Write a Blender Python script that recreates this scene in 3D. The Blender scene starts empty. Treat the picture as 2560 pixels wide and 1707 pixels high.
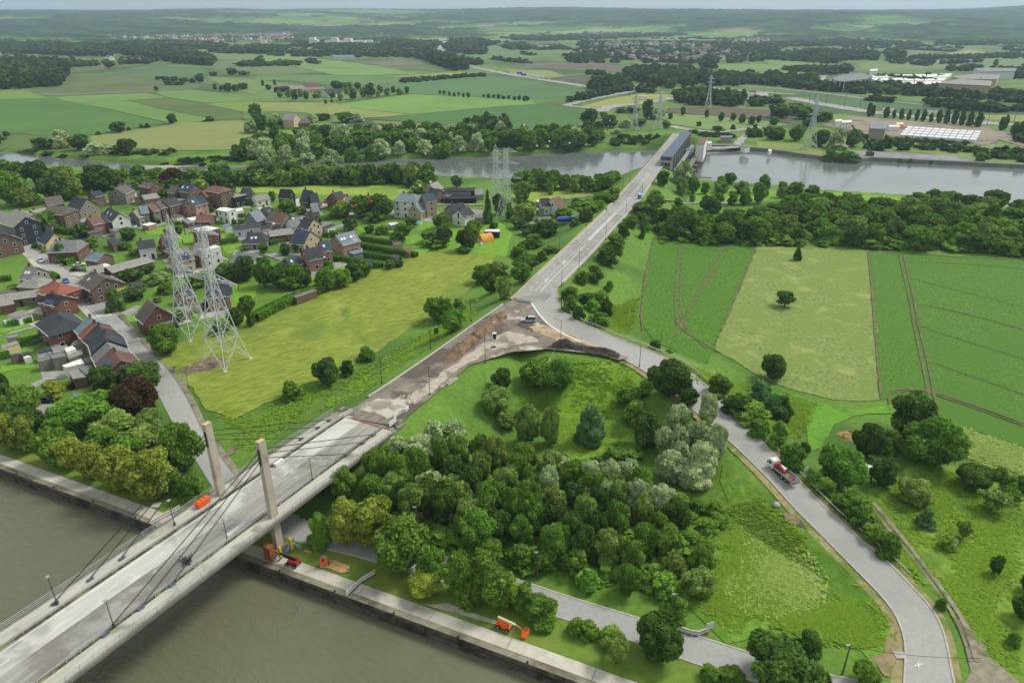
import bpy, bmesh, math, random
import numpy as np
from mathutils import Vector, Matrix

SC = bpy.context.scene
COL = SC.collection
R = math.radians
random.seed(7); np.random.seed(7)

# ------------------------------------------------------------------ camera, sky, sun, exposure
H0, PITCH, FPX = 90.0, R(24.8), 1762.0
cam = bpy.data.cameras.new('camera'); cam_o = bpy.data.objects.new('camera', cam); COL.objects.link(cam_o)
cam.sensor_width = 36.0; cam.lens = 36.0*FPX/2560.0
cam.clip_start = 1.0; cam.clip_end = 60000.0
cam_o.location = (0, 0, H0); cam_o.rotation_euler = (R(90)-PITCH, 0, 0)
SC.camera = cam_o

SUN_AZ, SUN_EL = R(64), R(50)          # azimuth clockwise from +Y
w = bpy.data.worlds.new('World'); SC.world = w; w.use_nodes = True
nt = w.node_tree; nt.nodes.clear()
sky = nt.nodes.new('ShaderNodeTexSky'); sky.sky_type = 'NISHITA'; sky.sun_disc = False
sky.sun_elevation = SUN_EL; sky.sun_rotation = SUN_AZ; sky.air_density = 1.0; sky.dust_density = 3.0; sky.ozone_density = 1.0
hs = nt.nodes.new('ShaderNodeHueSaturation'); hs.inputs['Saturation'].default_value = 0.30
bg = nt.nodes.new('ShaderNodeBackground'); bg.inputs[1].default_value = 0.135
wo = nt.nodes.new('ShaderNodeOutputWorld')
cl = nt.nodes.new('ShaderNodeMix'); cl.data_type = 'RGBA'; cl.inputs[0].default_value = .62; cl.inputs[7].default_value = (4.0, 4.3, 4.2, 1)   # thin even cloud over the clear sky
nt.links.new(sky.outputs[0], hs.inputs['Color']); nt.links.new(hs.outputs[0], cl.inputs[6]); nt.links.new(cl.outputs[2], bg.inputs[0]); nt.links.new(bg.outputs[0], wo.inputs[0])

sl = bpy.data.lights.new('sun', 'SUN'); sl.energy = 2.0; sl.angle = R(16); sl.color = (1.0, 0.96, 0.90)
sun = bpy.data.objects.new('sun', sl); COL.objects.link(sun)
sd = Vector((math.sin(SUN_AZ)*math.cos(SUN_EL), math.cos(SUN_AZ)*math.cos(SUN_EL), math.sin(SUN_EL)))
sun.rotation_euler = sd.to_track_quat('Z', 'Y').to_euler(); sun.location = (0, 0, 200)

SC.view_settings.view_transform = 'Standard'; SC.view_settings.look = 'None'
SC.view_settings.exposure = 0.55; SC.view_settings.gamma = 1.0; SC.view_settings.use_curve_mapping = False

# ------------------------------------------------------------------ from a place in the photograph to a point of the ground
CP, SP = math.cos(PITCH), math.sin(PITCH)
def ray(px, py):
    dx = (px-1280)/FPX; dy = (py-853.5)/FPX
    return (dx, CP-dy*SP, -SP-dy*CP)
def G(px, py, z=0.0):
    d = ray(px, py); t = (z-H0)/d[2]
    return (d[0]*t, d[1]*t)
def depth(x, y, z): return y*CP+(H0-z)*SP
def pxm(x, y, z=0): return FPX/depth(x, y, z)
def ztop(x, y, py):                    # height at which a vertical line over (x, y) passes picture row py
    d = ray(1280, py); return H0+d[2]/d[1]*y
CR = {'a1': (0, 0, .27234), 'a2': (640, 0, .27234), 'a3': (1280, 0, .27234), 'a4': (1920, 0, .27234),
      'a5': (0, 400, .27234), 'a6': (640, 400, .27234), 'a7': (1280, 400, .27234), 'a8': (1920, 400, .27234),
      'b1': (0, 800, .30607), 'b2': (640, 800, .30607), 'b3': (1280, 800, .30607), 'b4': (1920, 800, .30607),
      'b5': (0, 1227, .30607), 'b6': (640, 1227, .30607), 'b7': (1280, 1227, .30607), 'b8': (1920, 1227, .30607), 's': (0, 0, 1.0)}
def C(c, *v):                          # survey sheet coordinates -> photograph coordinates
    ox, oy, k = CR[c]
    return [(ox+v[i]*k, oy+v[i+1]*k) for i in range(0, len(v), 2)]

# ------------------------------------------------------------------ object helpers
def link(name, me, parent=None, mats=None):
    o = bpy.data.objects.new(name, me); COL.objects.link(o)
    if parent is not None: o.parent = parent
    if mats is not None and me is not None and len(me.materials) == 0:
        for m in (mats if isinstance(mats, (list, tuple)) else [mats]): me.materials.append(m)
    return o
def tag(o, label=None, cat=None, group=None, kind=None):
    if label: o['label'] = label
    if cat: o['category'] = cat
    if group: o['group'] = group
    if kind: o['kind'] = kind
    return o
def empty(name, loc, rz=0.0, label=None, cat=None, group=None):
    o = bpy.data.objects.new(name, None); COL.objects.link(o)
    o.location = loc; o.rotation_euler = (0, 0, rz); o.empty_display_size = .5
    return tag(o, label, cat, group)
def kids(o): return list(o.children)
def copy_tree(o, parent=None):
    c = o.copy(); COL.objects.link(c)
    if parent is not None: c.parent = parent
    for ch in kids(o): copy_tree(ch, c)
    return c
class MB:                              # collects boxes, bars, lathes and faces into one mesh
    def __init__(s): s.v = []; s.f = []; s.mi = []; s.cur = 0
    def add(s, vs, fs):
        b = len(s.v); s.v += [tuple(v) for v in vs]
        for f in fs: s.f.append(tuple(b+i for i in f)); s.mi.append(s.cur)
        return s
    def box(s, c, d, rz=0.0, taper=1.0):
        x, y, z = d[0]/2, d[1]/2, d[2]/2; ca, sa = math.cos(rz), math.sin(rz); vs = []
        for k in (-1, 1):
            t = taper if k > 0 else 1
            for a, b in ((-1, -1), (1, -1), (1, 1), (-1, 1)):
                X, Y = a*x*t, b*y*t; vs.append((c[0]+X*ca-Y*sa, c[1]+X*sa+Y*ca, c[2]+k*z))
        return s.add(vs, [(3, 2, 1, 0), (4, 5, 6, 7), (0, 1, 5, 4), (1, 2, 6, 5), (2, 3, 7, 6), (3, 0, 4, 7)])
    def bar(s, a, b, r, n=4, r2=None):
        a = Vector(a); b = Vector(b); d = b-a
        if d.length < 1e-6: return s
        r2 = r if r2 is None else r2; d.normalize()
        u = d.cross(Vector((0, 0, 1)) if abs(d.z) < .9 else Vector((1, 0, 0))).normalized(); v = d.cross(u)
        vs = []
        for p, q in ((a, r), (b, r2)):
            for i in range(n):
                t = 2*math.pi*(i+.5)/n; vs.append(p+u*(math.cos(t)*q)+v*(math.sin(t)*q))
        fs = [(i, (i+1) % n, n+(i+1) % n, n+i) for i in range(n)]+[tuple(range(n-1, -1, -1)), tuple(range(n, 2*n))]
        return s.add(vs, fs)
    def path(s, pts, r, n=4):
        for a, b in zip(pts[:-1], pts[1:]): s.bar(a, b, r, n)
        return s
    def lathe(s, c, prof, n=10):
        vs = []
        for r, z in prof:
            for i in range(n):
                t = 2*math.pi*i/n; vs.append((c[0]+r*math.cos(t), c[1]+r*math.sin(t), c[2]+z))
        fs = []
        for k in range(len(prof)-1):
            for i in range(n): fs.append((k*n+i, k*n+(i+1) % n, (k+1)*n+(i+1) % n, (k+1)*n+i))
        fs.append(tuple(range(n-1, -1, -1))); fs.append(tuple(range((len(prof)-1)*n, len(prof)*n)))
        return s.add(vs, fs)
    def prism(s, poly, z0, z1):        # polygon extruded upwards
        n = len(poly)
        vs = [(p[0], p[1], z0) for p in poly]+[(p[0], p[1], z1) for p in poly]
        return s.add(vs, [tuple(range(n-1, -1, -1)), tuple(range(n, 2*n))]+[(i, (i+1) % n, n+(i+1) % n, n+i) for i in range(n)])
    def mesh(s, name, smooth=False):
        me = bpy.data.meshes.new(name); me.from_pydata(s.v, [], s.f); me.update()
        if any(s.mi): me.polygons.foreach_set('material_index', s.mi)
        if smooth: me.polygons.foreach_set('use_smooth', [True]*len(me.polygons))
        return me
    def build(s, name, mats, parent=None, smooth=False, loc=None):
        me = s.mesh(name, smooth); o = link(name, me, parent, mats)
        if loc is not None: o.location = loc
        return o
def np_mesh(name, V, F, attr=None, attr_domain='FACE'):
    V = np.asarray(V, np.float32); F = np.asarray(F, np.int32); me = bpy.data.meshes.new(name); k = F.shape[1]
    me.vertices.add(len(V)); me.vertices.foreach_set('co', V.ravel())
    me.loops.add(F.size); me.loops.foreach_set('vertex_index', F.ravel())
    me.polygons.add(len(F)); me.polygons.foreach_set('loop_start', np.arange(len(F), dtype=np.int32)*k)
    me.polygons.foreach_set('loop_total', np.full(len(F), k, np.int32))
    me.update(calc_edges=True)
    for nm, val in (attr or {}).items():
        a = me.attributes.new(nm, 'FLOAT', attr_domain); a.data.foreach_set('value', np.asarray(val, np.float32))
    return me

# ------------------------------------------------------------------ materials
def hx(s):
    s = s.lstrip('#'); o = []
    for i in (0, 2, 4):
        c = int(s[i:i+2], 16)/255; o.append(c/12.92 if c <= .04045 else ((c+.055)/1.055)**2.4)
    return tuple(o)
def lin(c):
    c = hx(c) if isinstance(c, str) else tuple(c)
    if c[1] > c[0]*1.05 and c[1] > c[2]*1.05: l = .3*c[0]+.6*c[1]+.1*c[2]; c = (c[0]*.88+l*.135, c[1]*.88+l*.11, c[2]*.76)   # greens a little greyer
    return c+(1,)
class NB:
    def __init__(s, nt): s.nt = nt
    def n(s, t, **kw):
        nd = s.nt.nodes.new(t)
        for k, v in kw.items():
            if k.startswith('i_'):
                key = k[2:]; nd.inputs[int(key) if key.isdigit() else key.replace('_', ' ')].default_value = v
            else: setattr(nd, k, v)
        return nd
    def l(s, a, b): s.nt.links.new(a, b)
    def mix(s, fac, a, b):
        m = s.n('ShaderNodeMix', data_type='RGBA')
        for sock, val in ((m.inputs[0], fac), (m.inputs[6], a), (m.inputs[7], b)):
            if hasattr(val, 'links'): s.l(val, sock)
            else: sock.default_value = val
        return m.outputs[2]
    def math(s, op, a, b=0.0, c=0.0, clamp=False):
        m = s.n('ShaderNodeMath', operation=op, use_clamp=clamp)
        for i, v in enumerate((a, b, c)):
            if hasattr(v, 'links'): s.l(v, m.inputs[i])
            else: m.inputs[i].default_value = v
        return m.outputs[0]
    def noise(s, vec, scale, detail=5, rough=.6, dist=0.0):
        n = s.n('ShaderNodeTexNoise', i_Scale=scale, i_Detail=detail, i_Roughness=rough, i_Distortion=dist); s.l(vec, n.inputs['Vector'])
        return n.outputs['Fac']
    def sstep(s, v, a, b):
        m = s.n('ShaderNodeMapRange', interpolation_type='SMOOTHSTEP', i_1=a, i_2=b); s.l(v, m.inputs[0]); return m.outputs[0]
def M(name, c1, c2=None, s=1.0, c3=None, s3=.05, t3=(.5, .62), rough=.9, bump=0.0, spec=.25, metal=0.0, rows=None,
      stretch=None, orand=0.0, det=5, c4=None, s4=.5, t4=(.6, .7), world=True):
    m = bpy.data.materials.new(name); m.use_nodes = True; b = NB(m.node_tree); m.node_tree.nodes.clear()
    out = b.n('ShaderNodeOutputMaterial'); p = b.n('ShaderNodeBsdfPrincipled', i_Roughness=rough, i_Metallic=metal)
    p.inputs['Specular IOR Level'].default_value = spec
    b.l(p.outputs[0], out.inputs[0])
    vec = b.n('ShaderNodeNewGeometry').outputs['Position'] if world else b.n('ShaderNodeTexCoord').outputs['Object']
    if stretch:
        mp = b.n('ShaderNodeMapping', vector_type='TEXTURE'); mp.inputs['Rotation'].default_value = (0, 0, stretch[0]); mp.inputs['Scale'].default_value = (stretch[1], stretch[2], 1)
        b.l(vec, mp.inputs[0]); sv = mp.outputs[0]
    else: sv = vec
    col = lin(c1); nz = None
    if c2 is not None:
        nz = b.noise(sv, s, det, .65); col = b.mix(b.sstep(nz, .32, .68), lin(c1), lin(c2))
    if rows:
        ang, per, cr, amt = rows
        sx = b.n('ShaderNodeSeparateXYZ'); b.l(vec, sx.inputs[0])
        u = b.math('ADD', b.math('MULTIPLY', sx.outputs[0], math.cos(ang)*2*math.pi/per), b.math('MULTIPLY', sx.outputs[1], math.sin(ang)*2*math.pi/per))
        wv = b.math('MULTIPLY_ADD', b.math('SINE', u), .5, .5)
        br = b.noise(vec, .35, 3); wv = b.math('MULTIPLY', b.math('MULTIPLY', wv, b.sstep(br, .3, .7)), amt)
        col = b.mix(wv, col, lin(cr))
    if c3 is not None: col = b.mix(b.sstep(b.noise(vec, s3, 4, .6, .4), *t3), col, lin(c3))
    if c4 is not None: col = b.mix(b.sstep(b.noise(vec, s4, 5, .7, .3), *t4), col, lin(c4))
    if orand:
        oi = b.n('ShaderNodeObjectInfo'); h = b.n('ShaderNodeHueSaturation')
        b.l(b.math('MULTIPLY_ADD', oi.outputs['Random'], orand*2, 1-orand), h.inputs['Value'])
        if hasattr(col, 'links'): b.l(col, h.inputs['Color'])
        else: h.inputs['Color'].default_value = col
        col = h.outputs[0]
    if hasattr(col, 'links'): b.l(col, p.inputs['Base Color'])
    else: p.inputs['Base Color'].default_value = col
    if bump and nz is not None:
        bp = b.n('ShaderNodeBump', i_Strength=min(1, bump), i_Distance=max(.05, .5/s*bump)); b.l(nz, bp.inputs['Height']); b.l(bp.outputs[0], p.inputs['Normal'])
    return m
def leafmat(name, c1, c2, c3=None, hv=.18, trans=.25):
    m = bpy.data.materials.new(name); m.use_nodes = True; b = NB(m.node_tree); m.node_tree.nodes.clear()
    out = b.n('ShaderNodeOutputMaterial')
    at = b.n('ShaderNodeAttribute', attribute_name='tone', attribute_type='GEOMETRY')
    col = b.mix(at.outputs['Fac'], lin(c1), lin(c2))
    oi = b.n('ShaderNodeObjectInfo'); h = b.n('ShaderNodeHueSaturation')
    b.l(b.math('MULTIPLY_ADD', oi.outputs['Random'], hv*2, 1.14-hv), h.inputs['Value'])
    r2 = b.math('FRACT', b.math('MULTIPLY', oi.outputs['Random'], 7.31))
    b.l(b.math('MULTIPLY_ADD', r2, .024, .486), h.inputs['Hue'])
    b.l(col, h.inputs['Color'])
    d = b.n('ShaderNodeBsdfDiffuse'); t = b.n('ShaderNodeBsdfTranslucent'); mx = b.n('ShaderNodeMixShader', i_0=trans)
    b.l(h.outputs[0], d.inputs[0]); b.l(h.outputs[0], t.inputs[0]); b.l(d.outputs[0], mx.inputs[1]); b.l(t.outputs[0], mx.inputs[2]); b.l(mx.outputs[0], out.inputs[0])
    return m
def watermat(name, deep, rip, bs, dist):
    m = bpy.data.materials.new(name); m.use_nodes = True; b = NB(m.node_tree); m.node_tree.nodes.clear()
    out = b.n('ShaderNodeOutputMaterial'); p = b.n('ShaderNodeBsdfPrincipled', i_Roughness=.12, i_IOR=1.33)
    b.l(p.outputs[0], out.inputs[0]); vec = b.n('ShaderNodeNewGeometry').outputs['Position']
    big = b.noise(vec, .012, 3)
    p.inputs['Base Color'].default_value = lin(deep)
    b.l(b.mix(b.sstep(big, .4, .62), lin(deep), lin([c*1.25 for c in (hx(deep) if isinstance(deep, str) else deep)])), p.inputs['Base Color'])
    mp = b.n('ShaderNodeMapping', vector_type='TEXTURE'); mp.inputs['Rotation'].default_value = (0, 0, R(-24)); mp.inputs['Scale'].default_value = (2.2, 1, 1); b.l(vec, mp.inputs[0])
    n1 = b.noise(mp.outputs[0], rip, 4, .6, .6); n2 = b.noise(vec, rip*.18, 2)
    hgt = b.math('MULTIPLY', n1, b.math('MULTIPLY_ADD', n2, 1.4, .3))
    bp = b.n('ShaderNodeBump', i_Strength=bs, i_Distance=dist); b.l(hgt, bp.inputs['Height']); b.l(bp.outputs[0], p.inputs['Normal'])
    return m
# ================================================================== TERRAIN
ZD = 8.0                                # height of the road on its embankment
WR, WC = -2.2, -2.3                     # river and canal water
def resample(pts, n):
    p = np.array(pts, float); d = np.r_[0, np.cumsum(np.linalg.norm(np.diff(p[:, :2], axis=0), axis=1))]
    t = np.linspace(0, d[-1], n); return np.stack([np.interp(t, d, p[:, k]) for k in range(p.shape[1])], 1)
def smooth(p, it=2):
    p = p.copy()
    for _ in range(it): p[1:-1] = .25*p[:-2]+.5*p[1:-1]+.25*p[2:]
    return p
def edges(L, Rr, zL, n):               # two kerb lines in the photograph at given heights -> two resampled ground lines
    def conv(P):
        q = np.array(P, float); s = np.r_[0, np.cumsum(np.linalg.norm(np.diff(q, axis=0), axis=1))]; s /= s[-1]
        z = np.interp(s, np.linspace(0, 1, len(zL)), zL)
        return smooth(resample([G(a[0], a[1], zz)+(zz,) for a, zz in zip(P, z)], n), 3)
    A, B = conv(L), conv(Rr)
    D = resample(B, n*12); j = 0; out = np.zeros_like(A)
    for i in range(n):                 # pair every point with the nearest one across the road
        hi = min(len(D), j+240); d = np.hypot(D[j:hi, 0]-A[i, 0], D[j:hi, 1]-A[i, 1]); j += int(np.argmin(d)); out[i] = D[j]
    out = smooth(out, 3); zz = smooth((A+out)/2, 2)[:, 2]; A[:, 2] = zz; out[:, 2] = zz
    return A, out
main_L = [(842, 1040), (894, 1014), (1062, 901), (1203, 800), (1285, 745), (1325, 702), (1402, 631), (1503, 536), (1555, 482), (1599, 431), (1650, 374), (1684, 333)]
main_R = [(992, 1066), (1030, 1030), (1093, 980), (1175, 913), (1310, 815), (1393, 721), (1476, 637), (1541, 563), (1596, 506), (1648, 431), (1682, 380), (1704, 337)]
mL, mR = edges(main_L, main_R, [ZD]*8+[ZD, ZD-.5], 90)
lz = [8, 8, 7.8, 7.0, 6.2, 5.4, 4.2, 3.0, 1.8, .8, .3, .1, .06]
loop_out = [(1391, 722), (1388, 740), (1400, 773), (1443, 806), (1506, 830), (1546, 848), (1653, 889), (1714, 922), (1782, 980), (1920, 1121), (2021, 1227), (2085, 1290), (2226, 1411), (2333, 1524), (2361, 1588), (2372, 1655), (2384, 1712), (2400, 1790)]
loop_in = [(1330, 757), (1334, 765), (1362, 803), (1394, 827), (1433, 848), (1506, 872), (1598, 917), (1655, 958), (1712, 1004), (1819, 1095), (1920, 1193), (1996, 1280), (2049, 1331), (2186, 1469), (2238, 1524), (2266, 1591), (2268, 1640), (2262, 1700), (2262, 1790)]
lO, lI = edges(loop_out, loop_in, lz, 110)
low_U = [(540, 1216), (640, 1268), (760, 1290), (880, 1325), (1090, 1385), (1295, 1450), (1433, 1496), (1604, 1548), (1754, 1594), (1877, 1634), (2030, 1680), (2195, 1712), (2300, 1712)]
low_D = [(500, 1245), (600, 1312), (730, 1350), (880, 1385), (1090, 1447), (1230, 1488), (1384, 1536), (1485, 1570), (1555, 1590), (1693, 1640), (1757, 1663), (1864, 1694), (1960, 1722), (2260, 1795)]
wU, wD = edges(low_U, low_D, [.06, .06], 90)
str_L = [(20, 580), (46, 607), (106, 672), (174, 724), (261, 817), (324, 889), (395, 984), (428, 1051), (470, 1120), (505, 1175), (548, 1245)]
str_R = [(30, 574), (57, 596), (120, 640), (163, 672), (218, 712), (272, 770), (321, 815), (352, 858), (428, 929), (471, 999), (508, 1085), (590, 1192)]
sL, sR = edges(str_L, str_R, [.06, .06], 70)

RIVN = [(-420, 404), (0, 414), (200, 424), (350, 430), (560, 440), (800, 437), (1100, 445), (1400, 460), (1560, 447), (1700, 452), (1850, 462), (1960, 471), (2047, 481), (2280, 495), (2420, 515), (2560, 530), (3000, 560)]
RIVF = [(-420, 360), (0, 379), (107, 389), (230, 401), (330, 408), (480, 414), (575, 417), (640, 413), (800, 404), (950, 399), (1130, 393), (1300, 388), (1345, 385), (1420, 380), (1640, 375), (1750, 372), (1800, 372), (1920, 381), (1990, 392), (2060, 401), (2145, 408), (2175, 403), (2560, 422), (3000, 444)]
riv = np.array([G(a, b, WR) for a, b in RIVN]+[G(a, b, WR) for a, b in RIVF[::-1]])
qa, qb = np.array(G(0, 1167)), np.array(G(1464, 1707)); qd = (qb-qa)/np.linalg.norm(qb-qa); qn = np.array([-qd[1], qd[0]])   # quay edge line; qn points to the land
if qn[1] < 0: qn = -qn

def seg_arr(c, hw, slope, sh=1.2):
    return [(c[i, 0], c[i, 1], c[i, 2], c[i+1, 0], c[i+1, 1], c[i+1, 2], hw, slope, sh) for i in range(len(c)-1)]
mc = (mL+mR)/2; lc = (lO+lI)/2
SEG = [seg_arr(mc[mc[:, 1] < 428][::2], 7.0, .5), seg_arr(mc[mc[:, 1] > 535][::2], 7, .5), seg_arr(lc[::2], 5.2, .48)]
pl = np.array([G(1300, 795, 8)+(8,), G(1470, 868, 7.6)+(7.6,)]); SEG.append(seg_arr(pl, 8.5, .5))
def seg_h(X, Y):
    h = np.zeros_like(X)
    for grp in SEG:
        bd = np.full(X.shape, 1e9); bz_ = np.zeros_like(X)
        for ax, ay, az, bx, by, bz, hw, sl, sh in grp:
            rad = 36
            msk = (X > min(ax, bx)-rad) & (X < max(ax, bx)+rad) & (Y > min(ay, by)-rad) & (Y < max(ay, by)+rad)
            if not msk.any(): continue
            x, y = X[msk], Y[msk]; dx, dy = bx-ax, by-ay; L2 = dx*dx+dy*dy+1e-9
            t = np.clip(((x-ax)*dx+(y-ay)*dy)/L2, 0, 1); d = np.hypot(x-ax-t*dx, y-ay-t*dy)
            o = bd[msk]; q = bz_[msk]; c = d < o; o[c] = d[c]; q[c] = (az+t*(bz-az))[c]; bd[msk] = o; bz_[msk] = q
        hw, sl, sh = grp[0][6:]
        e = np.maximum(0, bd-hw-sh); fall = np.maximum(0, sl*e-np.minimum(e, 2)**2*.05)
        h = np.maximum(h, np.where(bd < 100, bz_-.2-fall, 0))
    return h
def in_poly(X, Y, P):
    ins = np.zeros(X.shape, bool); n = len(P)
    for i in range(n):
        x1, y1 = P[i]; x2, y2 = P[(i+1) % n]
        c = ((y1 > Y) != (y2 > Y)); ins ^= c & (X < (x2-x1)*(Y-y1)/((y2-y1) if y2 != y1 else 1e-9)+x1)
    return ins
def poly_dist(X, Y, P):
    d = np.full(X.shape, 1e9); n = len(P)
    for i in range(n):
        ax, ay = P[i]; bx, by = P[(i+1) % n]; dx, dy = bx-ax, by-ay
        t = np.clip(((X-ax)*dx+(Y-ay)*dy)/(dx*dx+dy*dy+1e-9), 0, 1); d = np.minimum(d, np.hypot(X-ax-t*dx, Y-ay-t*dy))
    return d
def ground_h(X, Y):
    X = np.atleast_1d(np.asarray(X, float)); Y = np.atleast_1d(np.asarray(Y, float))
    h = seg_h(X, Y)
    m = (Y > 330) & (Y < 640)
    if m.any():
        x, y = X[m], Y[m]; d = poly_dist(x, y, riv); ins = in_poly(x, y, riv)
        hh = h[m]; hh = np.where(ins, np.minimum(hh, WR-np.minimum(5, .7*d+.3)), np.minimum(hh, np.maximum(WR+1.6*d, WR))); h[m] = hh
    s = (X-qa[0])*qn[0]+(Y-qa[1])*qn[1]
    return np.where(s < 2.0, -9.0, h)
def hz(x, y): return float(ground_h([x], [y])[0])
def GH(px, py, it=6):                    # photograph -> point on the real terrain
    z = 0.0
    for _ in range(it):
        x, y = G(px, py, z); z2 = max(-3., hz(x, y)); z = .5*z+.5*z2
    x, y = G(px, py, z); return x, y, hz(x, y)

m_grass = M('rough_grass', '#4a7428', '#5f8736', .9, '#3f6526', .022, (.45, .65), bump=.6, c4='#7c8b45', s4=.09, t4=(.58, .75))
m_far = M('far_ground', '#4c6a36', '#5f7f42', .02, '#39562e', .006, (.42, .6), bump=0)
xs = np.unique(np.concatenate([np.linspace(-3000, -600, 30), np.linspace(-600, -300, 40), np.arange(-300, 300, 2.4), np.linspace(300, 620, 60), np.linspace(620, 3000, 30)]))
ys = np.unique(np.concatenate([[-60, -20, 20, 50], np.arange(60, 330, 2.4), np.arange(330, 620, 3.5), np.linspace(620, 1000, 30), np.linspace(1000, 3000, 24)]))
GX, GY = np.meshgrid(xs, ys); GZ = ground_h(GX.ravel(), GY.ravel()).reshape(GX.shape)
nx, ny = len(xs), len(ys)
V = np.stack([GX.ravel(), GY.ravel(), GZ.ravel()], 1)
ii, jj = np.meshgrid(np.arange(nx-1), np.arange(ny-1)); k0 = (jj*nx+ii).ravel()
F = np.stack([k0, k0+1, k0+nx+1, k0+nx], 1)
me = np_mesh('ground', V, F); me.materials.append(m_grass); me.materials.append(m_far)
cy = V[F[:, 0], 1]; me.polygons.foreach_set('material_index', (cy > 640).astype(np.int32)); me.polygons.foreach_set('use_smooth', [True]*len(F))
ground = tag(link('ground', me), kind='structure')

def sheet(name, mat, poly, k=1, drape=False, step=3.0, jit=0.0, z=None, seg=4.0, kind='structure'):
    """a ground sheet laid over the terrain; poly in world xy"""
    P = [tuple(p[:2]) for p in poly]
    if jit:
        Q = []
        for a, b in zip(P, P[1:]+P[:1]):
            L = math.hypot(b[0]-a[0], b[1]-a[1]); n = max(1, min(40, int(L/seg)))
            for i in range(n): Q.append((a[0]+(b[0]-a[0])*i/n+random.gauss(0, jit), a[1]+(b[1]-a[1])*i/n+random.gauss(0, jit)))
        P = Q
    bm = bmesh.new(); bm.faces.new([bm.verts.new((p[0], p[1], 0)) for p in P])
    if not drape and z is None and min(p[1] for p in P) > 300 and max(p[1] for p in P) < 1200 and (ground_h([p[0] for p in P], [p[1] for p in P]) < -.3).any(): drape = True; step = 6
    off = .05*k if max(p[1] for p in P) < 620 else .12*k
    if drape:
        bmesh.ops.triangulate(bm, faces=bm.faces[:])
        for ax in (0, 1):
            lo, hi = min(p[ax] for p in P), max(p[ax] for p in P); v = lo+step
            nrm = Vector((1, 0, 0)) if ax == 0 else Vector((0, 1, 0))
            while v < hi:
                bmesh.ops.bisect_plane(bm, geom=bm.verts[:]+bm.edges[:]+bm.faces[:], plane_co=nrm*v, plane_no=nrm, dist=1e-4); v += step
        co = np.array([v.co[:2] for v in bm.verts]); hh = ground_h(co[:, 0], co[:, 1])
        for v, q in zip(bm.verts, hh): v.co.z = q+off+.07
    else:
        for v in bm.verts: v.co.z = (z if z is not None else 0)+off
    bmesh.ops.recalc_face_normals(bm, faces=bm.faces[:])
    me = bpy.data.meshes.new(name); bm.to_mesh(me); bm.free()
    for p in me.polygons: p.use_smooth = True
    o = link(name, me, None, mat); me.update()
    if me.polygons[0].normal.z < 0: me.flip_normals()
    return tag(o, kind=kind)
def ribbon(name, A, B, mat, dz=.02, cuts=3, side=0.0, kind='structure'):
    n = len(A); vs = []; fs = []; m = cuts+1
    for i in range(n):
        for j in range(m+1):
            t = j/m; vs.append((A[i, 0]*(1-t)+B[i, 0]*t, A[i, 1]*(1-t)+B[i, 1]*t, A[i, 2]*(1-t)+B[i, 2]*t+dz))
    for i in range(n-1):
        for j in range(m): a = i*(m+1)+j; fs.append((a, a+1, a+m+2, a+m+1))
    if side:
        b = len(vs)
        for i in range(n): vs += [(A[i, 0], A[i, 1], A[i, 2]+dz-side), (B[i, 0], B[i, 1], B[i, 2]+dz-side)]
        for i in range(n-1):
            fs += [(i*(m+1), (i+1)*(m+1), b+2*i+2, b+2*i), (i*(m+1)+m, b+2*i+1, b+2*i+3, (i+1)*(m+1)+m), (b+2*i, b+2*i+2, b+2*i+3, b+2*i+1)]
    me = bpy.data.meshes.new(name); me.from_pydata(vs, [], fs); me.update()
    bm = bmesh.new(); bm.from_mesh(me); bmesh.ops.recalc_face_normals(bm, faces=bm.faces[:]); bm.to_mesh(me); bm.free()
    if not side and me.polygons[0].normal.z < 0: me.flip_normals()
    o = link(name, me, None, mat)
    return tag(o, kind=kind) if kind else o
def lane(A, B, t, w=.15):              # a strip at fraction t across a ribbon
    c = A*(1-t)+B*t; d = B-A; d = d/np.linalg.norm(d[:, :2], axis=1)[:, None]
    return c-d*w/2, c+d*w/2

# ---- water
m_canal = watermat('canal_water', '#5f5f4a', .9, .9, .34)
m_river = watermat('river_water', '#5f6462', .9, .22, .10)
cw = [qa-qd*400+qn*1.0, qb+qd*300+qn*1.0, qb+qd*300-qn*260, qa-qd*400-qn*260]
sheet('canal_water', m_canal, cw, 0, z=WC)
o = sheet('river_water', m_river, [tuple(p) for p in riv], 0, z=WR); o.location.z += .02

# ---- roads
m_asph = M('asphalt', '#92928d', '#9d9d97', 1.2, '#878782', .03, (.48, .7), rough=.85, c4='#98978f', s4=.12, t4=(.6, .75))
m_asph2 = M('worn_asphalt', '#8b8a85', '#989791', .7, '#807e78', .04, (.48, .62), rough=.85, c4='#a3a099', s4=.18, t4=(.62, .75))
m_conc = M('pale_concrete', '#a5a196', '#b8b4a8', .5, '#8d897d', .06, (.5, .66), rough=.88)
m_conc_d = M('weathered_concrete', '#75715f', '#8a8674', .8, '#56523f', .15, (.5, .7), rough=.92)
m_kerb = M('kerb_concrete', '#9c998e', '#b0ada2', 1.2, rough=.9)
m_white = M('white_paint', '#d8d8d4', '#c4c4c0', 2, rough=.6)
m_dirt = M('excavated_dirt', '#6d645a', '#877d71', .55, '#5a5148', .11, (.46, .6), bump=.8, c4='#b4ada0', s4=.12, t4=(.56, .68), stretch=(R(62), 5, 1))
m_soil = M('brown_soil', '#6f5f4d', '#8b7a65', .9, '#57493c', .25, (.5, .65), bump=.9)
m_blk = M('black_soil', '#332e2a', '#463f39', 1.2, '#241f1c', .4, (.5, .6), bump=.9)
m_gravel = M('gravel_track', '#77715f', '#8e8876', .8, '#68654c', .2, (.5, .65), bump=.5)
ribbon('loop_road', lO, lI, m_asph, .02)
i0 = int(np.argmin(np.hypot(mL[:, 0]-G(1287, 745, 8)[0], mL[:, 1]-G(1287, 745, 8)[1])))
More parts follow.
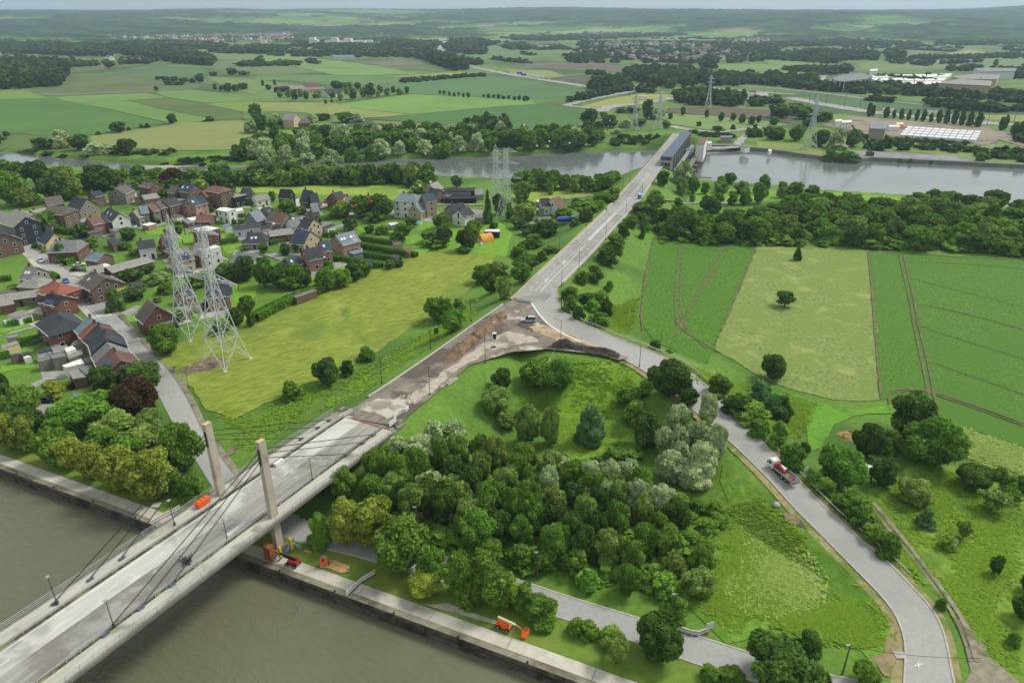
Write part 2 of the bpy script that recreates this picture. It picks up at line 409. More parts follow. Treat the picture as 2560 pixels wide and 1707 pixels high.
ribbon('main_road', mL[i0:], mR[i0:], m_asph2, .04)
ribbon('lower_road', wU, wD, m_asph, .03)
ribbon('village_street', sL, sR, m_asph, .02)
# ---- quay along the canal
def Q(t, s, z=0.0): p = qa+qd*t+qn*s; return (p[0], p[1], z)
def qdist(px, py): p = np.array(G(px, py)); return float(np.dot(p-qa, qn))
def qt(px, py): p = np.array(G(px, py)); return float(np.dot(p-qa, qd))
W1, W2 = .75, 3.25
QT0, QT1 = -60.0, qt(1464, 1707)+70
mb = MB()
def strip(mb, t0, t1, s0, s1, z0, z1): mb.prism([Q(t0, s0)[:2], Q(t1, s0)[:2], Q(t1, s1)[:2], Q(t0, s1)[:2]], z0, z1)
m_qwall = M('quay_wall_concrete', '#4b4740', '#625d54', .9, '#34312c', .3, (.45, .62), rough=.95, bump=.6)
t = QT0
while t < QT1: strip(mb, t, t+11.9, -.5, -.06, -6, .06); t += 12
wallq = mb.build('quay_wall', m_qwall); tag(wallq, kind='structure')
mb = MB(); strip(mb, QT0, QT1, -.42, -.12, .05, .14); mb.build('coping', m_conc_d, wallq)
mb = MB(); t = QT0
while t < QT1:
    mb.bar(Q(t, -.54, -.9), Q(t+11.8, -.54, -.9), .09); mb.box(Q(t+6, -.25, .25), (.28, .28, .3)); t += 12
mb.build('fender_rail', m_blk, wallq)
mb = MB(); strip(mb, QT0, QT1, -.056, W1, -2.5, .03); tag(mb.build('quay_apron', m_conc_d), kind='structure')
qp = None; t = QT0
slab = None
while t < QT1:
    L = 14.0
    if qp is None:
        mb = MB(); strip(mb, QT0, QT1, W1+.003, W2, -2.5, .02); qp = tag(mb.build('quay_path', m_conc_d), kind='structure')
        mb = MB(); mb.prism([(0, 0), (L-.12, 0), (L-.12, W2-W1-.1), (0, W2-W1-.1)], 0, .05); slab_me = mb.mesh('concrete_slab'); slab_me.materials.append(M('slab_concrete', '#aaa596', '#bbb7a8', .45, '#938f80', .07, (.5, .66), rough=.9, orand=.07))
    s = link('concrete_slab', slab_me, qp); p = Q(t, W1+.05, .02+random.uniform(0, .012)); s.location = p; s.rotation_euler = (0, 0, math.atan2(qd[1], qd[0])); t += L
sheet('concrete_pad', M('pad_concrete', '#97937f', '#aca897', .5, '#807b6a', .1, (.48, .64), rough=.9), [G(*p) for p in [(1043, 1507), (1075, 1512), (1120, 1508), (1195, 1537), (1255, 1556), (1278, 1572)]], 2.2)

# ---- verge and field sheets near the camera
sheet('canal_verge', M('short_grass', '#58752f', '#688537', .7, '#74803c', .06, (.5, .68), bump=.4), [Q(QT0, W2+.05), Q(QT1, W2+.05), Q(QT1, W2+9), Q(QT0, W2+9)], 1)
m_barley = M('barley', '#5e732a', '#86963f', 1.1, '#587330', .03, (.5, .68), bump=.9, stretch=(R(35), 4.5, 1), c4='#8a974a', s4=.06, t4=(.52, .7))
m_lodged = M('flattened_barley', '#4f7228', '#7f9440', .5, bump=1, stretch=(R(35), 4, 1))
barley = [G(*p) for p in [(392, 893), (470, 845), (560, 806), (800, 728), (830, 718), (1000, 650), (1090, 627), (1240, 640), (1215, 680), (1160, 740), (1060, 800), (985, 850), (880, 915), (760, 962), (640, 1022), (585, 1047), (515, 1020), (485, 985), (440, 930)]]
sheet('barley_field', m_barley, barley, 2, drape=True, step=5, jit=.45, seg=3)
for pp in ([(595, 912), (640, 900), (690, 915), (704, 930), (668, 948), (615, 945)], [(640, 935), (700, 928), (712, 945), (670, 965)], [(842, 871), (893, 848), (880, 862), (845, 876)], [(620, 860), (700, 850), (690, 862), (640, 870)], [(440, 905), (500, 900), (560, 925), (600, 985), (560, 1020), (500, 980)], [(560, 890), (620, 870), (650, 880), (600, 905)]):
    sheet('flattened_barley_patch', m_lodged, [G(*p) for p in pp], 3, jit=.7, seg=2)
sheet('bare_soil_patch', m_soil, [G(*p) for p in [(445, 925), (530, 892), (562, 900), (575, 912), (530, 925), (465, 938)]], 4, jit=.3)
sheet('bare_soil_patch', m_soil, [G(*p) for p in [(559, 1142), (570, 1125), (592, 1116), (600, 1118), (590, 1130), (566, 1145)]], 3, drape=True, jit=.15, seg=1)
m_beet = M('beet_crop', '#2f5c17', '#558b28', 1.3, '#427220', .03, (.45, .62), bump=1, rows=(R(4), .9, '#3a5022', .5), c4='#3c4f24', s4=1.3, t4=(.60, .68))
crop1 = C('a7', 1300, 725, 1790, 750, 2240, 785, 2130, 1080, 1990, 1410, 1920, 1568)+C('b3', 1690, 150, 1650, 240, 1600, 350, 1545, 360, 1400, 290, 1200, 190, 1110, 110, 1060, 40)+C('a7', 1185, 1450, 1210, 1180, 1260, 900)
sheet('beet_field', m_beet, [G(*p) for p in crop1], 2, drape=True, step=6, jit=.3)
meadow = C('a7', 2250, 790)+C('a8', 0, 800, 860, 830, 915, 835, 985, 1568)+C('b4', 900, 560, 920, 650, 740, 670, 540, 650, 330, 610, 180, 570)+C('b3', 1990, 430, 1800, 330, 1650, 240)+C('a7', 1920, 1568, 2000, 1410)
sheet('pale_meadow', M('pale_meadow_grass', '#577239', '#83935a', .9, '#6c8444', .05, (.42, .6), bump=.9, c4='#8b965c', s4=.11, t4=(.52, .68)), [G(*p) for p in meadow], 1.5, drape=True, step=8, jit=.4)
crop2 = C('a8', 935, 855, 1250, 870, 1700, 895, 2350, 920)+[(2900, 690), (2900, 1200)]+C('b4', 2091, 1040, 1740, 930, 1430, 810, 1050, 690, 940, 640, 890, 300, 870, 0)
sheet('beet_field', m_beet, [G(*p) for p in crop2], 2, jit=.3)
def track(name, mat, pts, wd, k=4, drape=True, n=None):
    w_ = np.array([(GH(*p)[:2] if drape else G(*p)) for p in pts]); n = n or max(4, int(np.linalg.norm(np.diff(w_, axis=0), axis=1).sum()/3))
    c = smooth(resample(w_, n), 2); d = np.gradient(c, axis=0); d /= np.linalg.norm(d, axis=1)[:, None]+1e-9; nn = np.stack([-d[:, 1], d[:, 0]], 1)
    ww = wd*(1+.18*np.random.randn(n))[:, None]/2
    z = (ground_h(c[:, 0], c[:, 1]) if drape else np.zeros(n))+.05*k+(.1 if drape else 0)+random.random()*.045
    A = np.c_[c-nn*ww, z]; B = np.c_[c+nn*ww, z]
    return ribbon(name, A, B, mat, 0, 1)
m_rut = M('tractor_ruts', '#5f5840', '#716850', 1.3, '#4d5f2c', .3, (.44, .58), bump=.6)
tr = [('a7', [1545, 745, 1510, 1000, 1495, 1300, 1500, 1440, 1540, 1530], .7), ('a7', [1580, 745, 1550, 1000, 1540, 1300, 1545, 1440, 1560, 1540], .7),
      ('a7', [1975, 760, 1940, 850, 1830, 1060, 1600, 1440, 1545, 1540], .7), ('a7', [1945, 770, 1905, 850, 1790, 1070, 1570, 1450, 1520, 1560], .6),
      ('a7', [1590, 815, 1900, 835, 2210, 855], .4), ('b3', [1330, 0, 1360, 60, 1410, 100, 1600, 210, 1690, 270], 1.0), ('b3', [1390, 0, 1350, 70, 1300, 160], .7), ('b3', [1420, 20, 1400, 80, 1600, 240], .6),
      ('a8', [1205, 875, 1230, 1000, 1300, 1300, 1350, 1568], .8), ('a8', [1245, 880, 1290, 1080, 1340, 1300, 1395, 1568], .8),
      ('b4', [1180, 0, 1250, 320, 1300, 560, 1335, 750], .8), ('b4', [1215, 0, 1300, 330, 1350, 590, 1385, 760], .8),
      ('a8', [1240, 935, 1700, 950, 2350, 1000], .5), ('a8', [1300, 1085, 1700, 1190, 2350, 1350], .45), ('a8', [1320, 1330, 1450, 1330, 1800, 1410, 2350, 1560], .7),
      ('b4', [1240, 50, 1500, 140, 2091, 320], .5), ('b4', [1310, 340, 1600, 440, 2091, 610], .5), ('b4', [985, 690, 985, 590, 1050, 550, 1150, 545, 1300, 590, 1600, 690, 2091, 870], .8), ('b4', [1030, 680, 1035, 600, 1100, 560, 1300, 575, 1600, 670, 2091, 850], .8)]
for c, v, wd in tr: track('tractor_rut', m_rut, C(c, *v), wd*.75)
for c, v in (('a7', [1295, 720, 1260, 900, 1210, 1180, 1185, 1450, 1200, 1568]), ('a7', [1290, 712, 1750, 740, 2245, 785]), ('a7', [2240, 785, 2130, 1080, 1990, 1410, 1920, 1568]), ('a8', [915, 835, 940, 1050, 965, 1350, 985, 1568]), ('b4', [865, 0, 890, 300, 925, 650]), ('a8', [915, 840, 1300, 860, 1800, 895, 2350, 918])):
    track('field_edge_soil', m_rut, C(c, *v), .7, 5)
# far side grass, meadows inside and right of the loop
m_lush = M('lush_grass', '#54822a', '#6b9638', .6, '#47741f', .05, (.45, .62), bump=.9, c4='#8ea450', s4=.35, t4=(.6, .72))
m_loopmeadow = M('loop_meadow_grass', '#5a8424', '#6c962f', .8, '#497522', .05, (.48, .64), bump=.5, c4='#7c9a3c', s4=.2, t4=(.56, .7))
sheet('loop_meadow', m_loopmeadow, [GH(*p) for p in C('b3', 60, 580, 480, 560, 520, 380, 800, 330, 1050, 420, 1080, 520, 860, 560, 880, 800, 960, 900, 960, 1040, 760, 1100, 480, 1150, 390, 1040, 400, 800, 300, 700, 60, 700)], 1, drape=True, jit=.6)
sheet('loop_bank_grass', m_lush, [GH(*p) for p in C('b8', 0, 200, 420, 430, 840, 830, 960, 980, 1000, 1100, 950, 1300, 860, 1420, 700, 1300, 0, 1100)+C('b7', 2091, 1150, 1800, 1180, 1400, 900, 1300, 600, 1700, 500, 1500, 330, 1750, 120)+C('b3', 1700, 1350, 1740, 1180)], 1, drape=True, jit=.8)
m_dry = M('dry_verge', '#7e7850', '#948a63', .9, '#5e7335', .18, (.46, .62), bump=.5)
sheet('bare_corner_soil', M('sandy_soil', '#7d6f52', '#938464', .8, '#5f7036', .2, (.5, .64), bump=.6), [GH(*p) for p in C('b8', 960, 950, 1010, 960, 1060, 1100, 1060, 1300, 1050, 1400, 1000, 1500, 900, 1500, 860, 1400, 920, 1330, 1000, 1180, 990, 1040)], 2, drape=True, step=2, jit=.5, seg=2)
sheet('bare_soil_patch', m_soil, [GH(*p) for p in C('b8', 500, 1010, 560, 1000, 680, 1070, 790, 1150, 870, 1260, 850, 1290, 780, 1220, 640, 1130)], 2, drape=True, step=2, jit=.3, seg=2)
sheet('bare_soil_patch', m_soil, [GH(*p) for p in C('b8', 110, 180, 160, 170, 260, 240, 330, 330, 260, 300, 170, 250)], 2, drape=True, step=2, jit=.3, seg=2)
m_orch = M('orchard_grass', '#5c8027', '#72953a', .45, '#486e22', .05, (.46, .62), bump=.8, c4='#8c9f52', s4=.18, t4=(.56, .7))
sheet('orchard_meadow', m_orch, [G(*p) for p in [(2080, 1290), (2180, 1230), (2300, 1150), (2420, 1165), (2600, 1240), (2700, 1760), (2480, 1760), (2440, 1640), (2360, 1520), (2200, 1390)]], 1, jit=.6)
sheet('hay_meadow', M('hay_meadow_grass', '#7f9350', '#98a767', .5, '#6a8442', .08, (.46, .62), bump=.9, stretch=(R(-20), 3, 1)), [G(*p) for p in C('b4', 1430, 815, 1740, 935, 2091, 1050)+[(2750, 1200), (2750, 1330)]+C('b4', 2091, 1280, 1800, 1210, 1560, 1110, 1500, 980)], 1.6, jit=.5)
m_path = M('mown_path', '#4b8422', '#5d9530', .9, '#3c7220', .1, (.5, .66), bump=.4)
sheet('mown_path', m_path, [GH(*p) for p in C('b4', 0, 540, 180, 590, 420, 670, 700, 740, 990, 700, 990, 760, 700, 800, 560, 860, 480, 940, 430, 1060, 350, 1080, 330, 980, 310, 860, 200, 700, 0, 600)], 2, drape=True, jit=.5)
for c, v, wd, mt in (('b8', [860, 100, 1000, 270, 1150, 450, 1330, 690, 1470, 870, 1600, 1060, 1680, 1200, 1700, 1400], .85, m_gravel), ('b8', [850, 150, 960, 290, 1090, 450, 1230, 610, 1400, 850, 1540, 1060, 1620, 1220, 1650, 1400], .5, m_gravel)):
    track('farm_track', mt, C(c, *v), wd, 3)
sheet('gravel_turnout', m_gravel, [G(*p) for p in C('b8', 1540, 1040, 1600, 1040, 1660, 1130, 1780, 1270, 1820, 1360, 1960, 1500, 2091, 1640, 1560, 1640, 1660, 1480, 1640, 1250)], 3, jit=.25, seg=2)
# dug-up junction
zb = ZD-.06
sheet('excavated_road', m_dirt, [G(p[0], p[1], 8) for p in [(842, 1040), (894, 1014), (1062, 901), (1203, 800), (1287, 745), (1320, 757), (1334, 765), (1362, 803), (1394, 827), (1433, 848), (1506, 872), (1574, 896), (1546, 900), (1490, 885), (1369, 873), (1280, 880), (1175, 913), (1093, 980), (1030, 1032), (992, 1066)]], 3, z=zb)
sheet('concrete_base', M('broken_concrete', '#a39c8e', '#b7b0a2', .5, '#847c70', .15, (.48, .62), bump=.3), [G(p[0], p[1], 8) for p in C('b2', 870, 700, 1000, 640, 1150, 650, 1250, 700, 1220, 740, 1130, 790, 1080, 810, 960, 760, 830, 730)], 4, z=zb, jit=.15, seg=1)
sheet('compacted_gravel', M('compacted_gravel', '#9a9182', '#b0a797', .6, '#7b7266', .2, (.5, .64), bump=.4), [G(p[0], p[1], 8) for p in C('b2', 1250, 640, 1480, 470, 1640, 350, 1850, 200, 2060, 90)+C('b3', 0, 100, 150, 130, 220, 185, 100, 200, 0, 215)+C('b2', 1900, 260, 1700, 370, 1480, 560, 1300, 680)], 4, z=zb, jit=.4, seg=2)
sheet('sandy_gravel', M('sandy_gravel', '#9d8c70', '#b09e80', .8, '#857559', .2, (.5, .64), bump=.4), [G(p[0], p[1], 8) for p in C('b3', 130, 60, 250, 40, 430, 90, 560, 150, 740, 235, 900, 290, 870, 300, 700, 230, 560, 190, 480, 180, 380, 170, 250, 120)], 4, z=zb, jit=.2, seg=2)
sheet('black_soil_strip', m_blk, [G(p[0], p[1], 8) for p in C('b3', 290, 225, 380, 190, 520, 205, 640, 225, 760, 255, 890, 285, 870, 318, 740, 295, 600, 265, 420, 240)], 5, z=zb, jit=.15, seg=1)
track('tyre_track', M('tyre_tracks', '#4b443d', '#5f574e', 1), [(p[0], p[1]) for p in C('b3', 50, 40, 150, 90, 280, 150, 340, 185)], 1.2, 6)
track('tyre_track', bpy.data.materials['tyre_tracks'], C('b3', 0, 225, 100, 208, 220, 200, 310, 205), .7, 6)

# ---- fields across the river, one sheet each
FM = {}
def fcol(c, c2=None):
    k = (c, c2)
    if k not in FM:
        a = np.array(hx(c)); g_ = a.mean(); a = (a*.8+g_*.2)*np.array([.70, .70, .60]); c = tuple(a); FM[k] = M('field_crop', c, tuple(a*1.1), .02, tuple(a*.9), .008, (.45, .65), stretch=(R(25), 6, 1))
    return FM[k]
FAR = [
 ('a1', '#4c8638', [0, 915, 480, 905, 1000, 1010, 1530, 1132, 1030, 1215, 880, 1240, 500, 1262, 0, 1215, -400, 1200, -400, 915]),
 ('a1', '#6d9a4a', [-400, 845, 0, 845, 240, 840, 440, 902, 0, 913, -400, 915]),
 ('a1', '#6a9c4a', [490, 897, 1340, 855, 1520, 900, 1170, 925, 880, 940, 620, 935]),
 ('a1', '#669a48', [640, 938, 1170, 928, 1500, 1010, 2000, 1105, 1640, 1138, 1540, 1128, 1000, 1005]),
 ('a1', '#5c7a3e', [1180, 925, 1530, 900, 1800, 945, 2240, 1030, 2240, 1095, 2000, 1103, 1500, 1008]),
 ('a1', '#689a4e', [1420, 850, 1750, 828, 2350, 890, 2350, 930, 1900, 950, 1530, 897]),
 ('a1', '#79a044', [1880, 958, 2230, 920, 2500, 950, 2500, 1030, 2240, 1028]),
 ('a1', '#8a9a5c', [830, 1255, 1380, 1182, 1650, 1132, 2200, 1112, 2500, 1230, 2500, 1320, 2080, 1382, 1620, 1385, 1280, 1368, 1000, 1340, 840, 1300]),
 ('a1', '#5a8040', [-400, 1230, 0, 1220, 500, 1262, 850, 1255, 840, 1300, 1280, 1370, 1000, 1430, 400, 1390, 0, 1370, -400, 1365]),
 ('a1', '#65794f', [590, 680, 1000, 680, 1500, 760, 1500, 800, 1400, 840, 700, 850, 260, 855, 220, 840, 560, 800]),
 ('a1', '#527f56', [1000, 682, 1150, 640, 1400, 592, 1900, 632, 1870, 690, 1700, 712, 1260, 712]),
 ('a1', '#5c7f4e', [1270, 718, 1880, 720, 2000, 760, 1750, 825, 1450, 848, 1500, 790]),
 ('a1', '#78776a', [300, 870, 1000, 845, 1420, 838, 1430, 850, 900, 865, 480, 885]),
 ('a1', '#677c54', [240, 510, 600, 520, 980, 552, 1100, 595, 1000, 640, 620, 668, 560, 640, 380, 590, 250, 560]),
 ('a1', '#72915c', [1640, 470, 1900, 455, 2350, 500, 2350, 545, 2060, 555, 1980, 520, 1600, 480]),
 ('a1', '#6e8562', [1980, 560, 2350, 560, 2700, 600, 2700, 660, 2350, 660, 1960, 640]),
 ('a1', '#70925a', [1890, 700, 2350, 730, 2700, 780, 2700, 880, 2350, 880, 1980, 760]),
 ('a2', '#77a058', [0, 520, 260, 495, 550, 540, 900, 580, 1400, 660, 1500, 680, 1240, 690, 1000, 698, 700, 690, 300, 600, 0, 560]),
 ('a2', '#64885c', [0, 565, 300, 605, 600, 670, 0, 690]),
 ('a2', '#7b796a', [940, 572, 1280, 552, 1480, 560, 1580, 595, 1340, 610, 1180, 605]),
 ('a2', '#5e7a4a', [1270, 612, 1580, 600, 1830, 655, 1660, 665, 1400, 635]),
 ('a2', '#4b6b44', [780, 552, 1250, 540, 1280, 552, 920, 570, 800, 566]),
 ('a2', '#95a06c', [1250, 703, 1700, 672, 1950, 668, 1900, 688, 1500, 705, 1290, 714]),
 ('a2', '#5c8f58', [0, 700, 700, 692, 1200, 705, 1280, 750, 1000, 790, 640, 780, 300, 740, 0, 740]),
 ('a2', '#4f8858', [1290, 760, 2110, 700, 2350, 712, 2700, 790, 3050, 830, 2900, 900, 2350, 915, 1960, 890, 1410, 860, 1000, 800]),
 ('a2', '#6a9350', [0, 840, 640, 850, 1380, 850, 1350, 868, 1130, 890, 700, 930, 0, 935]),
 ('a2', '#70a850', [720, 965, 1150, 905, 1420, 868, 2000, 895, 2500, 930, 2600, 960, 2350, 970, 1420, 1052, 1000, 1010]),
 ('a2', '#8fa05f', [0, 945, 700, 945, 900, 1000, 1400, 1055, 1200, 1075, 1000, 1085, 500, 1040, 40, 1020, 0, 1000]),
 ('a2', '#43803f', [1010, 1095, 1420, 1058, 2350, 972, 2580, 955, 2850, 985, 3000, 1020, 2990, 1120, 2800, 1200, 2350, 1230, 1880, 1168, 1400, 1120]),
 ('a2', '#84895f', [1060, 1108, 1400, 1125, 1880, 1175, 1870, 1215, 1300, 1200, 1130, 1170]),
 ('a2', '#82a048', [0, 1225, 350, 1200, 380, 1260, 200, 1300, 0, 1330]),
 ('a3', '#6f6a5a', [300, 580, 830, 568, 1060, 640, 1040, 682, 830, 655, 560, 650, 330, 630, 60, 610, 0, 600, 0, 580]),
 ('a3', '#5c5c4c', [380, 715, 620, 690, 860, 722, 830, 770, 710, 778, 560, 750]),
 ('a3', '#5f8f58', [-800, 410, 0, 408, 580, 440, 700, 480, 560, 500, 0, 560, -500, 560]),
 ('a3', '#5c9a4a', [870, 680, 1040, 685, 1040, 715, 990, 725, 860, 705]),
 ('a3', '#8f9b66', [-50, 640, 350, 650, 490, 700, 350, 718, 0, 692]),
 ('a3', '#9fab54', [610, 985, 880, 912, 1190, 860, 1500, 872, 1560, 892, 1100, 960, 880, 985]),
 ('a3', '#9aa656', [1490, 855, 1870, 822, 2030, 832, 1760, 872]),
 ('a3', '#675c4e', [1430, 995, 1900, 985, 2350, 1012, 2560, 1080, 2560, 1130, 2350, 1110, 1800, 1060, 1410, 1035]),
 ('a3', '#7aa05a', [1410, 1045, 1800, 1065, 2350, 1118, 2550, 1150, 2170, 1192, 1830, 1200, 1450, 1140, 1380, 1090]),
 ('a3', '#70985a', [1050, 375, 1500, 340, 2350, 318, 2700, 320, 2700, 360, 2350, 385, 1450, 402]),
 ('a3', '#64905a', [590, 380, 900, 375, 1090, 395, 1000, 410, 640, 395]),
 ('a3', '#679a50', [1100, 580, 1620, 575, 1850, 590, 1700, 625, 1300, 630]),
 ('a3', '#6b9c52', [1870, 590, 2350, 590, 2350, 660, 2000, 665, 1870, 640]),
 ('a3', '#6fae50', [2050, 690, 2350, 690, 2350, 725, 2200, 730]),
 ('a3', '#6b8a5a', [970, 265, 1400, 255, 1660, 275, 1500, 310, 1050, 300]), ('a3', '#6b8a5a', [0, 265, 300, 270, 440, 310, 0, 310]), ('a3', '#7a9065', [500, 265, 720, 285, 900, 320, 560, 330]),
 ('a4', '#43774a', [320, 850, 880, 900, 1400, 990, 1370, 1010, 960, 1005, 700, 985, 430, 925]),
 ('a4', '#6b9a52', [0, 560, 330, 560, 420, 640, 400, 720, 200, 740, 0, 690]),
 ('a4', '#6a925a', [800, 585, 1500, 560, 2350, 535, 2700, 530, 2700, 600, 2280, 620, 1900, 640, 1500, 640, 900, 655]),
 ('a4', '#9a9c4e', [1080, 375, 1300, 358, 1750, 360, 1700, 382, 1100, 385]), ('a4', '#a09f62', [1480, 520, 1850, 460, 2000, 478, 1880, 525]), ('a4', '#9c9a66', [840, 380, 1080, 385, 1500, 415, 1200, 425]),
 ('a4', '#628a58', [0, 330, 600, 310, 1080, 370, 840, 385, 0, 400]), ('a4', '#5f8455', [1130, 320, 1800, 310, 2350, 330, 2350, 380, 1760, 375, 1300, 355]), ('a4', '#648a58', [1000, 440, 1400, 450, 1850, 440, 1450, 500, 1050, 510]),
 ('a4', '#96a05c', [1960, 1060, 2350, 1060, 2700, 1080, 2700, 1130, 2350, 1125, 2000, 1100]), ('a4', '#7c9a52', [590, 1050, 880, 1075, 870, 1100, 600, 1120]), ('a4', '#7f7464', [480, 1160, 860, 1080, 1500, 1150, 2350, 1230, 2560, 1300, 2560, 1360, 2140, 1240, 2100, 1330, 1200, 1300, 840, 1240]),
 ('a4', '#86a04e', [-100, 1300, 300, 1330, 500, 1390, 480, 1440, 200, 1430, -100, 1400]), ('a4', '#7a9a48', [850, 1380, 1400, 1400, 2350, 1560, 2600, 1590, 2600, 1330, 2200, 1330, 1200, 1300]), ('a4', '#84827a', [680, 1385, 930, 1390, 1500, 1420, 1880, 1450, 1960, 1500, 1500, 1495, 940, 1462, 850, 1465]),
]
for c, colr, v in FAR:
    sheet('field', fcol(colr), [G(*p) for p in C(c, *v)], 1+random.random()*2)
sheet('grass_strip', M('riverside_grass', '#7c923f', '#8ea24e', .2, '#6b8a36', .05), [G(*p) for p in C('a6', -300, 245, 600, 240, 1350, 232, 1400, 290, 1240, 380, 900, 320, 600, 330, 0, 300, -300, 290)], 1, jit=.5)
sheet('grass_strip', bpy.data.materials['riverside_grass'], [G(*p) for p in C('a7', 190, 215, 700, 195, 1010, 240, 960, 300, 560, 340, 190, 390, 0, 330)], 1, jit=.5)
sheet('garden_lawn', M('garden_lawn', '#5a8a2a', '#699a35', .4), [G(*p) for p in C('a6', 1780, 560, 2230, 560, 2350, 680, 2300, 880, 2000, 870, 1620, 830)], 1, jit=.4)
sheet('riverside_lawn', bpy.data.materials['garden_lawn'], [G(*p) for p in C('a8', -900, 260, 470, 290, 1300, 345, 1370, 380, 950, 420, 300, 370, -900, 400)], 1, jit=.5)
o = sheet('mud_bar', M('river_mud', '#8d877b', '#a39d90', .1), [G(a, b, WR) for a, b in C('a1', 1280, 1528, 1500, 1520, 1720, 1508, 1900, 1520, 2120, 1505, 2350, 1488, 2480, 1500, 2480, 1525, 2100, 1535, 1800, 1528, 1600, 1540, 1400, 1548)], 2, z=WR)
sheet('river_bend_water', m_river, [G(*p) for p in C('a1', -300, 425, 30, 420, 20, 440, 0, 455, -20, 480, 40, 510, 60, 525, 30, 545, 10, 585, -300, 600)], 4)

# ---- hills on the horizon
TH = np.linspace(R(-50), R(50), 420); RR = np.exp(np.linspace(math.log(2500), math.log(16000), 200))
T, RD = np.meshgrid(TH, RR); hx_, hy_ = RD*np.sin(T), RD*np.cos(T)
def vnoise(x, y, sc, seed):
    rs = np.random.RandomState(seed); tb = rs.rand(256, 256); x = x/sc; y = y/sc
    i, j = np.floor(x).astype(int), np.floor(y).astype(int); u, v = x-i, y-j; u = u*u*(3-2*u); v = v*v*(3-2*v)
    g = lambda a, b: tb[a % 256, b % 256]
    return (g(i, j)*(1-u)+g(i+1, j)*u)*(1-v)+(g(i, j+1)*(1-u)+g(i+1, j+1)*u)*v
def fbm(x, y, sc, seed, o=4):
    s = 0; a = 1; n = 0
    for k in range(o): s = s+a*vnoise(x, y, sc/2**k, seed+k); n += a; a *= .5
    return s/n
deg = np.degrees(T)
ss = lambda a, b, v: (lambda t: t*t*(3-2*t))(np.clip((v-a)/(b-a), 0, 1))
rise = 118*ss(3200, 9500, RD)*(1+.16*np.cos(np.radians(deg*4.2+40)))+26*ss(9000, 15000, RD)
right = 62*np.exp(-((deg-22)/14)**2)*ss(3600, 5200, RD)*(1-.6*ss(6500, 8500, RD))+60*np.exp(-((deg-36)/5)**2)*ss(5000, 7500, RD)
mid = 34*np.exp(-((deg-4)/9)**2)*ss(4600, 5800, RD)*(1-.7*ss(7000, 9000, RD))
left = 40*np.exp(-((deg+24)/16)**2)*ss(4200, 5600, RD)*(1-.6*ss(6500, 8500, RD))
HZ = rise+right+mid+left+(fbm(hx_, hy_, 1500, 3)-.5)*46*ss(2900, 5000, RD)
wn = fbm(hx_, hy_, 700, 11)+.25*(fbm(hx_, hy_, 160, 21)-.5)
slope_w = ss(.0, 1, (right+mid+left)/60)*.16
wood = ss(.45, .50, wn+slope_w)
HZ = HZ+wood*(9+9*np.random.rand(*HZ.shape))*ss(2900, 3400, RD)-1.5*(1-ss(2500, 3000, RD))
nr, na = RD.shape; V = np.stack([hx_.ravel(), hy_.ravel(), HZ.ravel()], 1)
a_, b_ = np.meshgrid(np.arange(na-1), np.arange(nr-1)); k0 = (b_*na+a_).ravel()
me = np_mesh('hills', V, np.stack([k0, k0+1, k0+na+1, k0+na], 1))
at = me.attributes.new('wood', 'FLOAT', 'POINT'); at.data.foreach_set('value', wood.ravel().astype(np.float32))
me.polygons.foreach_set('use_smooth', [True]*len(me.polygons))
m_hill = bpy.data.materials.new('hill_cover'); m_hill.use_nodes = True; b = NB(m_hill.node_tree); p = m_hill.node_tree.nodes['Principled BSDF']; p.inputs['Roughness'].default_value = 1; p.inputs['Specular IOR Level'].default_value = 0
pos = b.n('ShaderNodeNewGeometry').outputs['Position']
mp = b.n('ShaderNodeMapping'); mp.inputs['Rotation'].default_value = (0, 0, .4); mp.inputs['Scale'].default_value = (.0028, .0052, 0); b.l(pos, mp.inputs[0])
vo = b.n('ShaderNodeTexVoronoi'); vo.inputs['Scale'].default_value = 1.0; b.l(mp.outputs[0], vo.inputs['Vector'])
rmp = b.n('ShaderNodeValToRGB'); rmp.color_ramp.interpolation = 'CONSTANT'; sx = b.n('ShaderNodeSeparateColor'); b.l(vo.outputs['Color'], sx.inputs[0]); b.l(sx.outputs[0], rmp.inputs[0])
els = [(0, '#587c48'), (.2, '#6d8f54'), (.38, '#4d7040'), (.55, '#7f9560'), (.7, '#5f8450'), (.84, '#86845f'), (.93, '#4b7a42')]
cr = rmp.color_ramp
while len(cr.elements) < len(els): cr.elements.new(.5)
for e, (pp, cc) in zip(cr.elements, els): e.position = pp; e.color = lin(cc)
wa = b.n('ShaderNodeAttribute', attribute_name='wood')
fine = b.noise(pos, .006, 6, .75)
wc = b.mix(b.sstep(fine, .35, .65), lin('#1a2f1c'), lin('#3d5a34'))
hedge = b.sstep(b.noise(pos, .008, 5, .75), .56, .6)
fld = b.mix(hedge, rmp.outputs[0], lin('#2f4a2a'))
b.l(b.mix(wa.outputs['Fac'], fld, wc), p.inputs['Base Color'])
me.materials.append(m_hill); tag(link('hills', me), kind='structure')

# ---- the hazy air
mh = bpy.data.materials.new('haze'); mh.use_nodes = True; mh.node_tree.nodes.clear(); b = NB(mh.node_tree)
out = b.n('ShaderNodeOutputMaterial'); pv = b.n('ShaderNodeVolumePrincipled'); pv.inputs['Color'].default_value = (.60, .78, .95, 1); pv.inputs['Density'].default_value = 1.0e-4; pv.inputs['Anisotropy'].default_value = .2
b.l(pv.outputs[0], out.inputs['Volume'])
mb = MB(); mb.box((0, 7600, 139), (28000, 17200, 302)); hz_o = mb.build('haze', mh); tag(hz_o, kind='stuff')
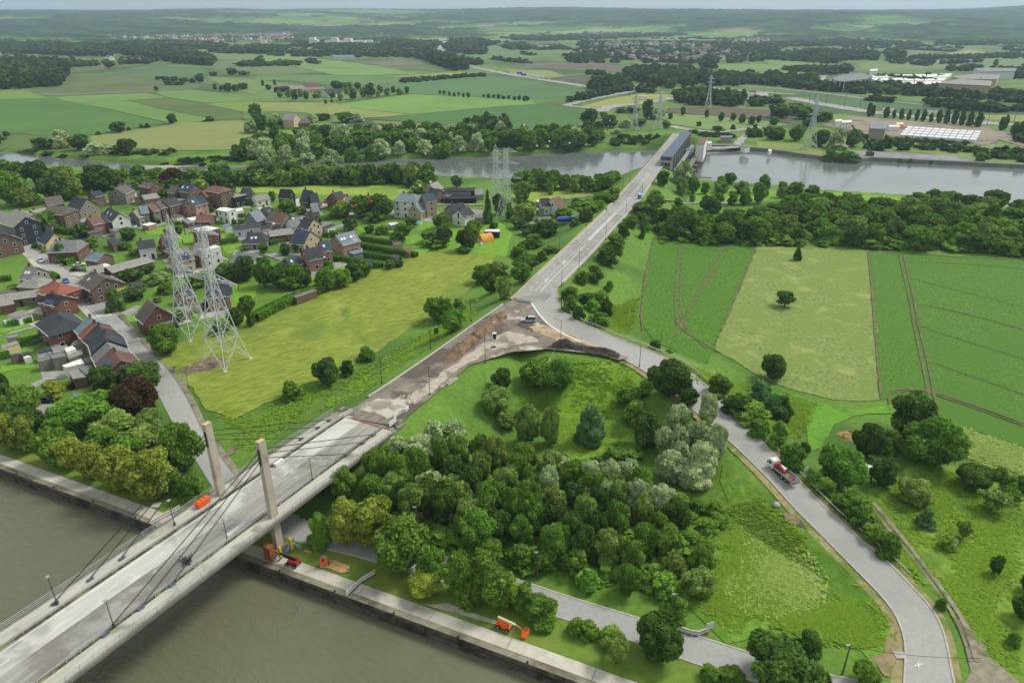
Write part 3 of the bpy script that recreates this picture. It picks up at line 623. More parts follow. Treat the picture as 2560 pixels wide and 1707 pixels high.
# ================================================================== VEGETATION
LEAF = {
 'oak': leafmat('oak_leaves', '#3f6528', '#6e9745'), 'dark': leafmat('dark_leaves', '#304f27', '#5a7d40'), 'lime': leafmat('bright_leaves', '#44702b', '#739c46'),
 'willow': leafmat('silver_willow_leaves', '#6f8c60', '#bccdae', hv=.12), 'plane': leafmat('plane_leaves', '#64792f', '#9aaa54'), 'birch': leafmat('birch_leaves', '#587539', '#8ca860'),
 'purple': leafmat('purple_leaves', '#3a3023', '#574a33'), 'yellow': leafmat('yellow_leaves', '#71873a', '#97aa4c'), 'fir': leafmat('bluish_leaves', '#3d6442', '#6d9665'), 'far': leafmat('distant_leaves', '#2d4a28', '#4c6b3a', hv=.2),
 'hedge': leafmat('hedge_leaves', '#3d6a2a', '#639539'), 'weed': leafmat('bank_shrub_leaves', '#47762e', '#7dab4f')}
m_bark = M('bark', '#4a4035', '#5d5346', 3, rough=.95, world=False)
def crown_np(prof, nb, rb, n, leaf, seed, z0=.2, asp=1.0, core=True, flat=.55):
    rs = np.random.RandomState(seed); B = []
    for k in range(nb):
        z = z0+(1-z0)*((k+.5)/nb) if k % 3 else z0+(1-z0)*rs.rand()
        a = k*2.39996+rs.rand()*.6; r = prof((z-z0)/(1-z0))
        q = rb*(.75+.5*rs.rand())*(0.6+.4*min(1, r/.5)); rr = max(0, r-q*.7)*(.6+.5*rs.rand())
        B.append((rr*math.cos(a), rr*math.sin(a), min(max(z, z0+q*.6), 1-q*asp*.9), q, q*asp))
    for k in range(max(2, nb//6)):
        t = (k+.5)/max(2, nb//6); r = prof(t); B.append((0, 0, z0+(1-z0)*t*.9, max(.06, r*.62), max(.08, r*.55)))
    B = np.array(B); wt = B[:, 3]**2; wt /= wt.sum(); tones = rs.rand(len(B))
    P = np.zeros((0, 3)); D = np.zeros((0, 3)); K = np.zeros(0, int)
    while len(P) < n:
        k = rs.choice(len(B), n*2, p=wt); d = rs.randn(n*2, 3); d[:, 2] += .25; d /= np.linalg.norm(d, axis=1)[:, None]
        r = .76+.46*rs.rand(n*2)**1.4; p = B[k, :3]+d*r[:, None]*np.stack([B[k, 3], B[k, 3], B[k, 4]], 1)
        q = (p[:, None, :]-B[None, :, :3])/np.stack([B[:, 3], B[:, 3], B[:, 4]], 1)[None]; q = np.linalg.norm(q, axis=2); q[np.arange(len(p)), k] = 9
        ok = (q.min(1) > .82) & (p[:, 2] > z0*.4) & (p[:, 2] < 1.02); P = np.r_[P, p[ok]]; D = np.r_[D, d[ok]]; K = np.r_[K, k[ok]]
        if ok.sum() < 5: break
    P, D, K = P[:n], D[:n], K[:n]; m = len(P)
    nr = D+.85*rs.randn(m, 3)+np.array([0, 0, .35]); nr /= np.linalg.norm(nr, axis=1)[:, None]
    t = np.cross(nr, rs.randn(m, 3)); t /= np.linalg.norm(t, axis=1)[:, None]; bt = np.cross(nr, t)
    s = leaf*(.6+.8*rs.rand(m))[:, None]; fl = flat+.3*rs.rand(m)[:, None]
    V = np.stack([P-t*s, P-bt*s*fl, P+t*s, P+bt*s*fl], 1).reshape(-1, 3); F = np.arange(4*m).reshape(-1, 4)
    tone = np.clip(.55*tones[K]+.45*rs.rand(m), 0, 1)
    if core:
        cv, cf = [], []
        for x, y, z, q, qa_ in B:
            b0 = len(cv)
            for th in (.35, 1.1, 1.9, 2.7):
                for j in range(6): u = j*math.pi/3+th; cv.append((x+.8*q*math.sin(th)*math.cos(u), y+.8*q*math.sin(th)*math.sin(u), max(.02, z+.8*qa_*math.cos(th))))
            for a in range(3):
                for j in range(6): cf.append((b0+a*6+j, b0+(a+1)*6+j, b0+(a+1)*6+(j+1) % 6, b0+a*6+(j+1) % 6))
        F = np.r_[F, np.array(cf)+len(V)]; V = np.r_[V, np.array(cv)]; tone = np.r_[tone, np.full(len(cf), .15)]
    return V, F, tone
dome = lambda t: .5*math.sqrt(max(0, 1-(2*t-.95)**2*.95)) if t < 1 else .1
wide = lambda t: .5*(1-t**2.6)**.5 if t < 1 else .05
cone = lambda t: .5*(1-t)**.75*min(1, .6+4*t)
tall = lambda t: .5*min(1, 1.1*math.sin(math.pi*min(1, .12+t*.86))**.7)
SHAPE = {'round': (dome, 24, .155, .18, .95), 'wide': (wide, 20, .17, .05, .85), 'cone': (cone, 22, .16, .03, .9), 'tall': (tall, 26, .16, .14, .85), 'shrub': (wide, 15, .19, .0, .8), 'spire': (tall, 18, .24, .05, .55), 'open': (dome, 9, .17, .35, .8)}
KIND = {  # kind: (shape, leaves, object name)
 'oak': ('round', 'oak', 'tree'), 'dark': ('round', 'dark', 'tree'), 'lime': ('round', 'lime', 'tree'), 'plane': ('round', 'plane', 'tree'), 'willow': ('tall', 'willow', 'willow_tree'), 'birch': ('tall', 'birch', 'birch_tree'),
 'purple': ('round', 'purple', 'tree'), 'cone': ('cone', 'fir', 'tree'), 'pine': ('cone', 'dark', 'pine_tree'), 'fir': ('cone', 'fir', 'conifer'), 'shrub': ('shrub', 'oak', 'shrub'), 'dshrub': ('shrub', 'dark', 'shrub'), 'bshrub': ('shrub', 'weed', 'shrub'), 'yshrub': ('shrub', 'yellow', 'shrub'),
 'pshrub': ('shrub', 'purple', 'shrub'), 'fshrub': ('shrub', 'fir', 'shrub'), 'wdark': ('wide', 'dark', 'tree'), 'woak': ('wide', 'oak', 'tree'), 'poplar': ('spire', 'dark', 'poplar_tree'), 'wwil': ('wide', 'willow', 'willow_tree'), 'open': ('open', 'birch', 'young_tree'), 'dopen': ('open', 'dark', 'tree'), 'yel': ('round', 'yellow', 'tree')}
CM = {}; CNP = {}
def crown_mesh(kind, lod, var):
    key = (kind, lod, var)
    if key not in CM:
        sh, lf, nm = KIND[kind]; prof, nb, rb, z0, asp = SHAPE[sh]; n, leaf = {0: (7500, .038), 1: (2400, .062), 2: (420, .12)}[lod]
        if sh == 'open': n = n//2
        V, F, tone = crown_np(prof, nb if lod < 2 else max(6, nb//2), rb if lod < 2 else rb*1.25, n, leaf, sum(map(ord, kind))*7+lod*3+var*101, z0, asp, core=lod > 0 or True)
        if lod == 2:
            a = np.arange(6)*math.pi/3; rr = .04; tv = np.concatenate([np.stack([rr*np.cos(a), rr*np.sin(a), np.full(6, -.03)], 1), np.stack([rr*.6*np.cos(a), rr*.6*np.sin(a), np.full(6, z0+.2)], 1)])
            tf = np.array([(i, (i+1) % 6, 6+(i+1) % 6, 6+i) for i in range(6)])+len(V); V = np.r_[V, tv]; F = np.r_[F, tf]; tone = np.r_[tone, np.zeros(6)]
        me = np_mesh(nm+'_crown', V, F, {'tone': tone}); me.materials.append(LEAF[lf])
        if lod == 2: me.materials.append(m_bark); me.polygons.foreach_set('material_index', np.r_[np.zeros(len(F)-6, np.int32), np.ones(6, np.int32)])
        CM[key] = me; CNP[key] = (V, F, tone)
    return CM[key]
TM = {}
def trunk_mesh(sh):
    if sh not in TM:
        mb = MB(); z1 = SHAPE[sh][3]+.25; r = .035 if sh in ('tall', 'spire', 'open') else .045
        mb.bar((0, 0, -.05), (0.01, 0, z1*.5), r, 7, r*.75); mb.bar((.01, 0, z1*.5), (0, .02, z1+.25), r*.75, 6, r*.35)
        for k in range(5):
            a = k*2.4; mb.bar((.01, 0, z1*(.5+.08*k)), (.24*math.cos(a), .24*math.sin(a), z1*.8+.12+.05*k), r*.45, 5, r*.15)
        TM[sh] = mb.mesh('trunk', True); TM[sh].materials.append(m_bark)
    return TM[sh]
PROTO = {}; PLACED = []
REQ = []
def plant(kind, x, y, w, h, label, group=None, z=None):
    REQ.append((pxm(x, y)*(w*h)**.5, kind, x, y, w, h, label, group, hz(x, y) if z is None else z)); PLACED.append((x, y, w/2))
def flush_plants(cap=292):             # the largest in view one by one, the many small ones beyond as one distant mass
    rest = []; nt_ = ns_ = 0
    for s, kind, x, y, w, h, label, group, z in sorted(REQ, key=lambda q: -q[0]):
        sh, lf, nm = KIND[kind]; shrub = sh == 'shrub'; var = random.randrange(3)
        if (ns_ if shrub else nt_) >= cap: rest.append((kind, var, x, y, w, h, z)); continue
        if shrub: ns_ += 1
        else: nt_ += 1
        lod = 0 if s > 66 else (1 if s > 24 else 2)
        if lod == 2: o = link(nm, crown_mesh(kind, 2, var))
        else:
            key = (kind, lod, var)
            if key not in PROTO:
                o = empty(nm, (x, y, z)); link('trunk', trunk_mesh(sh), o); link('crown', crown_mesh(kind, lod, var), o); PROTO[key] = o
            else: o = copy_tree(PROTO[key])
        if 'group' in o: del o['group']
        o.location = (x, y, z-.05); o.rotation_euler = (0, 0, random.uniform(0, 6.28)); o.scale = (w, w*random.uniform(.9, 1.1), h)
        tag(o, label, 'shrub' if shrub else 'tree', group)
    if rest:
        lfs = sorted({KIND[r[0]][1] for r in rest}); VV, FF, TT, MM, n = [], [], [], [], 0
        for kind, var, x, y, w, h, z in rest:
            crown_mesh(kind, 2, var); V, F, t = CNP[(kind, 2, var)]; a = random.uniform(0, 6.28); c, s_ = math.cos(a)*w, math.sin(a)*w
            VV.append(np.stack([x+V[:, 0]*c-V[:, 1]*s_, y+V[:, 0]*s_+V[:, 1]*c, z+V[:, 2]*h], 1)); FF.append(F+n); n += len(V); TT.append(t); MM.append(np.full(len(F), lfs.index(KIND[kind][1])))
        me = np_mesh('distant_trees', np.concatenate(VV), np.concatenate(FF), {'tone': np.concatenate(TT)})
        for l in lfs: me.materials.append(LEAF[l])
        me.polygons.foreach_set('material_index', np.concatenate(MM).astype(np.int32)); tag(link('distant_trees', me), kind='stuff')
ORD = ['leftmost', 'second from left', 'third from left', 'fourth from left', 'fifth from left', 'sixth from left', 'seventh from left', 'eighth from left', 'ninth from left', 'tenth from left', 'eleventh from left', 'twelfth from left', 'thirteenth from left', 'fourteenth from left']
def ordinal(i, n): return ORD[0] if i == 0 else ('rightmost' if i == n-1 else (ORD[i] if i < len(ORD) else str(n-i)+'th from right'))
def boxes(kind, crop, v, label, group=None, base=.30, dz=None):
    """plants whose outlines in the photograph are boxes x0, y0, x1, y1"""
    P = C(crop, *v); n = len(P)//2; rk = {q: r for r, q in enumerate(sorted(range(n), key=lambda q: P[2*q][0]+P[2*q+1][0]))}
    for i in range(n):
        (x0, y0), (x1, y1) = P[2*i], P[2*i+1]; cx, wp = (x0+x1)/2, x1-x0
        k = kind if isinstance(kind, str) else kind[i % len(kind)]
        gx, gy, gz = GH(cx, y1); a = math.atan2(H0-gz, gy); yb = y1-base*wp*math.sin(a)
        gx, gy, gz = GH(cx, yb); w = wp/pxm(gx, gy, gz)
        h = ztop(gx, gy, y0+.08*wp*math.sin(a))-gz; h = min(max(h, .32*w), 3.6*w)
        plant(k, gx, gy, w, h, label if n == 1 else label+', '+ordinal(rk[i], n), group)
KN = {'oak': 'green trees', 'dark': 'dark trees', 'birch': 'light thin trees', 'lime': 'bright trees', 'shrub': 'low shrubs', 'bshrub': 'bright low shrubs', 'wwil': 'silvery willows'}
def fill(kinds, crop, poly, gap, hr, wr, label, group, sep=.62, seed=1, cap=400, name=None, zf=None):
    """individual trees spread over a wood outlined in the photograph"""
    rs = random.Random(seed); P = [G(*p) for p in C(crop, *poly)]; xs_ = [p[0] for p in P]; ys_ = [p[1] for p in P]; mine = []; tries = 0; pts = []
    while tries < cap*14 and len(mine) < cap:
        tries += 1; x = rs.uniform(min(xs_), max(xs_)); y = rs.uniform(min(ys_), max(ys_))
        if not in_poly(np.array([x]), np.array([y]), P)[0] or hz(x, y) > 2.6: continue
        if any((x-a)**2+(y-b)**2 < gap**2 for a, b in mine): continue
        if any((x-a)**2+(y-b)**2 < (sep*(r+gap*.4))**2 for a, b, r in PLACED): continue
        mine.append((x, y))
    for x, y in mine:
        k = rs.choice(kinds); h = rs.uniform(*hr); wd = rs.uniform(*wr)
        lb = label[k] if isinstance(label, dict) else label; gp = group
        if isinstance(label, dict): gp = KN.get(k, 'trees')+' of the '+group
        plant(k, x, y, wd, h, lb, gp)

# --- left of the bridge, by the canal
boxes('plane', 's', [260, 1121, 352, 1228, 327, 1124, 450, 1253, 199, 1112, 275, 1201, 138, 1094, 211, 1173], 'yellowish plane tree on the canal verge left of the bridge tower', 'plane trees along the left canal verge', base=.15)
boxes('plane', 's', [0, 1036, 55, 1125, 41, 1045, 101, 1135], 'yellow-green tree on the canal verge at the left photo edge', 'verge trees at the left edge', base=.1)
boxes('lime', 's', [419, 1060, 508, 1190], 'bright green tree beside the village street behind the left bridge tower')
boxes('shrub', 's', [425, 1176, 470, 1240, 455, 1185, 515, 1258], 'bush at the foot of the left bridge tower beside the street', 'bushes by the left bridge tower')
boxes(['oak', 'birch', 'lime'], 's', [223, 1069, 324, 1150, 324, 1066, 428, 1160, 171, 984, 306, 1095, 226, 984, 346, 1070, 352, 1020, 419, 1108, 122, 1014, 214, 1110, 101, 1075, 196, 1175, 250, 1030, 350, 1120, 290, 1090, 370, 1180], 'leafy park tree in the grove between canal and village street', 'grove left of the bridge')
boxes(['oak', 'dark'], 's', [31, 965, 107, 1045, 0, 935, 37, 1024, 0, 990, 55, 1060, 31, 1020, 122, 1120], 'tree in the grove at the left edge of the photo', 'trees at the left edge of the grove')
boxes('purple', 's', [294, 947, 398, 1065], 'dark brown-purple tree beside the village street bend')
boxes('dark', 's', [239, 916, 312, 1000, 300, 910, 413, 1000], 'dark tree below the end of the terraced row', 'two dark trees by the terraced row')
boxes('yshrub', 's', [110, 953, 162, 996], 'yellow-green garden bush near the sheds at left'); boxes('pshrub', 's', [171, 956, 193, 974], 'reddish garden bush beside the yellow-green bush')
boxes('lime', 's', [383, 812, 453, 892], 'round green tree at the foot of the left lattice pylon')
# --- field bank left of the dug-up road
boxes('dark', 's', [787, 895, 854, 971], 'largest dark bush tree at the barley field foot of the road bank'); boxes('dshrub', 's', [851, 901, 888, 941], 'rounded dark shrub right beside the large dark bush tree')
boxes('shrub', 's', [894, 867, 937, 904], 'green shrub on the barley field corner, farther up the bank'); boxes('shrub', 's', [704, 953, 758, 1002], 'low green shrub at the barley edge nearest the bridge')
boxes('oak', 's', [1065, 743, 1128, 811], 'leafy tree on the road bank, left of a pair'); boxes('lime', 's', [1100, 773, 1166, 842], 'leafy tree on the road bank, lower right of a pair')
boxes('shrub', 's', [1133, 746, 1163, 775, 1084, 818, 1099, 840], 'small round shrub near the pair of bank trees', 'small shrubs by the bank pair')
boxes(['oak', 'dark', 'birch'], 's', [1181, 664, 1228, 713, 1204, 678, 1253, 738, 1239, 689, 1280, 754, 1280, 661, 1329, 712, 1280, 640, 1356, 680, 1215, 655, 1270, 700], 'tree in the clump left of the main road, above the junction', 'clump left of the junction')
boxes(['shrub', 'dshrub'], 's', [1343, 626, 1370, 659, 1356, 615, 1397, 640, 1302, 585, 1356, 622, 1334, 550, 1397, 595, 1280, 610, 1318, 644, 1443, 524, 1484, 560, 1422, 547, 1446, 572, 1300, 560, 1340, 590], 'shrub on the left bank of the main road', 'shrubs on the left road bank')
boxes(['oak', 'lime'], 's', [1435, 501, 1511, 542, 1479, 482, 1539, 515, 1511, 471, 1550, 500, 1425, 495, 1455, 520], 'tree beside the main road between the white house and the river bridge', 'trees left of the main road near the river')
boxes('shrub', 's', [1389, 520, 1432, 549], 'dark garden hedge bush beside the white gabled house')
# --- right bank of the main road
boxes(['shrub', 'dshrub'], 's', [1607, 476, 1661, 520, 1574, 506, 1642, 544, 1555, 539, 1599, 567, 1539, 558, 1574, 594, 1511, 588, 1563, 626, 1487, 618, 1544, 663, 1541, 623, 1558, 640, 1596, 565, 1614, 598, 1626, 523, 1648, 563, 1580, 530, 1620, 560, 1599, 539, 1626, 577], 'shrub on the right bank of the main road', 'shrubs on the right road bank')
boxes(['shrub', 'dshrub', 'bshrub'], 's', [1438, 678, 1473, 712, 1462, 664, 1506, 706, 1511, 702, 1533, 730, 1397, 716, 1449, 758, 1443, 732, 1498, 768, 1471, 727, 1528, 780, 1405, 740, 1443, 782, 1432, 765, 1462, 804, 1457, 749, 1498, 785, 1468, 781, 1525, 830, 1500, 750, 1530, 790], 'shrub in the thicket between the junction curve and the beet field', 'thicket right of the junction')
boxes('dshrub', 's', [1620, 849, 1652, 886], 'round dark shrub outside the loop road near the field corner'); boxes('shrub', 's', [1662, 873, 1681, 892], 'tiny shrub beside the round dark shrub at the loop road')
# --- solitary trees in the fields at right
boxes('dopen', 's', [1936, 729, 1986, 768], 'small dark spreading tree alone in the pale meadow', base=.05); boxes('pine', 's', [1981, 615, 2002, 652], 'slim dark conifer at the top of the pale meadow', base=.1)
boxes('dark', 's', [1900, 887, 1962, 955], 'dark round tree at the lower edge of the pale meadow')
boxes('dark', 's', [2215, 990, 2322, 1110], 'largest dark tree beside the beet field tracks'); boxes('oak', 's', [2262, 1050, 2392, 1180], 'broad tree right below the largest dark tree')
boxes('dark', 's', [2129, 1060, 2200, 1152], 'dark tree above the small shed'); boxes('shrub', 's', [2195, 1075, 2248, 1135], 'shrubby tree between the dark trees above the shed')
boxes('lime', 's', [2042, 1118, 2145, 1232], 'broad fresh-green tree beside the loop road above the truck tail'); boxes('dark', 's', [2174, 1145, 2236, 1224], 'tree standing against the right side of the small shed')
boxes('bshrub', 's', [2012, 1176, 2052, 1216, 2035, 1192, 2086, 1240], 'bright green bush at the roadside behind the truck', 'bushes behind the truck')
boxes('birch', 's', [2241, 1198, 2322, 1270], 'pale green round tree in the orchard meadow'); boxes('dark', 's', [2390, 1165, 2481, 1233], 'dark round tree in the orchard meadow near the right edge')
boxes('open', 's', [2440, 1225, 2515, 1290], 'pale thin-leaved tree in the orchard meadow'); boxes('lime', 's', [2495, 1217, 2545, 1258], 'light green tree behind the pale thin-leaved tree')
boxes('dark', 's', [2530, 1195, 2575, 1233], 'dark bush at the right photo edge beside the hay meadow'); boxes('shrub', 's', [2475, 1168, 2515, 1200, 2505, 1190, 2550, 1228], 'hedge shrub between hay meadow and orchard', 'hedge shrubs by the hay meadow')
boxes('fir', 's', [2286, 1270, 2338, 1324], 'bluish-green small round tree in the orchard meadow'); boxes('open', 's', [2386, 1304, 2424, 1354], 'slender young tree with a bare stem in the orchard')
boxes('bshrub', 's', [2348, 1337, 2385, 1376], 'faint light bush in the orchard meadow'); boxes('dark', 's', [2470, 1390, 2500, 1440], 'upright dark young tree in the orchard meadow')
boxes('shrub', 's', [2336, 1494, 2362, 1526], 'single round bush between loop road and farm track'); boxes('dark', 's', [2528, 1488, 2580, 1554, 2544, 1438, 2590, 1490], 'dark tree at the right photo edge below the orchard', 'dark trees at right edge'); boxes('shrub', 's', [2514, 1580, 2548, 1618], 'low bush in the meadow at lower right')
boxes(['shrub', 'dshrub', 'oak'], 's', [2076, 1228, 2171, 1298, 2125, 1280, 2170, 1326, 2153, 1312, 2210, 1360, 2189, 1338, 2249, 1398, 2100, 1260, 2150, 1305, 2165, 1295, 2200, 1330], 'dense shrub in the hedge between loop road and farm track', 'hedge between loop road and track')
boxes(['shrub', 'dshrub', 'bshrub'], 's', [1764, 938, 1825, 994, 1806, 984, 1877, 1043, 1843, 1008, 1917, 1067, 1874, 1051, 1922, 1098, 1920, 990, 1975, 1058, 1920, 1054, 1962, 1122, 1944, 1106, 2009, 1174, 1993, 1106, 2024, 1136], 'shrub on the outer bank of the loop road above the truck', 'shrubs on the outer loop bank')
boxes('fshrub', 's', [1874, 951, 1922, 1003, 1900, 985, 1955, 1050], 'bluish shrub on the outer bank of the loop road', 'bluish shrubs on the loop bank')
# --- inside the loop
boxes('oak', 's', [1301, 902, 1364, 974], 'left of two round trees below the black soil strip'); boxes('oak', 's', [1365, 899, 1437, 980], 'right of two round trees below the black soil strip')
boxes('cone', 's', [1428, 1009, 1521, 1124], 'bluish-green cone-shaped tree alone on the loop meadow', base=.38)
boxes('dark', 's', [1572, 1024, 1649, 1130], 'dark tree at the edge of the loop meadow'); boxes('dark', 's', [1620, 902, 1724, 1005], 'large dark tree beside the inner kerb of the loop road'); boxes('dark', 's', [1690, 964, 1745, 1020], 'smaller dark tree right of the large tree on the loop road')
boxes('birch', 's', [1290, 1012, 1348, 1115, 1350, 1021, 1400, 1120], 'tall thin birch at the left side of the loop meadow', 'pair of birches by the loop meadow')
boxes(['bshrub', 'shrub'], 's', [1552, 999, 1617, 1065, 1535, 965, 1605, 1010, 1590, 950, 1630, 990, 1510, 1119, 1612, 1165], 'shrub round the edge of the loop meadow', 'shrubs around the loop meadow')
boxes('dark', 's', [1228, 923, 1278, 988], 'dark round tree on the left slope inside the loop'); boxes('birch', 's', [1203, 966, 1278, 1042, 1245, 1028, 1295, 1075], 'light thin tree below the dark slope tree', 'light trees on the left loop slope')
boxes('willow', 's', [1659, 1012, 1724, 1085, 1739, 982, 1790, 1070, 1672, 1067, 1721, 1140, 1632, 1067, 1678, 1140, 1718, 1052, 1770, 1120, 1764, 1060, 1808, 1160, 1678, 1104, 1720, 1170, 1715, 1104, 1790, 1200, 1632, 1128, 1714, 1215, 1690, 1160, 1770, 1230], 'silvery willow in the stand beside the inner loop road', 'silvery willows by the loop road')
boxes('willow', 's', [1445, 1150, 1500, 1240, 1490, 1152, 1555, 1245, 1535, 1150, 1603, 1240, 1555, 1200, 1625, 1300, 1610, 1215, 1686, 1310, 1363, 1135, 1421, 1185, 1344, 1165, 1397, 1262, 1480, 1200, 1540, 1280], 'silvery willow in the middle of the wood inside the loop', 'silvery willows in the middle of the wood')
boxes('willow', 's', [970, 1092, 1015, 1140, 1011, 1089, 1095, 1168, 1060, 1052, 1110, 1116, 1100, 1054, 1162, 1116, 1030, 1181, 1107, 1254], 'silvery willow in the wood close to the bridge abutment', 'silvery willows near the abutment')
boxes('lime', 's', [912, 1118, 975, 1210], 'bright tree with visible stem beside the bridge edge'); boxes('lime', 's', [960, 1128, 1010, 1200], 'bright round tree right of the stem tree beside the bridge')
boxes('yshrub', 's', [895, 1205, 922, 1240], 'yellow-green sapling beside the bridge shadow')
# --- bank of trees between the canal quay and the lower road
boxes('bshrub', 's', [775, 1283, 832, 1368], 'pale green tree nearest the bridge on the canal bank', base=.2); boxes('plane', 's', [828, 1252, 908, 1375, 880, 1246, 994, 1385], 'yellow-green tree on the canal bank near the bridge', 'yellow-green trees on the canal bank')
boxes('lime', 's', [935, 1297, 1078, 1450], 'largest bright green tree on the canal bank'); boxes('lime', 's', [1045, 1372, 1119, 1465], 'bright green tree right below the largest canal bank tree')
boxes('yel', 's', [1023, 1433, 1106, 1502], 'small yellow-green tree leaning over the canal verge'); boxes(['oak', 'shrub'], 's', [1111, 1384, 1192, 1506, 1170, 1383, 1262, 1506, 1206, 1424, 1292, 1540, 1150, 1450, 1210, 1520], 'dense green tree in the thicket right of the white barrier', 'thicket right of the quay barrier')
boxes('lime', 's', [1148, 1280, 1239, 1386], 'bright green tree standing out of the wood above the lower road')
boxes('shrub', 's', [1280, 1458, 1345, 1530, 1310, 1490, 1392, 1568], 'shrub at the edge of the lower road above the orange lift', 'shrubs above the orange lift')
boxes('bshrub', 's', [1418, 1546, 1462, 1590, 1450, 1552, 1496, 1600, 1494, 1568, 1556, 1618], 'bush between the lower road and the canal verge', 'bushes by the lower road')
boxes('open', 's', [1506, 1592, 1575, 1660], 'small tree with a bare trunk on the canal verge', base=.05); boxes('dark', 's', [1580, 1546, 1698, 1665], 'broad olive-green tree between lower road and quay'); boxes('dark', 's', [1860, 1614, 2030, 1760], 'big dark olive tree cut by the bottom photo edge')
boxes('dark', 's', [2033, 1680, 2072, 1730], 'small dark tree at the bottom edge left of the street pole'); boxes('lime', 's', [2128, 1658, 2192, 1724], 'bright bush at the bottom edge by the loop road bend'); boxes('shrub', 's', [1748, 1663, 1800, 1705, 1790, 1672, 1858, 1715], 'hedge bush at the lower road edge, bottom of the photo', 'hedge bushes at the bottom'); boxes('dshrub', 's', [1981, 1580, 2047, 1648], 'dark shrub mound below the overhead wire near the bend')
boxes('shrub', 's', [1650, 1490, 1718, 1564], 'bush behind the grey street cabinets')
WL = {'oak': 'green broadleaf tree in the wood inside the loop road', 'birch': 'thin light green birch in the wood inside the loop road', 'dark': 'dark green tree in the wood inside the loop road', 'shrub': 'low shrub in the wood inside the loop road', 'bshrub': 'bright low shrub in the wood inside the loop road'}
fill(['oak', 'birch', 'birch', 'dark', 'oak'], 's', [975, 1195, 1090, 1165, 1250, 1165, 1400, 1200, 1560, 1225, 1680, 1290, 1690, 1330, 1700, 1400, 1560, 1420, 1400, 1415, 1250, 1375, 1100, 1330, 1000, 1290, 900, 1230], 3.8, (5.8, 8.8), (4, 6), WL, 'wood inside the loop', seed=3, cap=105)
fill(['shrub', 'birch', 'oak', 'bshrub'], 's', [1230, 1380, 1400, 1400, 1560, 1410, 1700, 1400, 1790, 1430, 1790, 1480, 1700, 1500, 1500, 1480, 1330, 1440, 1180, 1400], 4.2, (3.5, 6.5), (4, 6), WL, 'wood inside the loop', seed=5, cap=34)
fill(['shrub', 'bshrub'], 's', [1690, 1250, 1760, 1260, 1830, 1300, 1790, 1360, 1700, 1350], 3.2, (1.8, 3), (3.5, 5), {'shrub': 'low shrub in the bright bramble patch right of the wood', 'bshrub': 'bright low shrub in the bramble patch right of the wood'}, 'bramble patch', seed=6, cap=22)
fill(['oak', 'birch', 'dark'], 's', [850, 1265, 920, 1215, 985, 1185, 1060, 1180, 1070, 1300, 980, 1310, 900, 1285], 4.4, (5.5, 8.5), (4.6, 6.5), WL, 'wood inside the loop', seed=41, cap=16)
fill(['dark', 'shrub'], 's', [840, 1260, 930, 1215, 970, 1190, 940, 1180, 800, 1250], 4.5, (3, 5), (4, 6), {'dark': 'dark small tree beside the bridge shadow', 'shrub': 'low shrub beside the bridge shadow'}, 'edge of the wood by the bridge', seed=8, cap=14)
# --- wooded belt between the fields and the canal at right
boxes(['oak', 'dark', 'lime'], 's', [1664, 517, 1743, 595, 1748, 490, 1797, 553, 1634, 555, 1688, 595, 1729, 544, 1767, 597, 1762, 558, 1825, 603, 1825, 544, 1860, 584, 1849, 542, 1920, 611], 'tree in the front row of the belt behind the left beet field', 'belt behind the left beet field')
boxes(['lime', 'oak', 'birch'], 's', [1844, 476, 1876, 514, 1816, 479, 1841, 514, 1784, 454, 1822, 484, 1751, 457, 1773, 486, 1716, 444, 1748, 486, 1688, 446, 1718, 489, 1786, 441, 1814, 475, 1808, 433, 1841, 462, 1835, 454, 1871, 486, 1876, 457, 1914, 511, 1895, 438, 1922, 484, 1721, 487, 1737, 507, 1784, 482, 1808, 510, 1683, 495, 1705, 521, 1937, 456, 1966, 496, 1965, 456, 2007, 497, 2012, 464, 2050, 502], 'park tree on the lawn beside the upper basin', 'park trees by the upper basin')
boxes('wwil', 's', [1680, 403, 1729, 465], 'tall silvery tree against the end of the power station'); boxes('dark', 's', [1641, 428, 1671, 467], 'dark bushy tree at the foot of the power station end wall')
BL = {'oak': 'green tree in the wooded belt below the upper basin', 'dark': 'dark green tree in the wooded belt below the upper basin', 'lime': 'bright green tree in the wooded belt below the upper basin', 'birch': 'pale thin tree in the wooded belt below the upper basin', 'shrub': 'scrubby bush in the wooded belt below the upper basin'}
fill(['oak', 'dark', 'lime', 'birch', 'shrub'], 's', [1900, 600, 1900, 540, 1990, 520, 2130, 512, 2200, 525, 2330, 505, 2420, 508, 2600, 545, 2640, 650, 2400, 628, 2200, 620, 2050, 612], 8.0, (6, 10), (8, 12), BL, 'wooded belt', seed=11, cap=80)
fill(['oak', 'dark'], 's', [1650, 605, 1640, 575, 1740, 560, 1900, 560, 1900, 612], 7.0, (6, 9), (7, 10), BL, 'wooded belt', seed=12, cap=14)
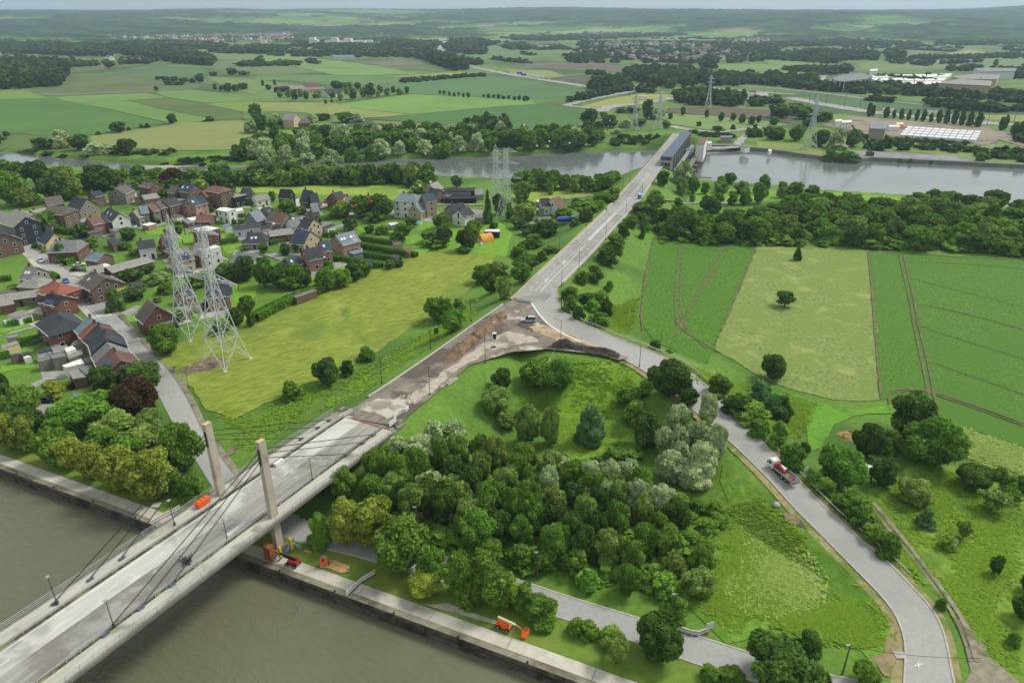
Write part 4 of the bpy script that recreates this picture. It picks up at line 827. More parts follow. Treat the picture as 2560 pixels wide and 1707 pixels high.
# --- along the river
RL = {'oak': 'green riverside tree on the village bank of the river', 'dark': 'dark riverside tree on the village bank of the river', 'birch': 'light riverside tree on the village bank of the river', 'lime': 'bright riverside tree on the village bank of the river'}
boxes(['oak', 'dark', 'birch'], 'a5', [100, 20, 300, 220, 290, 10, 500, 270, 500, 60, 760, 380, 0, 110, 270, 440, 770, 50, 1080, 310, 1080, 80, 1220, 260, 1200, 50, 1360, 200, 380, 160, 620, 400, 120, 230, 350, 440, 0, 0, 110, 120], 'large tree in the dark grove between village and river, upper left', 'grove by the river at left')
boxes('purple', 'a5', [1480, 80, 1690, 235], 'dark round tree between the river and the red-roofed shed'); boxes(['oak', 'dark'], 'a5', [1700, 85, 1890, 225, 1890, 50, 2150, 265, 1340, 90, 1490, 215, 2060, 220, 2165, 325, 2150, 100, 2290, 240, 2270, 95, 2420, 240], 'riverside tree behind the long row of brick houses', 'riverside trees behind the brick houses'); boxes('yel', 'a5', [1795, 185, 1930, 305], 'bright yellow-green tree beside the brick houses')
fill(['oak', 'birch', 'birch', 'dark'], 's', [640, 446, 800, 446, 1000, 446, 1090, 452, 1090, 464, 900, 466, 640, 466], 6.0, (8, 12), (8, 11), RL, 'village bank of the river', seed=21, cap=34)
fill(['lime', 'oak'], 's', [1290, 462, 1400, 466, 1470, 470, 1470, 482, 1290, 476], 5.0, (7, 10), (7, 9), RL, 'village bank of the river', seed=22, cap=20)
fill(['lime', 'oak'], 's', [1480, 470, 1545, 464, 1545, 478, 1490, 482], 5.0, (6, 9), (7, 9), RL, 'village bank of the river', seed=23, cap=8)
FL = {'oak': 'green tree on the far bank of the river', 'dark': 'dark tree on the far bank of the river', 'wwil': 'silvery willow on the far bank of the river'}
fill(['oak', 'oak', 'dark', 'wwil'], 's', [575, 410, 640, 372, 760, 355, 930, 345, 1150, 345, 1300, 345, 1500, 345, 1500, 368, 1340, 378, 1200, 382, 1000, 395, 800, 400], 8.2, (9, 14), (9, 14), FL, 'far river bank', seed=31, cap=110)
boxes(['dark', 'wwil'], 'a1', [290, 1270, 500, 1380, 500, 1195, 660, 1370, 660, 1240, 830, 1390, 780, 1310, 970, 1430, 1070, 1280, 1250, 1430, 960, 1340, 1080, 1410], 'riverside bush tree on the meadow bank at left', 'bush trees on the left meadow bank')
boxes('dark', 'a1', [1020, 1120, 1160, 1225], 'large round field tree between green field and pale meadow'); boxes('dark', 'a1', [1540, 1048, 1622, 1142], 'upright field tree on the pale meadow edge'); boxes('dshrub', 'a1', [1870, 1070, 1970, 1120], 'low wide bush on the pale meadow edge')
boxes('dshrub', 'a1', [1280, 1138, 1320, 1175, 1330, 1128, 1378, 1175, 880, 1205, 930, 1245, 1160, 1165, 1205, 1200, 30, 1205, 95, 1252], 'small bush on the edge of the far green field', 'small field-edge bushes')
boxes(['dark', 'oak', 'wwil'], 'a2', [0, 1040, 110, 1230, -60, 960, 60, 1100, 130, 1040, 230, 1130, 200, 1090, 340, 1180, 110, 1100, 220, 1200, 460, 1035, 570, 1130, 560, 1045, 690, 1110, 740, 1035, 900, 1130, 880, 1040, 990, 1125, 340, 1170, 480, 1260, 480, 1150, 600, 1230, -100, 1100, 20, 1225], 'tree around the pale-roofed farm barn', 'trees around the pale-roofed barn')
boxes('dark', 'a3', [630, 1005, 790, 1165], 'tall dark tree on the far river bank left of the pylons'); boxes(['oak', 'dark', 'wwil'], 'a3', [800, 1030, 880, 1090, 820, 1060, 980, 1180, 980, 1090, 1100, 1175, 1100, 1090, 1230, 1160, 1190, 920, 1290, 1100, 1270, 1000, 1410, 1100, 1370, 1110, 1450, 1180, 730, 1120, 840, 1270, 910, 1180, 1010, 1235, 940, 985, 1050, 1040, 1050, 980, 1180, 1040], 'tree among the pylons on the far river bank', 'trees among the far bank pylons')
boxes('dark', 'a3', [1430, 1040, 1475, 1098, 1545, 985, 1590, 1065, 1765, 1010, 1810, 1085, 1890, 1035, 1945, 1118, 2003, 1040, 2055, 1115, 2072, 1050, 2138, 1138, 2163, 1070, 2230, 1152, 2240, 1060, 2290, 1130], 'round tree in the row along the brown field beyond the river', 'row along the brown field')
boxes('dshrub', 'a3', [1690, 1115, 1735, 1162, 2005, 1140, 2050, 1195, 2210, 1140, 2255, 1195, 1830, 1170, 1960, 1205], 'bush on the light meadow beyond the river', 'bushes on the light meadow')
boxes(['dark', 'oak'], 'a4', [0, 960, 190, 1090, 150, 950, 330, 1060, 420, 1030, 590, 1120, 10, 1075, 100, 1155, 310, 1100, 400, 1170, 250, 980, 420, 1100], 'dark tree in the clump left of the tall right pylon', 'clump left of the right pylon')
boxes(['oak', 'dark', 'wwil'], 'a4', [190, 1150, 330, 1300, 400, 1200, 560, 1350, 540, 1180, 700, 1370, 680, 1190, 850, 1350, 0, 1180, 150, 1290, 560, 1310, 720, 1380], 'tree in the grove right of the tall right pylon', 'grove right of the right pylon')
boxes('shrub', 'a4', [500, 1370, 650, 1470, 640, 1385, 830, 1480, 1190, 1450, 1228, 1478, 1290, 1455, 1325, 1482, 1485, 1470, 1515, 1490, 1900, 1400, 1985, 1485], 'shrub on the concrete bank of the upper basin', 'shrubs on the basin bank')
boxes('poplar', 'a4', [900, 950, 945, 1070, 940, 970, 975, 1070, 1055, 985, 1105, 1085, 1135, 1010, 1167, 1088, 1198, 1000, 1240, 1098, 1270, 1010, 1305, 1105, 1340, 1010, 1378, 1110, 1400, 1005, 1442, 1118, 1473, 1040, 1508, 1122, 1535, 1010, 1585, 1130, 1605, 1010, 1655, 1138, 1675, 1005, 1728, 1145, 1745, 1020, 1795, 1155, 1815, 1025, 1868, 1165, 1893, 1030, 1952, 1172], 'columnar poplar in the row behind the white container rows', 'poplar row', base=.15)
boxes('poplar', 'a4', [2110, 1080, 2165, 1200, 2150, 1060, 2190, 1190, 2225, 1125, 2285, 1240, 2280, 1120, 2345, 1270], 'dark poplar in the clump right of the white containers', 'poplars right of the containers', base=.15)
boxes('dark', 'a4', [1685, 860, 1778, 970], 'rounded tree standing alone by the motorway bank'); boxes('dark', 'a4', [2060, 550, 2105, 622], 'single dark tree behind the grey factory hall', base=.1)
# --- small rows and lone trees far away
boxes('dark', 'a2', [1675, 830, 1700, 865, 1710, 833, 1745, 868, 1762, 842, 1788, 888, 1805, 850, 1832, 892, 1847, 848, 1875, 880, 1893, 855, 1918, 900, 1933, 850, 1965, 902, 2077, 868, 2103, 895, 2115, 865, 2150, 905, 2165, 870, 2200, 900, 2208, 866, 2243, 910, 2252, 880, 2288, 912, 2305, 878, 2335, 912], 'small round tree in the dotted row across the green field', 'dotted row across the green field')
boxes('dark', 'a3', [5, 885, 38, 925, 48, 880, 85, 922, 95, 885, 130, 935, 120, 885, 160, 930], 'small round tree at the right end of the green field row', 'end of the dotted row')
boxes(['birch', 'dark'], 'a2', [270, 825, 330, 900, 330, 830, 395, 925, 385, 820, 440, 895, 440, 845, 490, 920, 520, 835, 600, 905, 670, 850, 730, 905, 750, 840, 800, 930, 850, 820, 925, 918, 955, 800, 1015, 895, 1010, 768, 1105, 895, 1105, 835, 1145, 895, 1115, 790, 1165, 870, 1175, 810, 1240, 880, 1240, 795, 1285, 860, 1285, 812, 1350, 872, 1365, 798, 1408, 860, 195, 830, 245, 900, 690, 745, 800, 825, 800, 755, 900, 815, 900, 760, 970, 820, 815, 800, 860, 870], 'tree along the lane by the big farm', 'trees by the big farm')
boxes('dark', 'a2', [630, 915, 655, 960, 685, 915, 710, 950, 50, 740, 80, 795, 160, 735, 188, 788, 85, 780, 140, 830], 'small lone tree near the big farm', 'lone trees by the big farm')
boxes('dark', 'a1', [1960, 770, 1995, 830, 2015, 790, 2050, 840, 2060, 765, 2130, 850, 2130, 780, 2200, 845, 2180, 765, 2280, 825, 2085, 625, 2180, 690, 2180, 660, 2290, 695, 1920, 660, 2000, 700], 'tree in the clump left of the big farm', 'clump left of the big farm')
boxes('dark', 'a1', [1420, 700, 1480, 735, 1480, 700, 1560, 745, 1560, 705, 1640, 750, 1640, 715, 1730, 760, 1740, 720, 1800, 765, 1800, 680, 1880, 765, 1500, 745, 1600, 785, 1600, 750, 1700, 785], 'tree in the small copse amid the far fields', 'copse amid the far fields'); boxes('dark', 'a1', [950, 550, 1055, 635, 1420, 795, 1455, 832], 'lone dark tree by the far farmstead', 'lone trees by the far farmstead')

# --- distant woods: too many to count
def far_wood(name, mat, areas, seed=1, nleaf=36):
    rs = np.random.RandomState(seed); protos = [crown_np(dome, 5, .26, nleaf, .2, 900+i, .05, .8, core=False, flat=.8) for i in range(4)]
    cores = []
    for i in range(4):
        V, F, t = crown_np(dome, 4, .3, 1, .1, 900+i, .0, .8, core=True); cores.append((V[4:], F[1:]-4))
    VV, FF, TT, n = [], [], [], 0
    for crop, poly, gap, hr, wr in areas:
        P = [G(*p) for p in C(crop, *poly)]; x0, x1 = min(p[0] for p in P), max(p[0] for p in P); y0, y1 = min(p[1] for p in P), max(p[1] for p in P)
        X, Y = np.meshgrid(np.arange(x0, x1+gap, gap), np.arange(y0, y1+gap, gap)); X = X.ravel()+rs.uniform(-.4, .4, X.size)*gap; Y = Y.ravel()+rs.uniform(-.4, .4, Y.size)*gap
        ok = in_poly(X, Y, P); X, Y = X[ok], Y[ok]; Z = np.maximum(ground_h(X, Y), -4)
        for x, y, z in zip(X, Y, Z):
            i = rs.randint(4); a = rs.rand()*6.28; w_ = rs.uniform(*wr); h = rs.uniform(*hr); tn = rs.rand()
            for V, F, tone in ((protos[i][0], protos[i][1], protos[i][2]), (cores[i][0], cores[i][1], None)):
                c, s_ = math.cos(a)*w_, math.sin(a)*w_
                VV.append(np.stack([x+V[:, 0]*c-V[:, 1]*s_, y+V[:, 0]*s_+V[:, 1]*c, z+V[:, 2]*h-.5], 1)); FF.append(F+n); n += len(V)
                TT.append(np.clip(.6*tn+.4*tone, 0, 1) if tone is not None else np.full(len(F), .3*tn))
    me = np_mesh(name, np.concatenate(VV), np.concatenate(FF), {'tone': np.concatenate(TT)}); me.materials.append(mat)
    return tag(link(name, me), kind='stuff')
FW = [
 ('a1', [-300, 640, 0, 625, 250, 600, 560, 600, 640, 660, 560, 790, 200, 815, -300, 830], 13, (13, 19), (12, 18)),
 ('a1', [-300, 520, 0, 560, 240, 545, 240, 575, 100, 600, -300, 640], 18, (8, 13), (14, 20)),
 ('a1', [60, 490, 150, 430, 420, 410, 760, 440, 1000, 450, 1080, 485, 1000, 520, 600, 515, 260, 500], 20, (12, 17), (16, 24)),
 ('a1', [1100, 470, 1500, 490, 1800, 520, 1970, 575, 1950, 610, 1600, 585, 1380, 530, 1120, 510], 16, (13, 18), (13, 18)),
 ('a1', [1110, 575, 1380, 560, 1380, 590, 1110, 596], 14, (9, 13), (12, 16)),
 ('a1', [980, 415, 1500, 405, 1800, 415, 2080, 440, 2080, 455, 1500, 450, 1100, 440], 24, (13, 18), (20, 30)),
 ('a1', [1500, 460, 1800, 470, 1790, 495, 1680, 495, 1640, 485], 20, (9, 14), (16, 22)), ('a1', [1900, 485, 2060, 465, 2600, 470, 2600, 500, 2100, 495], 20, (9, 14), (16, 24)),
 ('a1', [-300, 410, 0, 400, 140, 380, 140, 410, 60, 440, -300, 470], 25, (10, 15), (20, 28)),
 ('a2', [450, 525, 700, 500, 900, 525, 1300, 525, 1500, 545, 1300, 520, 1500, 500, 1300, 470, 700, 480, 300, 490], 24, (9, 14), (20, 28)),
 ('a2', [0, 440, 300, 440, 800, 420, 1100, 430, 1340, 460, 1340, 490, 800, 470, 300, 480, 0, 480], 30, (9, 14), (24, 34)),
 ('a2', [1150, 400, 1400, 390, 1690, 410, 1600, 470, 1430, 450, 1200, 430], 30, (12, 17), (26, 36)),
 ('a2', [1540, 520, 1620, 500, 1760, 560, 1920, 610, 1940, 645, 1830, 655, 1700, 610, 1560, 560], 16, (15, 20), (15, 20)),
 ('a2', [1370, 500, 1500, 480, 1600, 500, 1560, 560, 1450, 535], 18, (10, 14), (16, 22)), ('a2', [1730, 440, 1800, 430, 2100, 470, 2110, 505, 1890, 500, 1760, 475], 22, (11, 15), (20, 26)), ('a2', [1780, 390, 2000, 370, 2170, 410, 2160, 430, 1850, 430], 28, (12, 17), (24, 34)), ('a2', [1900, 570, 2060, 572, 2050, 600, 1940, 600], 16, (9, 12), (14, 18)), ('a2', [2270, 440, 2500, 425, 2500, 462, 2290, 462], 24, (10, 14), (20, 28)),
 ('a2', [1285, 752, 1360, 740, 1900, 700, 2110, 690, 2110, 706, 1900, 718, 1380, 765], 9, (4, 6), (7, 10)),
 ('a3', [0, 340, 240, 350, 600, 330, 900, 325, 1400, 300, 1650, 300, 1600, 330, 1100, 350, 700, 370, 250, 380, 0, 370], 34, (9, 14), (28, 40)),
 ('a3', [600, 420, 1000, 400, 1500, 400, 2350, 410, 2500, 440, 2350, 560, 1900, 590, 1560, 600, 1200, 560, 850, 550, 700, 500], 32, (8, 13), (16, 24)),
 ('a3', [500, 530, 700, 520, 860, 540, 800, 565, 600, 590, 520, 570], 20, (8, 12), (14, 20)),
 ('a3', [1050, 655, 1250, 660, 1600, 690, 1850, 720, 2060, 740, 2040, 800, 1700, 790, 1500, 800, 1450, 820, 1300, 790, 1060, 720], 16, (10, 15), (14, 20)),
 ('a3', [710, 785, 860, 730, 1080, 740, 1100, 790, 960, 830, 740, 825], 14, (8, 12), (12, 17)), ('a3', [1150, 830, 1300, 810, 1300, 860, 1180, 875], 12, (8, 11), (11, 15)),
 ('a3', [515, 915, 700, 880, 950, 810, 1120, 795, 1150, 820, 950, 865, 700, 915, 520, 950], 11, (5, 8), (9, 13)),
 ('a3', [1500, 890, 1700, 860, 1880, 870, 2130, 910, 2130, 980, 1900, 975, 1650, 975, 1500, 950], 14, (8, 13), (12, 17)), ('a3', [2180, 935, 2450, 930, 2450, 985, 2190, 980], 14, (7, 10), (12, 16)),
 ('a3', [1230, 630, 1300, 625, 1650, 630, 1720, 655, 1500, 670, 1240, 655], 18, (8, 12), (14, 19)), ('a3', [680, 670, 870, 670, 870, 705, 690, 690], 14, (6, 9), (11, 15)), ('a3', [1740, 560, 1860, 560, 1860, 640, 1740, 640], 20, (13, 18), (18, 24)), ('a3', [1850, 700, 2100, 690, 2350, 740, 2350, 770, 2000, 790, 1860, 760], 16, (8, 12), (13, 18)),
 ('a4', [-50, 700, 80, 710, 250, 730, 420, 720, 400, 660, 700, 640, 770, 650, 760, 675, 480, 690, 390, 760, 520, 800, 900, 800, 900, 870, 500, 840, 100, 800, -50, 790], 15, (8, 12), (13, 18)),
 ('a4', [820, 800, 1150, 805, 1450, 815, 1900, 850, 2350, 880, 2500, 890, 2500, 960, 2350, 960, 1780, 900, 1200, 880, 850, 850], 13, (6, 10), (12, 17)),
 ('a4', [1450, 940, 1700, 960, 2350, 1010, 2500, 1020, 2500, 1040, 1950, 1030, 1450, 985], 12, (6, 9), (11, 15)), ('a4', [830, 905, 1150, 925, 1150, 950, 840, 920], 12, (5, 8), (11, 15)),
 ('a4', [0, 510, 280, 490, 480, 480, 720, 490, 1000, 500, 1010, 550, 700, 560, 640, 590, 300, 555, 0, 550], 22, (9, 14), (15, 22)), ('a4', [0, 410, 400, 400, 640, 370, 900, 390, 1400, 410, 1380, 425, 900, 420, 600, 425, 0, 440], 28, (9, 13), (20, 30)), ('a4', [1090, 495, 1240, 490, 1240, 550, 1100, 545], 20, (11, 15), (16, 22)), ('a4', [1300, 535, 1700, 530, 2350, 505, 2350, 520, 1850, 545, 1300, 550], 14, (7, 10), (12, 16)), ('a4', [1500, 400, 1760, 380, 2130, 400, 2350, 400, 2350, 415, 1760, 420], 24, (8, 12), (18, 26)),
 ('a4', [0, 190, 600, 180, 1200, 170, 1800, 200, 2000, 250, 1300, 290, 700, 295, 0, 300], 60, (10, 16), (50, 70)),
 ('a4', [1640, 640, 1880, 630, 1880, 655, 1660, 660], 14, (7, 10), (12, 16)), ('a4', [2230, 690, 2400, 640, 2500, 650, 2500, 720, 2240, 735], 14, (9, 12), (13, 18)), ('a4', [2220, 1220, 2500, 1260, 2500, 1350, 2280, 1320], 9, (6, 9), (9, 12)), ('a4', [2200, 1290, 2260, 1290, 2260, 1310, 2200, 1310], 9, (4, 6), (8, 10)),
 ('a4', [850, 1330, 1200, 1320, 1800, 1350, 2350, 1400, 2350, 1490, 2000, 1480, 1900, 1430, 1400, 1390, 960, 1385], 9, (2.5, 5), (7, 10)), ('a4', [860, 1250, 1400, 1290, 1900, 1320, 1900, 1330, 1300, 1310, 850, 1275], 7, (2, 3.5), (6, 8)),
 ('a3', [900, 1290, 1000, 1260, 1300, 1270, 1390, 1300, 1300, 1340, 1000, 1340, 870, 1345], 8, (2, 4.5), (6, 9)), ('a3', [2180, 1190, 2350, 1200, 2500, 1230, 2500, 1300, 2350, 1270, 2190, 1260], 8, (3, 6), (7, 10)), ('a3', [1640, 1210, 1800, 1230, 2050, 1240, 2050, 1270, 1800, 1260, 1640, 1240], 8, (2, 4), (6, 9)),
 ('a1', [-300, 1290, 0, 1280, 60, 1340, -300, 1360], 9, (4, 7), (8, 11)), ('a1', [1290, 1400, 1600, 1390, 1620, 1440, 1400, 1440, 1000, 1430, 1000, 1410], 8, (2, 4), (6, 9)), ('a1', [1450, 1480, 2100, 1440, 2350, 1450, 2400, 1480, 2100, 1495, 1500, 1505], 7, (1.5, 3.5), (6, 8)), ('a1', [0, 1380, 400, 1410, 680, 1440, 640, 1420, 300, 1385, 0, 1365], 8, (1.5, 3), (6, 9)),
 ('a2', [1870, 1200, 2000, 1150, 2350, 1170, 2350, 1230, 1900, 1230], 10, (9, 13), (10, 14)),
]
far_wood('far_wood', LEAF['far'], FW)
# ================================================================== THE BRIDGE OVER THE CANAL
BO = np.array([-48.977, 105.517]); BU = np.array([.48148, .87646]); BV = np.array([-.87646, .48148]); BRZ = math.atan2(BU[1], BU[0])
def BT(t, v, z=8.0): p = BO+BU*t+BV*v; return (p[0], p[1], z)
bridge = empty('canal_bridge', BT(0, 0, 0), BRZ, 'long concrete cable-stayed road bridge over the canal, closed and dusty', 'bridge')
m_deck = M('dusty_deck', '#aeaca5', '#bfbdb5', .5, '#918f89', .08, (.48, .62), rough=.9, stretch=(BRZ, 9, 1), c4='#c3c1bb', s4=.12, t4=(.56, .7))
m_deck2 = M('scraped_deck', '#807e77', '#9f9c95', 2.2, '#76736c', .09, (.5, .64), rough=.92, stretch=(BRZ, 26, 1), c4='#b1aea7', s4=.2, t4=(.56, .7))
m_walk = M('walkway_concrete', '#a4a196', '#b6b3a8', .6, '#86836f', .12, (.52, .66), rough=.9, stretch=(BRZ, 6, 1))
m_edge = M('edge_beam_concrete', '#6d6a62', '#807d74', .6, '#6d6a60', .2, (.5, .66), rough=.92)
m_tower = M('tower_concrete', '#a39b8a', '#b2aa98', .5, '#8d8676', .15, (.5, .64), rough=.92, stretch=(0, 1, 1))
m_steel = M('dark_steel', '#26292b', '#34373a', 2, rough=.6, world=False)
m_rail = M('galvanised_rail', '#8d918f', '#a3a6a4', 2, rough=.5, world=False)
m_moss = M('mossy_gutter', '#3e3d2a', '#5a5739', 1.4, '#83804f', .4, (.5, .62), rough=.95, stretch=(BRZ, 4, 1))
m_rust = M('rusty_steel', '#7a4a30', '#965e3e', 2, rough=.9)
m_cable = M('black_cable', '#151618', rough=.5)
m_under = M('stained_soffit', '#4c4a45', '#5a5852', .4, rough=.95)  # girder and soffit in a darker tone than the edge beams
T0, T1 = -75.0, 33.0
def bbox(mb, t0, t1, v0, v1, z0, z1): mb.box(((t0+t1)/2, (v0+v1)/2, (z0+z1)/2), (t1-t0, v1-v0, z1-z0))
mb = MB(); bbox(mb, T0, T1, -7.7, 7.7, 7.2, 7.93); bbox(mb, T0, T1, -8.4, -7.702, 7.74, 7.93); bbox(mb, T0, T1, 7.702, 8.4, 7.74, 7.93); bbox(mb, T0, T1, -5.2, -3.0, 5.6, 7.202); bbox(mb, T0, T1, 3.0, 5.2, 5.6, 7.202)
for t in range(-72, 32, 6): bbox(mb, t, t+.5, -2.998, 2.998, 6.0, 7.19); bbox(mb, t, t+.4, -7.6, -5.202, 6.6, 7.19); bbox(mb, t, t+.4, 5.202, 7.6, 6.6, 7.19)
mb.build('girder', m_under, bridge)
mb = MB(); bbox(mb, T0, T1, .6, 5.0, 7.932, 8.0); rw = mb.build('roadway', m_deck, bridge)
mb = MB(); bbox(mb, T0, T1, -5.0, .598, 7.932, 7.995); mb.build('scraped_roadway', m_deck2, bridge)
for s in (1, -1):
    v0, v1 = sorted((s*5.55, s*8.4)); mb = MB(); bbox(mb, T0, T1, v0, v1, 7.932, 8.14); wk = mb.build('walkway', m_walk, bridge)
    v0, v1 = sorted((s*5.0, s*5.55)); mb = MB(); bbox(mb, T0, T1, v0, v1, 7.932, 8.06); mb.build('gutter', m_moss, bridge)
    v0, v1 = sorted((s*8.4, s*8.75)); mb = MB(); bbox(mb, T0, T1, v0, v1, 7.72, 8.28); mb.build('edge_beam', m_edge, bridge)
    mb = MB(); t = T0
    while t < T1: mb.bar((t, s*8.55, 8.3), (t, s*8.55, 9.3), .045); t += 2.0
    for z in (8.65, 8.97, 9.3): mb.bar((T0, s*8.55, z), (T1, s*8.55, z), .04 if z < 9.2 else .055)
    mb.build('railing', m_rail, bridge)
    mb = MB(); t = T0
    while t < T1: mb.box((t, s*5.3, 8.4), (.12, .12, .7)); t += 2.0
    bbox(mb, T0, T1, s*5.22-.04, s*5.22+.04, 8.5, 8.8); mb.build('crash_barrier', m_rail, bridge)
mb = MB(); bbox(mb, T0, T1, 4.55, 4.7, 8.0, 8.006); mb.build('edge_line', m_white, rw)
dash_me = MB().box((0, 0, .003), (1.9, .16, .006)).mesh('lane_dash'); dash_me.materials.append(m_white)
for t in list(np.arange(-66.2, 30, 8.25)): link('lane_dash', dash_me, rw).location = (t, 2.4, 8.0)
mb = MB()
for a, b, v in ((-7.9, -3.4, -3.9), (-7.7, -3.6, -3.5)): bbox(mb, a, b, v-.09, v+.09, 8.0, 8.30)
tag(mb.build('barrier_boards', m_white, None), 'white stacked barrier boards lying on the right lane near the bridge tower', 'barrier'); o = bpy.data.objects['barrier_boards']; o.location = BT(0, 0, 0); o.rotation_euler = (0, 0, BRZ)
mb = MB()
for k in range(3): bbox(mb, 11.3+.75*k, 12.0+.75*k, 4.1, 4.9, 8.0, 8.75)
o = mb.build('white_bag', m_white); o.location = BT(0, 0, 0); o.rotation_euler = (0, 0, BRZ); tag(o, 'white big bags beside the left kerb behind the right bridge tower', 'bag')
# towers with their cable slots
tw_front = (-31.4, -25.7, -20.2); tw_back = (29.8, 26.3, 21.2)
for s in (1, -1):
    v = s*6.75; tw = MB(); zt = 24.0 if s < 0 else 23.5
    tw.box((0, v, zt/2), (1.55, 1.05, zt), 0, .88); tb = tw.build('tower', m_tower, bridge)
    cp = MB(); cp.box((0, v, zt+.06), (1.38, .94, .12)); cp.build('tower_cap', M('tower_cap_stone', '#b39b74', '#c3ab84', 2, rough=.9) if s > 0 else bpy.data.materials['tower_cap_stone'], tb)
    sl_ = MB(); sl_.box((0, v, zt-3.0), (1.62, .34, 3.2)); sl_.build('cable_slot', m_steel, tb)
    pb = MB(); pb.box((0, v, .5), (2.6, 1.9, 1.6)); pb.build('tower_foot', m_edge, tb)
    av = s*6.9 if s > 0 else -5.62
    for k, (f_, b_) in enumerate(zip(tw_front, tw_back)):
        for tt in (f_, b_):
            cb = MB(); z0 = zt-1.9-.95*k; a = Vector((math.copysign(.7, tt), v, z0)); e = Vector((tt, av, 8.5)); n = 14
            for dv in (-.08, .08): cb.bar(a+Vector((0, dv, 0)), e+Vector((0, dv, 0)),   .042, 5)
            c_ = cb.build('cable', m_cable, bridge)
            an = MB(); d = (a-e).normalized(); an.bar(e-d*.4, e+d*1.2, .13, 6); an.box((tt, av, 8.25), (1.0, .5, .4)); an.build('cable_anchor', M('anchor_steel', '#4d565c', '#626c72', 2, rough=.6) if 'anchor_steel' not in bpy.data.materials else bpy.data.materials['anchor_steel'], bridge)
for t in (33.0,):
    mb = MB(); bbox(mb, 33.0, 34.6, -8.6, 8.6, 0, 7.9); ab = mb.build('abutment', m_edge, bridge)
    mb = MB(); bbox(mb, 33.0, 33.5, -8, 7.5, 7.9, 8.03); mb.build('expansion_joint', m_rust, ab)
    mb = MB(); bbox(mb, 35.9, 36.3, -7, 7, 7.9, 8.06); bbox(mb, 34.62, 37.0, -8.6, -7.6, 3, 8.2); bbox(mb, 34.62, 36.4, 7.6, 8.6, 3, 8.2); mb.build('wing_wall', m_edge, ab)
# scaffold-like jacks at the foot of the right tower
jk = empty('support_jack', BT(-1.2, -7.6, 0), BRZ, 'rust and blue steel support jacks at the foot of the right bridge tower', 'jack')
mb = MB(); mb.box((-1.2, .6, 1.6), (1.2, 1.6, 3.2)); mb.build('jack_block', m_rust, jk)
m_blue = M('blue_steel', '#2f5f9a', '#3d70ad', 2, rough=.5); mb = MB(); mb.bar((-.6, -1.4, .7), (3.0, -1.4, 2.6), .12); mb.bar((-.6, -1.0, .2), (3.6, -1.3, 1.0), .1); mb.build('brace', m_blue, jk)
m_yel = M('yellow_steel', '#c9a12a', rough=.5)
for q in (0, 1):
    mb = MB()
    for k in range(7): mb.box((-.4+2.6*q, -1.25, .8+.36*k), (.5, .5, .2))
    mb.build('jack_ring', m_yel, jk)
db = MB(); rs = random.Random(4)
for k in range(26): db.bar((rs.gauss(0, .55), rs.gauss(0, .55), .1), (rs.gauss(0, .6), rs.gauss(0, .6), rs.uniform(.2, .9)), .06)
tag(db.build('cable_scrap', m_steel, loc=BT(-15.5, -3.0, 8.0)), 'tangled heap of dark scrap cable lying on the scraped bridge lane', 'scrap')
# orange skip on the left walkway
sk = empty('site_skip', BT(-3.9, 7.0, 8.14), BRZ, 'bright orange skip standing on the left walkway beside the bridge tower', 'skip')
m_or = M('orange_paint', '#d9561c', '#e2662a', 2, rough=.5, world=False)
mb = MB(); mb.box((0, 0, .6), (2.5, 1.1, 1.0), 0, 1.08); mb.build('skip_body', m_or, sk); mb = MB()
for x in (-.8, 0, .8): mb.box((x, 0, 1.18), (.5, .8, .16))
mb.build('skip_lid', m_or, sk)

# ================================================================== LAMP POSTS AND STREET POLES
m_pole = M('pole_steel', '#5d625f', '#70756f', 2, rough=.6, world=False); m_pole_d = M('pole_dark_steel', '#3a3e3b', rough=.6); m_lamp = M('lamp_glass', '#8f9391', rough=.4)
m_wood = M('pole_wood', '#53483c', '#63584a', 3, rough=.95, world=False)
def lamp(x, y, z, h, arm, label, group, ang=0.0, m=None):
    r = empty('street_lamp', (x, y, z), ang, label, 'street lamp', group); m = m or m_pole_d
    mb = MB(); mb.bar((0, 0, -.1), (0, 0, h*.96), .085, 6, .055); mb.box((0, 0, .3), (.3, .3, .6)); mb.build('pole', m, r)
    if arm:
        mb = MB(); mb.path([(0, 0, h*.95), (.15*arm, 0, h*.99), (.5*arm, 0, h), (arm, 0, h)], .05, 5); mb.build('lamp_arm', m, r)
        mb = MB(); mb.box((arm*1.12, 0, h+.02), (.75, .3, .14)); mb.build('lamp_head', m_lamp, r)
    else:
        mb = MB(); mb.box((0, 0, h), (.5, .5, .16)); mb.build('lamp_head', m_lamp, r)
    return r
for (t, v, pt), lb in zip(((-31.3, 6.4, 1441), (-10.3, 6.6, 1251), (-29.9, -5.3, 1501), (-8.8, -5.1, 1297), (11.8, -5.0, 1144)), ('slim lamp post on the left bridge walkway nearest the bottom left corner', 'slim lamp post on the left bridge walkway beside the quay barrier', 'lamp post on the right bridge kerb nearest the bottom edge', 'lamp post on the right bridge kerb beside the white boards', 'lamp post on the right bridge kerb beyond the towers')):
    x, y, z = BT(t, v, 8.1); lamp(x, y, z, ztop(x, y, pt)-z, 0, lb, 'lamp posts on the bridge', BRZ)
ra = math.atan2(.87, .48)-math.pi/2
